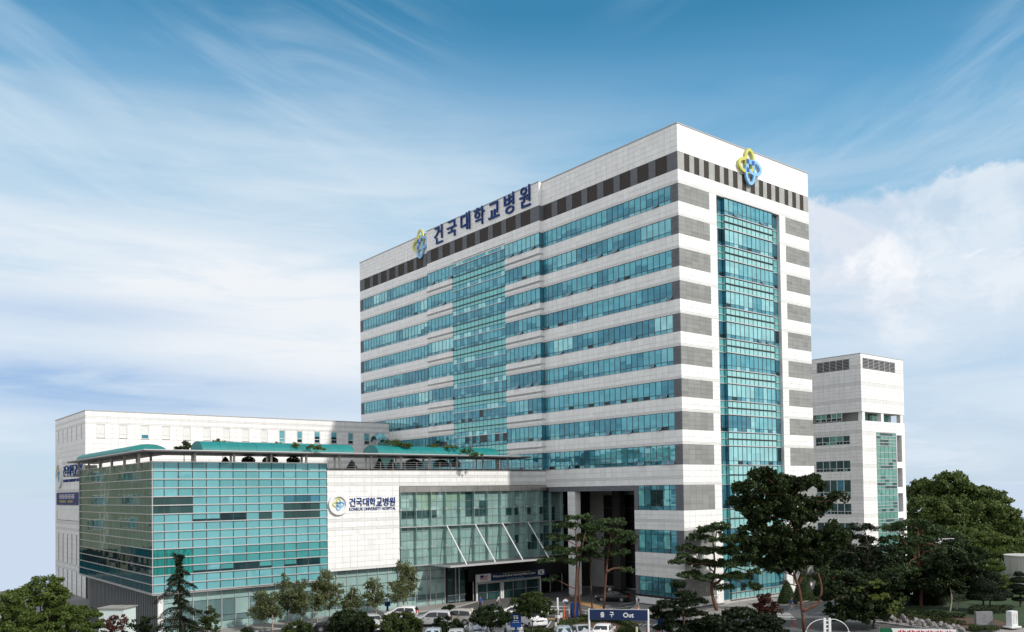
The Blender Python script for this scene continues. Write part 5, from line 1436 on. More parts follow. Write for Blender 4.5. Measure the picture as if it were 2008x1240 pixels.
# ------------------------------------------------------------------ cars
def car_proto(kind):
    """side outline (x forward, z up), width, and window panels"""
    if kind == 'sedan':
        L, Wd, Hh = 4.6, 1.78, 1.44
        belt = .90; out = [(-2.26, .30), (-2.30, .62), (-2.22, .93), (-1.55, 1.02), (-.95, 1.36), (-.35, 1.44), (.35, 1.42), (1.15, 1.00), (1.95, .86), (2.24, .70), (2.30, .45), (2.22, .26)]
        side = [(-1.42, .98), (-.92, 1.30), (-.36, 1.375), (.30, 1.355), (.95, .99)]
        ws = ((1.10, 1.00), (.38, 1.395)); rw = ((-1.50, 1.03), (-.97, 1.335)); ax = (1.40, -1.36)
    elif kind == 'suv':
        L, Wd, Hh = 4.6, 1.86, 1.72
        belt = 1.06; out = [(-2.22, .36), (-2.30, .70), (-2.24, 1.08), (-2.02, 1.58), (-1.75, 1.68), (-.4, 1.73), (.35, 1.68), (1.05, 1.17), (1.95, 1.02), (2.24, .82), (2.30, .5), (2.22, .32)]
        side = [(-1.95, 1.14), (-1.78, 1.54), (-.4, 1.63), (.28, 1.59), (.88, 1.14)]
        ws = ((1.00, 1.17), (.40, 1.64)); rw = ((-2.22, 1.14), (-2.04, 1.52)); ax = (1.38, -1.36)
    elif kind == 'van':
        L, Wd, Hh = 4.9, 1.90, 1.92
        belt = 1.12; out = [(-2.40, .34), (-2.45, .8), (-2.42, 1.2), (-2.30, 1.80), (-2.0, 1.90), (.4, 1.93), (.95, 1.84), (1.75, 1.20), (2.28, 1.00), (2.44, .75), (2.45, .45), (2.36, .30)]
        side = [(-2.1, 1.2), (-2.05, 1.74), (.36, 1.80), (.85, 1.72), (1.45, 1.20)]
        ws = ((1.70, 1.21), (1.00, 1.80)); rw = ((-2.41, 1.22), (-2.31, 1.74)); ax = (1.55, -1.45)
    else:                                   # hatch
        L, Wd, Hh = 3.9, 1.70, 1.50
        belt = .96; out = [(-1.86, .32), (-1.94, .65), (-1.92, .96), (-1.66, 1.40), (-1.40, 1.47), (-.3, 1.50), (.35, 1.46), (1.05, 1.02), (1.62, .90), (1.88, .72), (1.95, .45), (1.88, .28)]
        side = [(-1.62, 1.02), (-1.46, 1.35), (-.3, 1.41), (.30, 1.38), (.88, 1.02)]
        ws = ((1.00, 1.02), (.38, 1.42)); rw = ((-1.90, 1.02), (-1.68, 1.36)); ax = (1.20, -1.18)
    def hw(z): return Wd/2*(1-.20*max(0, (z-belt)/(Hh-belt)))*(1-.05*max(0, (.5-z)/.5))
    return L, Wd, Hh, belt, out, side, ws, rw, ax, hw

_car = {}
def car(kind, paint, label, p, ang, z=0.0, group=None):
    key = (kind, paint)
    if key in _car:
        r_ = copy_tree(_car[key]); r_.location = (p[0], p[1], z); r_.rotation_euler = (0, 0, ang); r_['label'] = label
        return r_
    L, Wd, Hh, belt, out, side, ws, rw, ax, hw = car_proto(kind)
    t = Thing('parked_car', label, 'car', (p[0], p[1], z), group or 'parked cars', ang)
    mb = MB(); n_ = len(out)
    # body shell in three strips across so the shoulders are rounded
    V = []
    for f_, dzz in ((-1.0, 0), (-.86, .035), (0, .055), (.86, .035), (1.0, 0)):
        for (x, zz) in out:
            k = zz if zz < .4 else zz+(dzz if zz > belt-.12 else dzz*.3)
            V.append((x*(1-.05*abs(f_)**3) if abs(x) > L*.4 else x, hw(zz)*f_, k))
    F_ = []
    for s in range(4):
        for i in range(n_):
            j = (i+1) % n_; F_.append((s*n_+i, s*n_+j, (s+1)*n_+j, (s+1)*n_+i))
    F_ += [tuple(range(n_))[::-1], tuple(4*n_+i for i in range(n_))]
    mb.add(V, F_, paint); body = mb.build('body', t.e, bevel=.05)
    for pl in body.data.polygons: pl.use_smooth = True
    for s in (-1, 1):
        m1 = MB(); V = [(x, s*(hw(zz)+.012), zz) for x, zz in side]+[(x, s*(hw(zz)-.03), zz) for x, zz in side]; k = len(side)
        m1.add(V, [tuple(range(k)), tuple(range(2*k-1, k-1, -1))]+[(i, (i+1) % k, (i+1) % k+k, i+k) for i in range(k)], 'car_glass'); m1.build('side_window', t.e)
        m1 = MB(); xm = (side[1][0]+side[3][0])/2+.1; m1.box(paint, xm-.05, xm+.05, s*(hw(belt+.25))-.03, s*(hw(belt+.25))+.035, belt+.08, Hh-.08); m1.build('door_pillar', t.e)
        m1 = MB(); m1.box(paint, side[-1][0]-.18, side[-1][0]-.02, s*(hw(belt)+.14)-.09, s*(hw(belt)+.14)+.09, belt+.04, belt+.19); m1.build('wing_mirror', t.e, bevel=.02)
        m1 = MB()
        for x in (-.55, .35): m1.box('trim_black', x-.09, x+.09, s*(hw(.8)+.005)-.012, s*(hw(.8)+.005)+.012, belt-.12, belt-.085)
        m1.build('door_handle', t.e)
    def pane(nm, e0, e1, off, m_, f0=.84, f1=.80):
        m1 = MB(); (xa, za), (xb, zb) = e0, e1; d_ = np.array([-(zb-za), (xb-xa)]); d_ = d_/np.linalg.norm(d_)
        if d_[1] < 0: d_ = -d_
        o1 = d_*(off+.05)
        V = [(xa+o1[0], -hw(za)*f0, za+o1[1]), (xa+o1[0], hw(za)*f0, za+o1[1]), (xb+o1[0], hw(zb)*f1, zb+o1[1]), (xb+o1[0], -hw(zb)*f1, zb+o1[1])]
        V += [(v[0]-d_[0]*.06, v[1], v[2]-d_[1]*.06) for v in V]
        m1.add(V, [(0, 1, 2, 3), (7, 6, 5, 4), (0, 4, 5, 1), (1, 5, 6, 2), (2, 6, 7, 3), (3, 7, 4, 0)], m_); m1.build(nm, t.e)
    pane('windscreen', ws[0], ws[1], .012, 'car_glass'); pane('rear_window', rw[0], rw[1], .012, 'car_glass')
    fx, rx = max(q[0] for q in out), min(q[0] for q in out)
    for s in (-1, 1):
        m1 = MB(); m1.box('lamp_clear', fx-.30, fx-.02, s*Wd*.36-.17, s*Wd*.36+.17, belt-.30, belt-.13); m1.build('headlight', t.e, bevel=.03)
        m1 = MB(); m1.box('lamp_red', rx-.01, rx+.2, s*Wd*.40-.13, s*Wd*.40+.11, belt-.22, belt+.02 if kind == 'sedan' else belt+.14); m1.build('tail_light', t.e, bevel=.02)
    m1 = MB(); m1.box('trim_black', fx-.10, fx+.012, -Wd*.22, Wd*.22, belt-.30, belt-.18); m1.build('grille', t.e)
    m1 = MB(); m1.box('trim_black', fx-.06, fx+.03, -Wd*.42, Wd*.42, .28, .38); m1.box('trim_black', rx-.03, rx+.06, -Wd*.42, Wd*.42, .30, .42); m1.build('bumper_strip', t.e)
    for x, nm in ((fx+.015, 'front'), (rx-.015, 'rear')):
        m1 = MB(); m1.box('letter_white', x-.01, x+.01, -.26, .26, .46, .58); m1.build('number_plate', t.e)
    for x in ax:
        for s in (-1, 1):
            m1 = MB(); m1.tube('tyre', [(x, s*(Wd/2-.20), .32), (x, s*(Wd/2-.01), .32)], .32, 18); w_ = m1.build('wheel', t.e, bevel=.03)
            m1 = MB(); m1.tube('rim', [(x, s*(Wd/2-.02), .32), (x, s*(Wd/2+.005), .32)], [.21, .19], 14); m1.build('rim', w_)
            m1 = MB(); m1.tube('trim_black', [(x, s*(Wd/2-.25), .34), (x, s*(Wd/2-.005), .34)], .38, 18); m1.build('wheel_arch', t.e)
    _car[key] = t.e
    return t.e
VA = math.pi/2-YAW                                      # heading straight away from the viewpoint
FRONT = VA+math.pi; LEFT = VA+math.pi/2; RIGHT = VA-math.pi/2
def at(px, py, dx=0, dd=0): return shift(G(px, py), dx, dd)
car('suv', 'car_silver', 'silver estate car seen from the side behind the round clipped shrub', at(845, 1230, 0, .9), LEFT+R(4))
car('suv', 'car_beige', 'beige silver off-roader with red tail light beside the silver estate', at(893, 1226, 0, .9), LEFT-R(14))
car('sedan', 'car_white', 'white saloon in side view behind the leaning parking tree', at(1006, 1214, 0, .9), LEFT+R(2))
car('van', 'car_white', 'white people carrier with its front towards the red lane post', at(1042, 1233, 0, 1.8), FRONT+R(24))
car('van', 'car_pale_blue', 'pale blue van facing forward behind the cream marker post', at(934, 1250, 0, 1.6), FRONT+R(6))
car('sedan', 'car_white', 'white saloon facing forward behind the square parking sign', at(1004, 1248, 0, 1.6), FRONT+R(10))
car('hatch', 'car_white', 'small white car facing forward under the branching parking tree', at(970, 1252, 0, 1.2), FRONT+R(6))
car('hatch', 'car_pale_blue', 'pale blue small car at the bottom edge below the silver estate', at(848, 1266, 0, .4), FRONT+R(4))
car('hatch', 'car_silver', 'silver small car at the bottom edge under the dark round shrub', at(893, 1268, 0, .4), FRONT+R(4))
car('sedan', 'car_black', 'black saloon half hidden between the birches and the dark shrub', at(652, 1240, 0, 1.0), LEFT+R(8))
car('suv', 'car_silver', 'silver off-roader half hidden left of the round clipped shrub', at(728, 1240, 0, .8), FRONT+R(30))
car('hatch', 'car_white', 'white small car parked by the shop glass behind the round clipped shrub', at(785, 1216, 0, .8), LEFT)
car('hatch', 'car_pale_blue', 'blue grey small car at the bottom edge beside the planting bed', at(1106, 1262, 0, .5), FRONT+R(5))
car('sedan', 'car_silver', 'silver saloon with dark windscreen left of the exit sign post', at(1142, 1257, 0, .8), FRONT+R(16))
car('sedan', 'car_white', 'white saloon with its boot towards us under the exit sign', at(1184, 1254, 0, .8), VA-R(14))
car('sedan', 'car_black', 'black saloon standing in the shade of the porch', at(1203, 1181, 0, .9), LEFT-R(16))
car('hatch', 'car_white', 'white car far off between the pine branches at the right', at(1850, 1068, 0, 0), RIGHT)
car('hatch', 'car_silver', 'silver car far off beside the white one at the right', at(1866, 1067.5, 0, 0), RIGHT)
# white motor scooter by the bed
p = G(1096, 1218); t = thing_at('motor_scooter', 'small white motor scooter parked at the tip of the planting bed', 'scooter', p, rot=R(60))
mb = MB(); mb.prism('car_white', [(-.6, .35), (-.62, .75), (-.1, .72), (.1, .38), (.45, .4), (.55, .95), (.62, .9), (.6, .3)], 'y', -.14, .14); mb.build('body', t.e, bevel=.03)
mb = MB(); mb.box('trim_black', -.6, 0, -.13, .13, .76, .84); mb.build('seat', t.e, bevel=.03)
for x in (-.55, .62):
    mb = MB(); mb.tube('tyre', [(x, -.06, .22), (x, .06, .22)], .22, 14); mb.build('wheel', t.e)
mb = MB(); mb.tube('trim_black', [(.55, -.3, 1.05), (.52, 0, 1.0), (.55, .3, 1.05)], .025, 6); mb.build('handlebar', t.e)

# ------------------------------------------------------------------ people
def person(label, p, ang, top, legs, stride=.25, z=0.0, bag=None, bend=0.0):
    t = Thing('person', label, 'person', (p[0], p[1], z), None, ang)
    s = stride
    J = {}; E = []
    def j(n_, x, y, zz, r_): J[n_] = (len(J), (x, y, zz), r_); return n_
    b = bend
    j('pelvis', 0, 0, .93, (.155, .115)); j('waist', .02+b*.1, 0, 1.10, (.14, .105)); j('chest', .03+b*.3, 0, 1.32, (.175, .12)); j('neckb', .03+b*.4, 0, 1.46, (.075, .075)); j('neck', .05+b*.45, 0, 1.53, (.055, .058)); j('head', .07+b*.5, 0, 1.62, (.078, .088)); j('crown', .06+b*.5, 0, 1.71, (.066, .075))
    E += [('pelvis', 'waist'), ('waist', 'chest'), ('chest', 'neckb'), ('neckb', 'neck'), ('neck', 'head'), ('head', 'crown')]
    for q, sg in (('l', 1), ('r', -1)):
        k = s*sg
        j('hip'+q, 0, .10*sg, .86, (.095, .10)); j('knee'+q, .06+k*.5, .10*sg, .49, (.06, .065)); j('ank'+q, k-.04*(1-sg)*.5, .10*sg, .09+(.05 if sg < 0 else 0), (.038, .042)); j('toe'+q, k+.17, .11*sg, .035, (.035, .03))
        E += [('pelvis', 'hip'+q), ('hip'+q, 'knee'+q), ('knee'+q, 'ank'+q), ('ank'+q, 'toe'+q)]
        j('sh'+q, .03+b*.35, .19*sg, 1.41, (.065, .065)); j('elb'+q, -.02-k*.35+b*.4, .25*sg, 1.12, (.045, .045)); j('wri'+q, .08-k*.6+b*.5, .25*sg, .88, (.030, .028)); j('palm'+q, .10-k*.65+b*.5, .25*sg, .80, (.036, .018))
        E += [('chest', 'sh'+q), ('sh'+q, 'elb'+q), ('elb'+q, 'wri'+q), ('wri'+q, 'palm'+q)]
        bx, by, bz = J['palm'+q][1]
        for fi, (fx, ln) in enumerate(((.027, .078), (.009, .09), (-.009, .083), (-.027, .065))):
            a = j('f%d%s' % (fi, q), bx+fx, by, bz-.045, (.0085, .0085)); c = j('g%d%s' % (fi, q), bx+fx+.012, by-.008*sg, bz-.045-ln, (.0075, .0075)); E += [('palm'+q, a), (a, c)]
        a = j('th'+q, bx+.05, by-.01*sg, bz-.03, (.009, .009)); c = j('tt'+q, bx+.062, by-.012*sg, bz-.075, (.008, .008)); E += [('palm'+q, a), (a, c)]
    me = bpy.data.meshes.new('body'); me.from_pydata([v[1] for v in J.values()], [(J[a][0], J[c][0]) for a, c in E], []); me.update()
    for m_ in (top, legs, 'skin', 'hair', 'trim_black'): me.materials.append(MATS[m_])
    o = link('body', me, t.e)
    md = o.modifiers.new('skin', 'SKIN'); md.use_smooth_shade = True
    for i, v in enumerate(J.values()): me.skin_vertices[0].data[i].radius = v[2]
    me.skin_vertices[0].data[0].use_root = True
    sb = o.modifiers.new('smooth', 'SUBSURF'); sb.levels = 1; sb.render_levels = 1
    bpy.context.view_layer.update(); dg = bpy.context.evaluated_depsgraph_get()
    m2 = bpy.data.meshes.new_from_object(o.evaluated_get(dg)); o.modifiers.clear(); o.data = m2
    mi = []
    for pl in m2.polygons:
        c = pl.center; arm = abs(c.y) > .205
        hx = c.x-(.07+b*.5)
        if c.z > 1.50: k = 3 if (c.z > 1.67 or (hx < -.02 and c.z > 1.57)) else 2
        elif c.z < .11: k = 4
        elif arm and c.z < 1.18: k = 2
        elif c.z < .97 and not arm: k = 1
        else: k = 0
        mi.append(k); pl.use_smooth = True
    while len(m2.materials) < 5: m2.materials.append(None)
    for i, m_ in enumerate((top, legs, 'skin', 'hair', 'trim_black')): m2.materials[i] = MATS[m_]
    m2.polygons.foreach_set('material_index', mi)
    fb = MB()
    hx = .07+b*.5
    for sg in (1, -1):
        ball(fb, 'letter_white', (hx+.082, .028*sg, 1.635), .011, 6); ball(fb, 'hair', (hx+.090, .028*sg, 1.635), .006, 6); ball(fb, 'skin', (hx-.005, .082*sg, 1.62), .022, 6)
    fb.tube('skin', [(hx+.085, 0, 1.635), (hx+.105, 0, 1.60), (hx+.085, 0, 1.592)], [.008, .014, .010], 6); fb.box('lamp_red', hx+.078, hx+.088, -.02, .02, 1.562, 1.570)
    fb.build('face', t.e, smooth=True)
    if bag:
        m1 = MB(); m1.box('bag_black', -.26, -.10, -.15, .15, 1.02, 1.42); m1.build('backpack', t.e, bevel=.05)
    return t
person('person with a black backpack walking past the tower corner', G(1250, 1198), LEFT-R(30), 'shirt_pale', 'trousers_grey', .28, .12, True)
person('person in blue standing left of the entrance doors', G(942, 1196), FRONT, 'shirt_blue', 'trousers_dark', .06)
person('person in a white top bending by the entrance doors', G(974, 1194), RIGHT, 'shirt_white', 'trousers_dark', .12, 0, None, .7)
person('person in pale clothes beside the black saloon in the porch', G(1196, 1175), FRONT, 'shirt_pale', 'trousers_dark', .10)
person('person crossing behind the crooked red trunk', G(1552, 1200), RIGHT, 'shirt_blue', 'trousers_grey', .26)

# ------------------------------------------------------------------ trees and plants
def D(px, w):
    P = np.array(CAM)+ray(px, 965)*w
    return float(P[0]), float(P[1])
def place(base, px, py, dd=0.0):
    """point in the upright plane through a ground point, facing the viewpoint, local to that base"""
    w = depth(base)
    P = np.array(CAM)+ray(px, py)*w+np.array([math.sin(YAW), math.cos(YAW), 0])*dd
    return (P[0]-base[0], P[1]-base[1], P[2])
def mpp(base): return depth(base)/FPX
def tree_thing(name, label, base, cat='tree', group=None, z=0.0):
    return Thing(name, label, cat, (base[0], base[1], z), group)
def limbs(t, bark, trunk, ends, r0, r1):
    mb = MB()
    mb.tube(bark, trunk, list(np.linspace(r0, r1, len(trunk))), 9)
    mb.build('trunk', t.e, smooth=True)
    mb = MB(); k = len(trunk)
    if not ends: return
    for e_ in ends:
        i = min(k-1, max(1, int(k*random.uniform(.5, 1.0))))
        # leave the trunk below the point to be reached
        cand = [q for q in range(1, k) if trunk[q][2] < e_[2]-.15]
        i = random.choice(cand[-3:]) if cand else 1
        mb.tube(bark, limb_path(trunk[i], e_, sag=-.1, wob=.5), list(np.linspace(max(r1*.9, r0*.30), r0*.07, 6)), 6)
    mb.build('limbs', t.e, smooth=True)
def smooth_path(pts, k=10):
    pts = np.array(pts, float); n_ = len(pts)
    if n_ < 3: return [tuple(pts[0]+(pts[-1]-pts[0])*i/(k-1)) for i in range(k)]
    out = []
    for i in range(k):
        u = i/(k-1)*(n_-1); a = min(int(u), n_-2); f_ = u-a
        p0, p1, p2, p3 = pts[max(a-1, 0)], pts[a], pts[a+1], pts[min(a+2, n_-1)]
        out.append(tuple(.5*((2*p1)+(-p0+p2)*f_+(2*p0-5*p1+4*p2-p3)*f_**2+(-p0+3*p1-3*p2+p3)*f_**3)))
    return out
def broad(label, base, lobes, trunkpts, leaf, bark='bark', r0=.2, lsize=.30, per=70, cl=.45, cr=.55, name='broadleaf_tree', group=None, squash=.7, up=.3, fill=.62, nlimb=10, z=0.0, ddr=.7):
    t = tree_thing(name, label, base, group=group, z=z); s = mpp(base)
    Ls = []
    for (px, py, hw_, hh_) in lobes:
        c = place(base, px, py, random.uniform(-1, 1)*ddr*hw_*s); Ls.append((c[0], c[1], c[2]-z, hw_*s, hw_*s*.9, hh_*s))
    P, N = lobes_points(Ls, per, cr, squash, cl, up, fill)
    tr = smooth_path([(0, 0, 0)]+[tuple(np.array(place(base, *q))-np.array([0, 0, z])) for q in trunkpts], 10)
    tr[0] = (tr[0][0], tr[0][1], 0)
    ends = [tuple(np.array(l[:3])+np.array([random.uniform(-.5, .5)*l[3], random.uniform(-.5, .5)*l[4], random.uniform(-.1, .5)*l[5]])) for l in random.choices(Ls, k=nlimb)]
    limbs(t, bark, tr, ends, r0, r0*.45)
    foliage('crown', t.e, P, N, lsize, leaf)
    return t
def pine(label, base, pads, trunks, leaf='needle', bark='red_bark', r0=.16, lsize=.40, dens=40, name='pine_tree', z=0.0, group=None, branch=True):
    t = tree_thing(name, label, base, group=group, z=z); s = mpp(base)
    Ps, Ns, cs = [], [], []
    for (px, py, hw_, hh_) in pads:
        c = np.array(place(base, px, py, random.uniform(-.6, .6)*hw_*s*1.3))-np.array([0, 0, z]); cs.append(c)
        rx, rz = hw_*s, hh_*s
        k = max(8, int(rx*rx*7.0))
        for q in range(k):
            a = random.uniform(0, 6.283); r_ = math.sqrt(random.random())
            cc = c+np.array([math.cos(a)*r_*rx, math.sin(a)*r_*rx*.85, (1-r_*r_)*rz*.55-rz*.3+random.gauss(0, rz*.25)])
            n_ = int(dens*random.uniform(.6, 1.4)); u_q = unit(n_)*(rng.uniform(0, 1, size=(n_, 1))**.5)*np.array([.52, .52, .26])*random.uniform(.6, 1.2)
            Ps.append(cc+u_q); dn = u_q+np.array([0, 0, .28]); Ns.append(dn/np.linalg.norm(dn, axis=1, keepdims=True))
    P, N = np.concatenate(Ps), np.concatenate(Ns)
    for ti, tp in enumerate(trunks):
        tr = smooth_path([tuple(np.array(place(base, *q))-np.array([0, 0, z])) for q in tp], 10)
        mb = MB(); mb.tube(bark, tr, list(np.linspace(r0, r0*.4, 10)), 9); mb.build('trunk', t.e, smooth=True)
    if branch:
        mb = MB()
        trs = [smooth_path([tuple(np.array(place(base, *q))-np.array([0, 0, z])) for q in tp], 12) for tp in trunks]
        for c in cs:
            allp = [q for tr in trs for q in tr[4:]]
            st_ = min(allp, key=lambda q: np.linalg.norm(np.array(q)-(c-np.array([0, 0, .6]))))
            mb.tube(bark, limb_path(st_, c, 0, .5), list(np.linspace(r0*.42, r0*.12, 6)), 5)
        mb.build('limbs', t.e, smooth=True)
    foliage('crown', t.e, P, N, lsize, leaf, aspect=.34, flat=.25)
    return t

# trees in the bottom left corner
for lab, px, w, lobes in (('tallest of the three bushy green trees in the bottom left corner', 78, 60, [(78, 1158, 34, 26), (50, 1178, 34, 26), (105, 1180, 34, 26), (70, 1205, 48, 30), (110, 1218, 40, 28), (40, 1228, 40, 28), (80, 1250, 55, 30)]),
                          ('small bushy green tree just right of the tallest corner tree, by the kiosk', 158, 63, [(155, 1202, 22, 17), (140, 1218, 26, 18), (172, 1220, 22, 18), (155, 1242, 36, 24)]),
                          ('bushy green tree cut by the left edge of the picture', 6, 56, [(10, 1185, 26, 20), (-15, 1205, 34, 24), (22, 1215, 30, 22), (0, 1245, 45, 26)])):
    broad(lab, D(px, w), lobes, [(px, 1290), (px, 1240)], 'leaf_mid', lsize=.17, per=120, cl=2.6, cr=.30, r0=.14, group='bushy trees in the bottom left corner', up=.4, fill=.75)
broad('dark red leaved maple shrub in front of the white kiosk', D(222, 82), [(212, 1222, 18, 12), (232, 1216, 14, 9), (224, 1238, 26, 14)], [(222, 1255)], 'leaf_red', lsize=.22, per=40, cl=1.4, cr=.34, r0=.07, name='maple_shrub')
broad('rusty dark shrub between the kiosk and the cedar', D(288, 86), [(288, 1220, 24, 16), (268, 1236, 20, 14), (308, 1240, 24, 16)], [(288, 1250)], 'leaf_dark', lsize=.22, per=50, cl=1.2, cr=.35, r0=.07, name='dark_shrub')
broad('dark green shrub right behind the drooping cedar', D(412, 84), [(408, 1206, 20, 16), (396, 1225, 24, 16), (420, 1228, 16, 14)], [(408, 1250)], 'leaf_shrub', lsize=.22, per=70, cl=1.3, cr=.35, r0=.08, name='dark_shrub')
# cedar with drooping branches
b0 = D(352, 76); t = tree_thing('cedar_tree', 'dark drooping cedar standing before the corner of the glass box', b0)
s = mpp(b0); ztop = place(b0, 352, 1083)[2]
mb = MB(); mb.tube('bark', [(0, 0, 0), (.05, 0, ztop*.5), (-.08, .05, ztop*.9), (-.55, .1, ztop)], [.22, .14, .05, .02], 8); mb.build('trunk', t.e, smooth=True)
Ps, Ns = [], []; mb = MB()
zz = 1.0; turn = 0.0
while zz < ztop-.12:
    f_ = (ztop-zz)/ztop
    for q in range(2):
        turn += 2.4
        a = turn+random.uniform(-.3, .3)
        Lb = (.25+f_**1.15*4.9)*random.choice((.35, .6, .85, 1.05, 1.3))
        k = 12; pts = []
        for i in range(k):
            u = i/(k-1); pts.append((math.cos(a)*Lb*u, math.sin(a)*Lb*u, zz+Lb*(.34*u-.78*u*u)+.04*math.sin(9*u+a)))
        mb.tube('bark', pts, list(np.linspace(.045, .010, k)), 4)
        for i in range(1, k):
            u = i/(k-1); n_ = int(26+20*Lb*math.sin(math.pi*min(1, u*.9+.08))); c = np.array(pts[i])
            wd = .05+.17*math.sin(math.pi*min(1, u*.9+.05))*min(1, Lb/2.0)
            side = rng.normal(size=(n_, 1))*wd; al = rng.uniform(-.6, .6, size=(n_, 1))*Lb/k*1.5
            dn = -np.abs(rng.normal(size=(n_, 1)))*(.06+.34*math.sin(math.pi*u)*min(1, Lb/2.2))
            P_q = c+side*np.array([[-math.sin(a), math.cos(a), 0]])+al*np.array([[math.cos(a), math.sin(a), -.3]])+dn*np.array([[0, 0, 1]])
            Ps.append(P_q); Ns.append(np.tile(np.array([[math.cos(a)*.3, math.sin(a)*.3, .9]]), (n_, 1)))
    zz += .30+.20*f_
# bent leader at the top
for i in range(14):
    u = i/13; c = np.array([-.08-.5*u*u, .05, ztop*.9+ztop*.1*u-.25*max(0, u-.7)]); n_ = 26
    Ps.append(c+rng.normal(size=(n_, 3))*np.array([.10, .10, .10])-np.array([0, 0, .1])); Ns.append(np.tile(np.array([[0, 0, 1.0]]), (n_, 1)))
mb.build('limbs', t.e); foliage('crown', t.e, np.concatenate(Ps), np.concatenate(Ns), .22, 'needle_dark', aspect=.22, flat=.2)

# young birches before the shop front
for k, (px, pb, yt, hw_, lab) in enumerate(((513, 1239, 1152, 24, 'leftmost young birch before the shop glass'), (534, 1241, 1160, 20, 'forked young birch second from the left'), (563, 1234, 1123, 22, 'young birch under the left half of the glass box'), (590, 1234, 1135, 22, 'young birch in the middle of the row, half hiding the box edge'), (622, 1229, 1128, 18, 'thin young birch left of the tall one at the white wall'), (646, 1224, 1112, 28, 'tall young birch at the left edge of the white wall'), (690, 1220, 1150, 24, 'low young birch under the white wall'), (737, 1216, 1130, 24, 'bushy young birch under the wall lettering'), (790, 1211, 1096, 32, 'tallest young birch, right of the row at the lobby corner'))):
    b = G(px, pb); h = pb-yt
    hw_ *= 1.15
    lobes = [(px+random.uniform(-4, 4), yt+h*.14, hw_*.45, h*.13), (px+random.uniform(-7, 7), yt+h*.30, hw_*.75, h*.15), (px-hw_*.35, yt+h*.46, hw_*.62, h*.14), (px+hw_*.35, yt+h*.45, hw_*.62, h*.14), (px, yt+h*.60, hw_*.75, h*.12)]
    broad(lab, b, lobes, [(px+1, pb-h*.35), (px-1, pb-h*.6), (px+2, yt+h*.1)], 'leaf_olive', 'pale_bark', .075, .22, 44, 1.55, .44, 'birch_tree', 'young birches along the shop front', .8, .1, .25, 8)

# clipped shrubs and small trees along the parking rows
for px, w, yt, hw_, leaf, lab in ((580, 90, 1219, 37, 'leaf_shrub', 'wide clipped shrub at the bottom edge below the birches'), (690, 91, 1192, 46, 'leaf_dark', 'big dark clipped shrub in front of the black saloon'), (783, 90, 1199, 46, 'leaf_shrub', 'round bright green clipped shrub left of the silver estate'), (875, 90, 1206, 35, 'leaf_dark', 'dark clipped shrub in front of the beige off-roader'), (484, 90, 1232, 11, 'leaf_dark', 'tiny tuft of leaves at the bottom edge left of the birches')):
    b = D(px, w); hh_ = 28 if hw_ > 20 else 9
    broad(lab, b, [(px, yt+hh_*.75, hw_*.80, hh_*.62), (px-hw_*.42, yt+hh_*1.15, hw_*.55, hh_*.6), (px+hw_*.42, yt+hh_*1.15, hw_*.55, hh_*.6), (px, yt+hh_*1.55, hw_*.9, hh_*.6)], [(px, 1262), (px, 1240)], leaf, 'bark', .09, .19, 110, 2.0, .32, 'clipped_shrub', 'clipped shrubs along the parking rows', .75, .5, .8, 5)
b = D(965, 89); broad('small branching parking tree over the white hatchback', b, [(960, 1200, 24, 11), (985, 1207, 22, 12), (940, 1210, 20, 12), (965, 1216, 38, 12)], [(966, 1256), (962, 1238)], 'leaf_dark', 'bark', .08, .19, 100, 2.0, .32, 'parking_tree', 'small trees in the car park', .7, .5, .75, 9)
b = D(1046, 89); broad('small brownish parking tree in front of the entrance doors', b, [(1045, 1172, 24, 11), (1022, 1184, 20, 12), (1066, 1186, 20, 12), (1045, 1190, 38, 13), (1030, 1202, 24, 8), (1070, 1202, 16, 8)], [(1046, 1258), (1044, 1230), (1046, 1205)], 'leaf_shrub', 'bark', .09, .19, 100, 2.0, .32, 'parking_tree', 'small trees in the car park', .7, .5, .75, 10)
b = G(882, 1204); broad('low dome shrub against the shop glass behind the off-roader', b, [(882, 1197, 16, 9), (876, 1200, 10, 6)], [(882, 1202)], 'leaf_dark', 'bark', .05, .16, 120, 2.5, .25, 'dome_shrub', None, .8, .6, .85, 3)

# red pines before the porch
pine('twin-trunk red pine before the porch pier', G(1134, 1214), [(1135, 1014, 28, 8), (1113, 1030, 30, 9), (1152, 1034, 28, 9), (1098, 1054, 28, 9), (1140, 1056, 34, 10), (1084, 1076, 20, 8), (1120, 1080, 34, 10), (1156, 1076, 22, 8), (1090, 1098, 26, 8), (1136, 1098, 30, 8), (1080, 1136, 13, 7), (1070, 1098, 12, 6)],
     [[(1126, 1216), (1129, 1160), (1131, 1100), (1128, 1040)], [(1140, 1210), (1135, 1165), (1136, 1110), (1146, 1050)]], r0=.17)
pine('single red-trunk pine before the dark porch', G(1184, 1212), [(1200, 1024, 32, 9), (1180, 1038, 30, 9), (1216, 1044, 30, 9), (1194, 1062, 36, 10), (1226, 1060, 18, 8), (1168, 1068, 24, 9), (1206, 1084, 32, 9), (1166, 1090, 18, 8), (1226, 1117, 15, 6), (1236, 1052, 12, 6)],
     [[(1183, 1214), (1186, 1160), (1191, 1100), (1198, 1050)], [(1189, 1122), (1204, 1115), (1224, 1116)]], r0=.17)
pine('thin dark pine stem between the two red pines', G(1161, 1206), [(1160, 1050, 18, 8), (1150, 1070, 16, 8), (1170, 1090, 14, 7)], [[(1162, 1206), (1159, 1150), (1158, 1095), (1162, 1055)]], leaf='needle_dark', bark='bark', r0=.12)
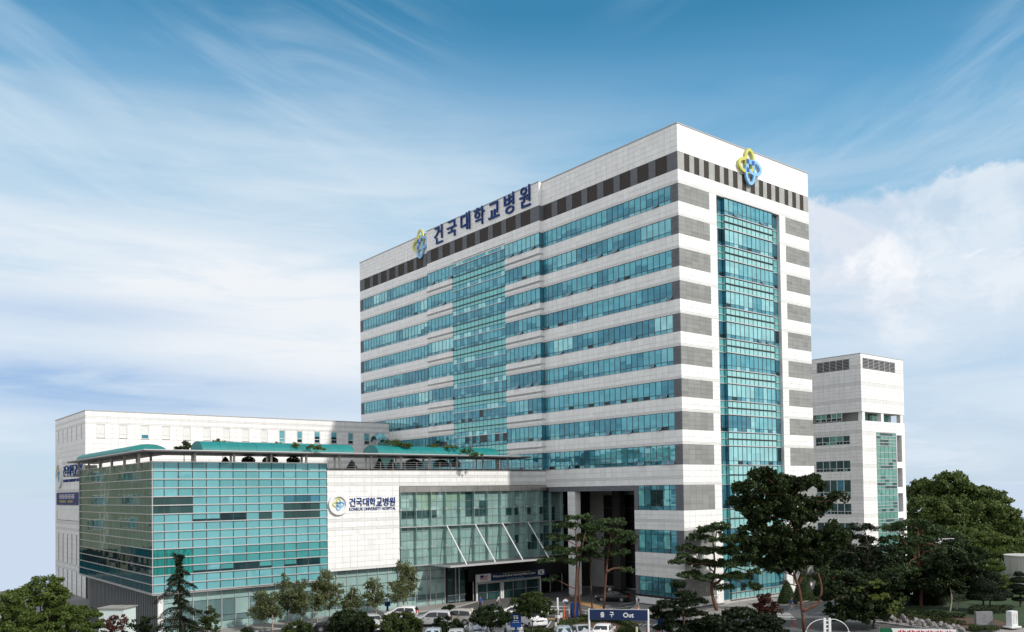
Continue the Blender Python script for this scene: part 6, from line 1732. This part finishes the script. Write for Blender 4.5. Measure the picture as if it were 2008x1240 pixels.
pine('broad layered pine in front of the tower end wall', G(1412, 1199), [(1400, 1038, 34, 9), (1425, 1054, 40, 9), (1374, 1054, 30, 9), (1350, 1075, 26, 9), (1400, 1080, 42, 10), (1446, 1074, 34, 9), (1332, 1100, 20, 7), (1374, 1105, 36, 10), (1430, 1105, 40, 10), (1466, 1094, 26, 9), (1352, 1126, 22, 8), (1395, 1130, 34, 9), (1450, 1130, 36, 10), (1482, 1120, 18, 8), (1424, 1152, 20, 8), (1470, 1150, 24, 9), (1340, 1090, 16, 7), (1410, 1030, 20, 7), (1445, 1062, 26, 9), (1490, 1108, 16, 8)],
     [[(1406, 1200), (1398, 1172), (1395, 1148), (1402, 1120), (1398, 1060)], [(1396, 1148), (1412, 1138), (1428, 1110)]], r0=.24, dens=62)
b = D(1345, 88); pine('dark spreading low pine right of the exit sign', b, [(1330, 1146, 13, 9), (1336, 1162, 24, 9), (1320, 1182, 34, 9), (1366, 1180, 26, 9), (1304, 1206, 30, 8), (1350, 1206, 44, 10), (1330, 1228, 46, 11), (1386, 1216, 34, 10), (1370, 1240, 50, 11), (1282, 1196, 10, 5)], [[(1345, 1270), (1342, 1230), (1334, 1150)]], leaf='needle_dark', r0=.16, dens=85)
b = D(1452, 88); broad('bushy dark green evergreen at the bottom edge below the tower', b, [(1400, 1220, 36, 15), (1452, 1211, 42, 17), (1500, 1220, 34, 16), (1430, 1240, 60, 18), (1490, 1243, 50, 18), (1456, 1199, 14, 9), (1380, 1238, 40, 14), (1516, 1238, 26, 12)], [(1452, 1275), (1452, 1215)], 'needle_dark', 'bark', .14, .30, 110, 1.5, .45, 'evergreen_shrub', None, .6, .4, .7, 6)
broad('reddish bare-branched shrub before the crooked trunk', D(1502, 98), [(1500, 1176, 18, 12), (1490, 1194, 20, 12), (1516, 1196, 18, 12), (1512, 1222, 20, 14)], [(1502, 1240), (1502, 1205)], 'leaf_red', 'bark', .07, .24, 60, 1.8, .40, 'maple_shrub', None, .8, .2, .4, 12)

# big dark zelkova with a crooked red trunk
b = G(1577, 1240)
t = broad('big dark spreading tree with crooked red trunk in front of the tower end', b, [(1500, 934, 34, 16), (1468, 958, 34, 18), (1540, 955, 46, 24), (1592, 948, 32, 18), (1488, 996, 50, 30), (1560, 1006, 56, 34), (1616, 990, 28, 13), (1448, 986, 20, 12), (1532, 1056, 54, 30), (1592, 1062, 42, 26), (1482, 1050, 38, 28), (1626, 1040, 24, 14), (1640, 974, 20, 7), (1504, 1090, 40, 22), (1560, 1098, 40, 18), (1610, 1095, 34, 18), (1590, 1090, 46, 22), (1632, 1074, 28, 16), (1470, 1085, 36, 18), (1538, 1112, 44, 13), (1655, 1050, 22, 12)],
     [(1573, 1195), (1566, 1150), (1557, 1120), (1574, 1090), (1560, 1040), (1545, 980)], 'leaf_zelkova', 'red_bark', .17, .36, 76, 1.25, .50, 'zelkova_tree', None, .85, .35, .45, 40)
mb = MB(); mb.tube('red_bark', smooth_path([place(b, 1573, 1198), place(b, 1590, 1191), (np.array(place(b, 1606, 1180))), place(b, 1611, 1152), place(b, 1604, 1124)], 12), list(np.linspace(.20, .08, 12)), 8); mb.build('side_limb', t.e, smooth=True)
pine('drooping pine foliage carried low behind the crooked trunk', D(1630, 96), [(1618, 1118, 26, 9), (1645, 1124, 30, 9), (1600, 1134, 24, 9), (1630, 1145, 30, 9), (1660, 1150, 22, 8)], [[(1640, 1212), (1636, 1160), (1630, 1120)]], r0=.12, dens=30)

# trees of the garden on the right
pine('dark twisted pine left of the service tower strip', G(1690, 1203), [(1700, 1034, 32, 10), (1680, 1054, 30, 10), (1716, 1060, 30, 12), (1656, 1070, 20, 9), (1690, 1086, 45, 14), (1740, 1076, 30, 12), (1660, 1102, 40, 14), (1720, 1112, 40, 14), (1690, 1132, 50, 14), (1640, 1080, 18, 9)], [[(1690, 1203), (1684, 1150), (1702, 1100), (1698, 1050)]], leaf='needle_dark', bark='bark', r0=.2, dens=36)
pine('light green layered pine with pinkish trunk in the garden', G(1806, 1197), [(1790, 1026, 38, 9), (1760, 1036, 30, 9), (1830, 1036, 38, 9), (1864, 1050, 28, 9), (1800, 1056, 45, 10), (1770, 1076, 35, 10), (1850, 1076, 28, 9), (1814, 1096, 40, 10), (1760, 1112, 40, 12), (1880, 1062, 20, 7), (1745, 1056, 24, 9)], [[(1806, 1198), (1806, 1140), (1801, 1090), (1800, 1040)], [(1804, 1120), (1790, 1085), (1770, 1060)]], bark='red_bark', r0=.2, dens=34)
broad('thin-stemmed dark tree left of the clipped cloud tree', G(1872, 1200), [(1870, 1100, 46, 20), (1902, 1112, 34, 18), (1842, 1120, 38, 22), (1882, 1138, 46, 22), (1832, 1150, 28, 20), (1800, 1140, 30, 22)], [(1886, 1170), (1884, 1130), (1876, 1100)], 'leaf_dark', 'pale_bark', .13, .34, 100, 1.1, .5, 'garden_tree', None, .7, .3, .6, 12)
broad('small pale stemmed tree beside the dark garden pine', G(1862, 1204), [(1856, 1112, 24, 14), (1848, 1135, 22, 14)], [(1866, 1170), (1858, 1130)], 'leaf_dark', 'pale_bark', .10, .32, 90, 1.1, .45, 'garden_tree', None, .7, .3, .6, 6)
b = D(1712, 93)
t = broad('dark weeping maple with lime green tips at the garden edge', b, [(1690, 1150, 56, 22), (1742, 1178, 38, 22), (1652, 1170, 42, 26), (1700, 1196, 56, 20), (1650, 1205, 34, 16), (1740, 1140, 40, 20)], [(1712, 1235), (1714, 1205), (1704, 1160)], 'leaf_dark', 'bark', .14, .30, 110, 1.3, .5, 'weeping_maple', None, .6, .2, .6, 12)
s = mpp(b); L2 = []
for (px, py, hw_, hh_) in ((1745, 1180, 26, 12), (1700, 1140, 26, 6), (1668, 1150, 20, 6), (1728, 1196, 22, 9), (1710, 1165, 30, 6)):
    c = place(b, px, py, -2.6); L2.append((c[0], c[1], c[2], hw_*s, hw_*s*.5, hh_*s))
P, N = lobes_points(L2, 40, .35, .5, .9, .4, .5); foliage('bright_tips', t.e, P, N, .24, 'leaf_lime', .3)
broad('bushy shrub growing before the round concrete tank', G(1955, 1172), [(1950, 1112, 20, 14), (1966, 1132, 20, 16), (1952, 1146, 28, 16), (1975, 1152, 16, 12)], [(1955, 1150)], 'leaf_mid', 'bark', .1, .32, 100, 1.2, .5, 'garden_shrub', None, .7, .3, .65, 6)
broad('dark tree behind the row of cones at the garden back', G(1640, 1165), [(1640, 1110, 30, 20), (1620, 1130, 24, 20), (1665, 1130, 30, 20)], [(1640, 1130)], 'leaf_dark', 'bark', .14, .36, 100, 1.0, .6, 'garden_tree', None, .7, .3, .65, 6)
broad('dark mass of shrubs under the light pine in the garden', G(1765, 1190), [(1760, 1150, 40, 22), (1800, 1165, 34, 16), (1735, 1165, 30, 16), (1780, 1130, 40, 18)], [(1765, 1165)], 'leaf_dark', 'bark', .1, .32, 110, 1.2, .5, 'garden_shrub', None, .7, .3, .7, 6)
for lab, px, w, lobes in (('dark leafy tree behind the twisted garden pine', 1700, 128, [(1690, 1090, 44, 26), (1730, 1110, 44, 26), (1665, 1125, 40, 24), (1710, 1145, 50, 24)]),
                          ('dark leafy tree behind the light layered pine', 1790, 132, [(1785, 1085, 40, 24), (1820, 1105, 44, 26), (1760, 1120, 40, 24), (1800, 1145, 50, 24)]),
                          ('dark leafy tree filling the gap left of the round tank', 1888, 136, [(1880, 1085, 40, 20), (1915, 1100, 36, 24), (1860, 1115, 40, 24), (1900, 1135, 46, 24), (1935, 1130, 20, 22)]),
                          ('olive pine-like tree at the foot of the far trees', 1960, 150, [(1950, 1060, 44, 16), (1985, 1072, 36, 16), (1915, 1072, 36, 16), (1960, 1084, 60, 14)])):
    broad(lab, D(px, w), lobes, [(px, 1150), (px, 1110)], 'leaf_dark' if w < 140 else 'leaf_mid', 'bark', .2, .42, 90, .8, .7, 'garden_tree', None, .6, .3, .65, 8)
# clipped cones, domes and cloud trees
def topiary(label, base, parts, trunkpts, leaf='needle', z=0.3, name='topiary', group='clipped garden topiary'):
    t = tree_thing(name, label, base, 'clipped shrub', group, z); s = mpp(base)
    Ps, Ns = [], []
    core = MB()
    for kind, px, py, hw_, hh_ in parts:
        c = np.array(place(base, px, py))-np.array([0, 0, z]); rx, rz = hw_*s, hh_*s
        if kind == 'cone':                    # py is the centre row
            n_ = int(5200*rx*rz/2); u = 1-np.sqrt(rng.uniform(0, 1, n_)); a = rng.uniform(0, 6.283, n_)
            rr_ = rx*(1-u)**.72*(1+.05*rng.normal(size=n_)); P = np.stack([c[0]+np.cos(a)*rr_, c[1]+np.sin(a)*rr_, c[2]-rz+u*2*rz], 1); N = np.stack([np.cos(a), np.sin(a), np.full(n_, .45)], 1)
            core.tube('leaf_core', [tuple(c+np.array([0, 0, -rz+q*2*rz])) for q in (0, .3, .6, .92)], [rx*.9*(1-q)**.72 for q in (0, .3, .6, .92)], 10)
        else:
            n_ = int(1100*(rx+rz)**2*1.2); dd = unit(n_); P = c+dd*np.array([rx, rx, rz])*(1+.05*rng.normal(size=(n_, 1))); N = dd
            if kind == 'dome': P[:, 2] = np.maximum(P[:, 2], c[2]-rz*.35)
            ball(core, 'leaf_core', tuple(c+np.array([0, 0, rz*.12])) if kind == 'dome' else tuple(c), rx*.80, 8, rz/rx*(.5 if kind == 'dome' else 1))
        Ps.append(P); Ns.append(N)
    core.build('inner_branches', t.e)
    if trunkpts:
        mb = MB()
        for tp in trunkpts: mb.tube('bark', smooth_path([tuple(np.array(place(base, *q))-np.array([0, 0, z])) for q in tp], 6), list(np.linspace(.13, .07, 6)), 7)
        mb.build('trunk', t.e)
    foliage('crown', t.e, np.concatenate(Ps), np.concatenate(Ns), .15, leaf, .5, .6)
    return t
topiary('tall clipped cone right of the crooked trunk', G(1575, 1177), [('cone', 1575, 1147, 20, 31)], None, 'needle', 0)
topiary('shorter clipped cone left of the tall one', G(1543, 1184), [('cone', 1543, 1160, 19, 24)], None, 'needle', 0)
topiary('dark clipped cone behind the curved limb', G(1612, 1172), [('cone', 1612, 1146, 20, 28)], None, 'needle_dark', 0)
topiary('dark clipped cone in the middle of the garden', G(1832, 1190), [('cone', 1832, 1158, 21, 30)], None, 'needle_dark')
topiary('rounded clipped column beside the garden cone', G(1852, 1182), [('dome', 1852, 1132, 13, 12), ('dome', 1852, 1152, 14, 18)], [[(1852, 1182), (1852, 1160)]], 'needle')
topiary('clipped cloud tree with mushroom top behind the granite tablet', G(1934, 1204), [('dome', 1946, 1130, 15, 9), ('dome', 1958, 1144, 12, 8), ('dome', 1930, 1150, 24, 17), ('dome', 1922, 1170, 24, 14), ('dome', 1950, 1172, 20, 12), ('dome', 1972, 1168, 13, 9)], [[(1928, 1203), (1929, 1170), (1938, 1140)], [(1940, 1201), (1942, 1170)]], 'needle_dark')
topiary('clipped cloud tree in tiers at the right edge', G(2001, 1196), [('dome', 1998, 1127, 9, 6), ('dome', 2000, 1139, 17, 7), ('dome', 1996, 1152, 16, 6), ('dome', 2004, 1162, 18, 7), ('dome', 1998, 1176, 12, 5)], [[(2001, 1196), (2001, 1150)]], 'needle_dark')
# low planting of the garden, hedges round the bed
def hedge(label, pts, h, w, leaf, name='hedge', z=0.14, kind=None, size=.16, group=None, dens=170):
    o = Thing(name, label, 'hedge', (pts[0][0], pts[0][1], z), group) if not kind else None
    Ps, Ns = [], []
    for (a, b_) in zip(pts[:-1], pts[1:]):
        L = math.hypot(b_[0]-a[0], b_[1]-a[1]); n_ = int(L*dens*(h+w)); u = rng.uniform(0, 1, n_)
        a_ = rng.uniform(-.3, math.pi+.3, n_); ex = np.sign(np.cos(a_))*np.abs(np.cos(a_))**.6; ez = np.maximum(0, np.sin(a_))**.6
        dx, dy = (b_[0]-a[0])/L, (b_[1]-a[1])/L; wob = 1+.12*np.sin(u*L*2.1+a[0])+.07*rng.normal(size=n_)
        P = np.stack([a[0]+dx*L*u-dy*ex*w/2*wob, a[1]+dy*L*u+dx*ex*w/2*wob, h*ez*wob], 1); Ps.append(P-np.array([pts[0][0], pts[0][1], 0])); Ns.append(np.stack([-dy*ex, dx*ex, ez+.1], 1))
    N = np.concatenate(Ns); N /= np.linalg.norm(N, axis=1, keepdims=True)
    P = np.concatenate(Ps)
    V, F_ = leaves(P, N, size, .6, .55)
    if kind:
        ob = link(name, np_mesh(name, V, F_, [leaf]), None, (pts[0][0], pts[0][1], z)); ob['kind'] = kind; return ob
    link('leaves', np_mesh('leaves', V, F_, [leaf]), o.e)
    mb = MB()
    for (a, b_) in zip(pts[:-1], pts[1:]):
        L = math.hypot(b_[0]-a[0], b_[1]-a[1]); mt = Matrix.Translation(((a[0]+b_[0])/2-pts[0][0], (a[1]+b_[1])/2-pts[0][1], 0)) @ Matrix.Rotation(math.atan2(b_[1]-a[1], b_[0]-a[0]), 4, 'Z')
        mb.box('leaf_core', -L/2, L/2, -w*.36, w*.36, 0, h*.72, mt)
    mb.build('stems', o.e)
    return o
hedge('low clipped hedge curving round the back of the planting bed', [G(1136, 1217), G(1165, 1218), G(1195, 1220), G(1222, 1226), G(1245, 1238)], .55, .9, 'leaf_olive' if False else 'leaf_shrub')
hedge('low clipped hedge round the front of the planting bed', [G(1086, 1246), G(1108, 1229), G(1136, 1222), G(1180, 1222)], .5, 1.0, 'leaf_shrub')
hedge('low brownish hedge at the foot of the small parking tree', [G(1000, 1250), G(1040, 1244), G(1075, 1242)], .55, 1.0, 'leaf_shrub', z=0)
topiary('round clipped ball at the right end of the planting bed', D(1226, 90), [('ball', 1226, 1240, 15, 11)], None, 'leaf_shrub', 0, 'ball_shrub', None)
topiary('second clipped ball touching the exit sign post', D(1244, 89), [('ball', 1243, 1242, 13, 10)], None, 'leaf_shrub', 0, 'ball_shrub', None)
hedge('ground_cover', [G(1735, 1208), G(1780, 1210), G(1830, 1214), G(1880, 1220)], .5, 2.6, 'leaf_dark', 'ground_cover', .3, 'stuff', .2)
hedge('ground_cover', [G(1725, 1212), G(1770, 1217), G(1830, 1224), G(1890, 1232)], .45, .9, 'leaf_shrub', 'ground_cover', .3, 'stuff', .18)
hedge('low shrubs in front of the granite tablet', [G(1900, 1240), G(1930, 1242), G(1955, 1241)], .45, 1.0, 'leaf_shrub', z=.3)
hedge('low dark shrubs behind the granite tablet', [G(1905, 1210), G(1945, 1208), G(1980, 1206)], .8, 1.4, 'leaf_dark', z=.3)
hedge('dark hedge running behind the garden trees', [G(1790, 1188), G(1840, 1186), G(1890, 1182), G(1910, 1180)], 1.0, 1.6, 'leaf_dark', z=.3)
hedge('low hedge between the cones and the drive', [G(1530, 1186), G(1570, 1180), G(1610, 1176), G(1650, 1172)], .45, 1.0, 'leaf_shrub', z=0)
# far trees beyond the right end
for lab, px, w, lobes in (('broad green tree far off, tallest beyond the right end of the hospital', 1850, 235, [(1862, 950, 34, 22), (1828, 968, 38, 26), (1884, 972, 34, 26), (1808, 1000, 34, 28), (1856, 1005, 58, 34), (1900, 1012, 40, 30), (1810, 1036, 44, 28), (1870, 1045, 60, 30)]),
                          ('rounded green tree far off, right of the tallest one', 1940, 230, [(1936, 974, 22, 18), (1960, 984, 16, 16), (1928, 1004, 40, 26), (1962, 1016, 40, 26), (1984, 1040, 34, 24), (1925, 1045, 50, 30), (1970, 1062, 46, 26)]),
                          ('green tree far off, cut by the right edge', 2004, 215, [(2014, 1060, 18, 12), (1998, 1076, 24, 16), (2020, 1086, 30, 20), (1985, 1094, 30, 16)])):
    broad(lab, D(px, w), lobes, [(px, 1080), (px, 1040)], 'leaf_far', 'bark', .5, .80, 110, .35, 1.35, 'far_tree', 'trees far off at the right', .7, .35, .72, 6)
broad('dark wooded bank under the far trees', D(1900, 200), [(1800, 1075, 50, 18), (1860, 1085, 50, 16), (1920, 1080, 60, 22), (1975, 1090, 50, 18), (1760, 1062, 40, 16)], [(1900, 1090)], 'leaf_dark', 'bark', .3, .75, 90, .35, 1.2, 'far_tree', None, .7, .3, .72, 5)
# terrace plants
TZ = 18.26
def terr(px, y):                         # ground point on the terrace at a column of the photograph and a depth y
    v = ray(px, 905); k = (y-CAM[1])/v[1]; P = np.array(CAM)+v*k
    return float(P[0]), float(P[1])
for px, y, yb, yt, hw_, leaf, lab in ((361, 33.5, 900, 865, 17, 'leaf_dark', 'small dark tree on the terrace between two vaulted covers'), (437, 36, 900, 860, 20, 'leaf_mid', 'bushy shrub showing above the long vaulted cover')):
    broad(lab, terr(px, y), [(px, yt+9, hw_*.8, 8), (px-hw_*.5, yt+13, hw_*.5, 6), (px+hw_*.5, yt+13, hw_*.5, 6)], [(px, yt+20)], leaf, 'bark', .07, .22, 55, 1.2, .35, 'terrace_tree', None, .7, .4, .6, 6, TZ)
for px, y, hw_, yc, hh_, lab in ((690, 31, 13, 914, 12, 'clipped terrace cone behind the railing at the left'), (744, 31.5, 12, 912, 14, 'dark terrace cone under the second vaulted cover'), (768, 32, 11, 912, 11, 'round terrace shrub right of the dark cone'), (810, 33, 16, 912, 11, 'wide dark terrace shrub behind the railing'), (865, 33, 14, 912, 10, 'terrace shrub under the middle of the second cover'), (892, 33, 10, 912, 10, 'small terrace shrub near the right end of the cover'), (442, 31, 9, 903, 8, 'small clipped cone above the glass box'), (487, 33, 12, 904, 8, 'low dark shrub above the glass box'), (530, 33, 14, 904, 8, 'wide low shrub above the glass box'), (575, 33, 12, 904, 8, 'low round shrub above the right half of the glass box')):
    topiary(lab, terr(px, y), [('cone' if 'cone' in lab else 'dome', px, yc, hw_, hh_)], None, 'leaf_mid' if 'dark' not in lab else 'leaf_shrub', TZ, 'terrace_shrub', 'shrubs on the roof terrace')
for pts, lab in ((((545, 872), (575, 874), (612, 876), (628, 880)), 'leafy vine trailing over the long vaulted cover'), (((850, 876), (885, 878), (915, 884), (932, 892)), 'leafy vine trailing over the right vaulted cover'), (((770, 868), (785, 872), (800, 874)), 'small vine tuft beside the glass stair tunnel')):
    b = terr(pts[0][0], 28.2)
    t = tree_thing('climbing_vine', lab, b, 'climbing plant', None, TZ); L2 = []; s = mpp(b); path = []
    for px, py in pts:
        c = np.array(place(b, px, py))-np.array([0, 0, TZ]); path.append(tuple(c)); L2.append((c[0], c[1], c[2], 16*s, 16*s, 4.5*s))
    P, N = lobes_points(L2, 34, .26, .6, 1.6, .4, .3); foliage('leaves', t.e, P, N, .2, 'leaf_mid')
    mb = MB(); mb.tube('bark', smooth_path(path, 8), .03, 5); mb.build('stem', t.e)
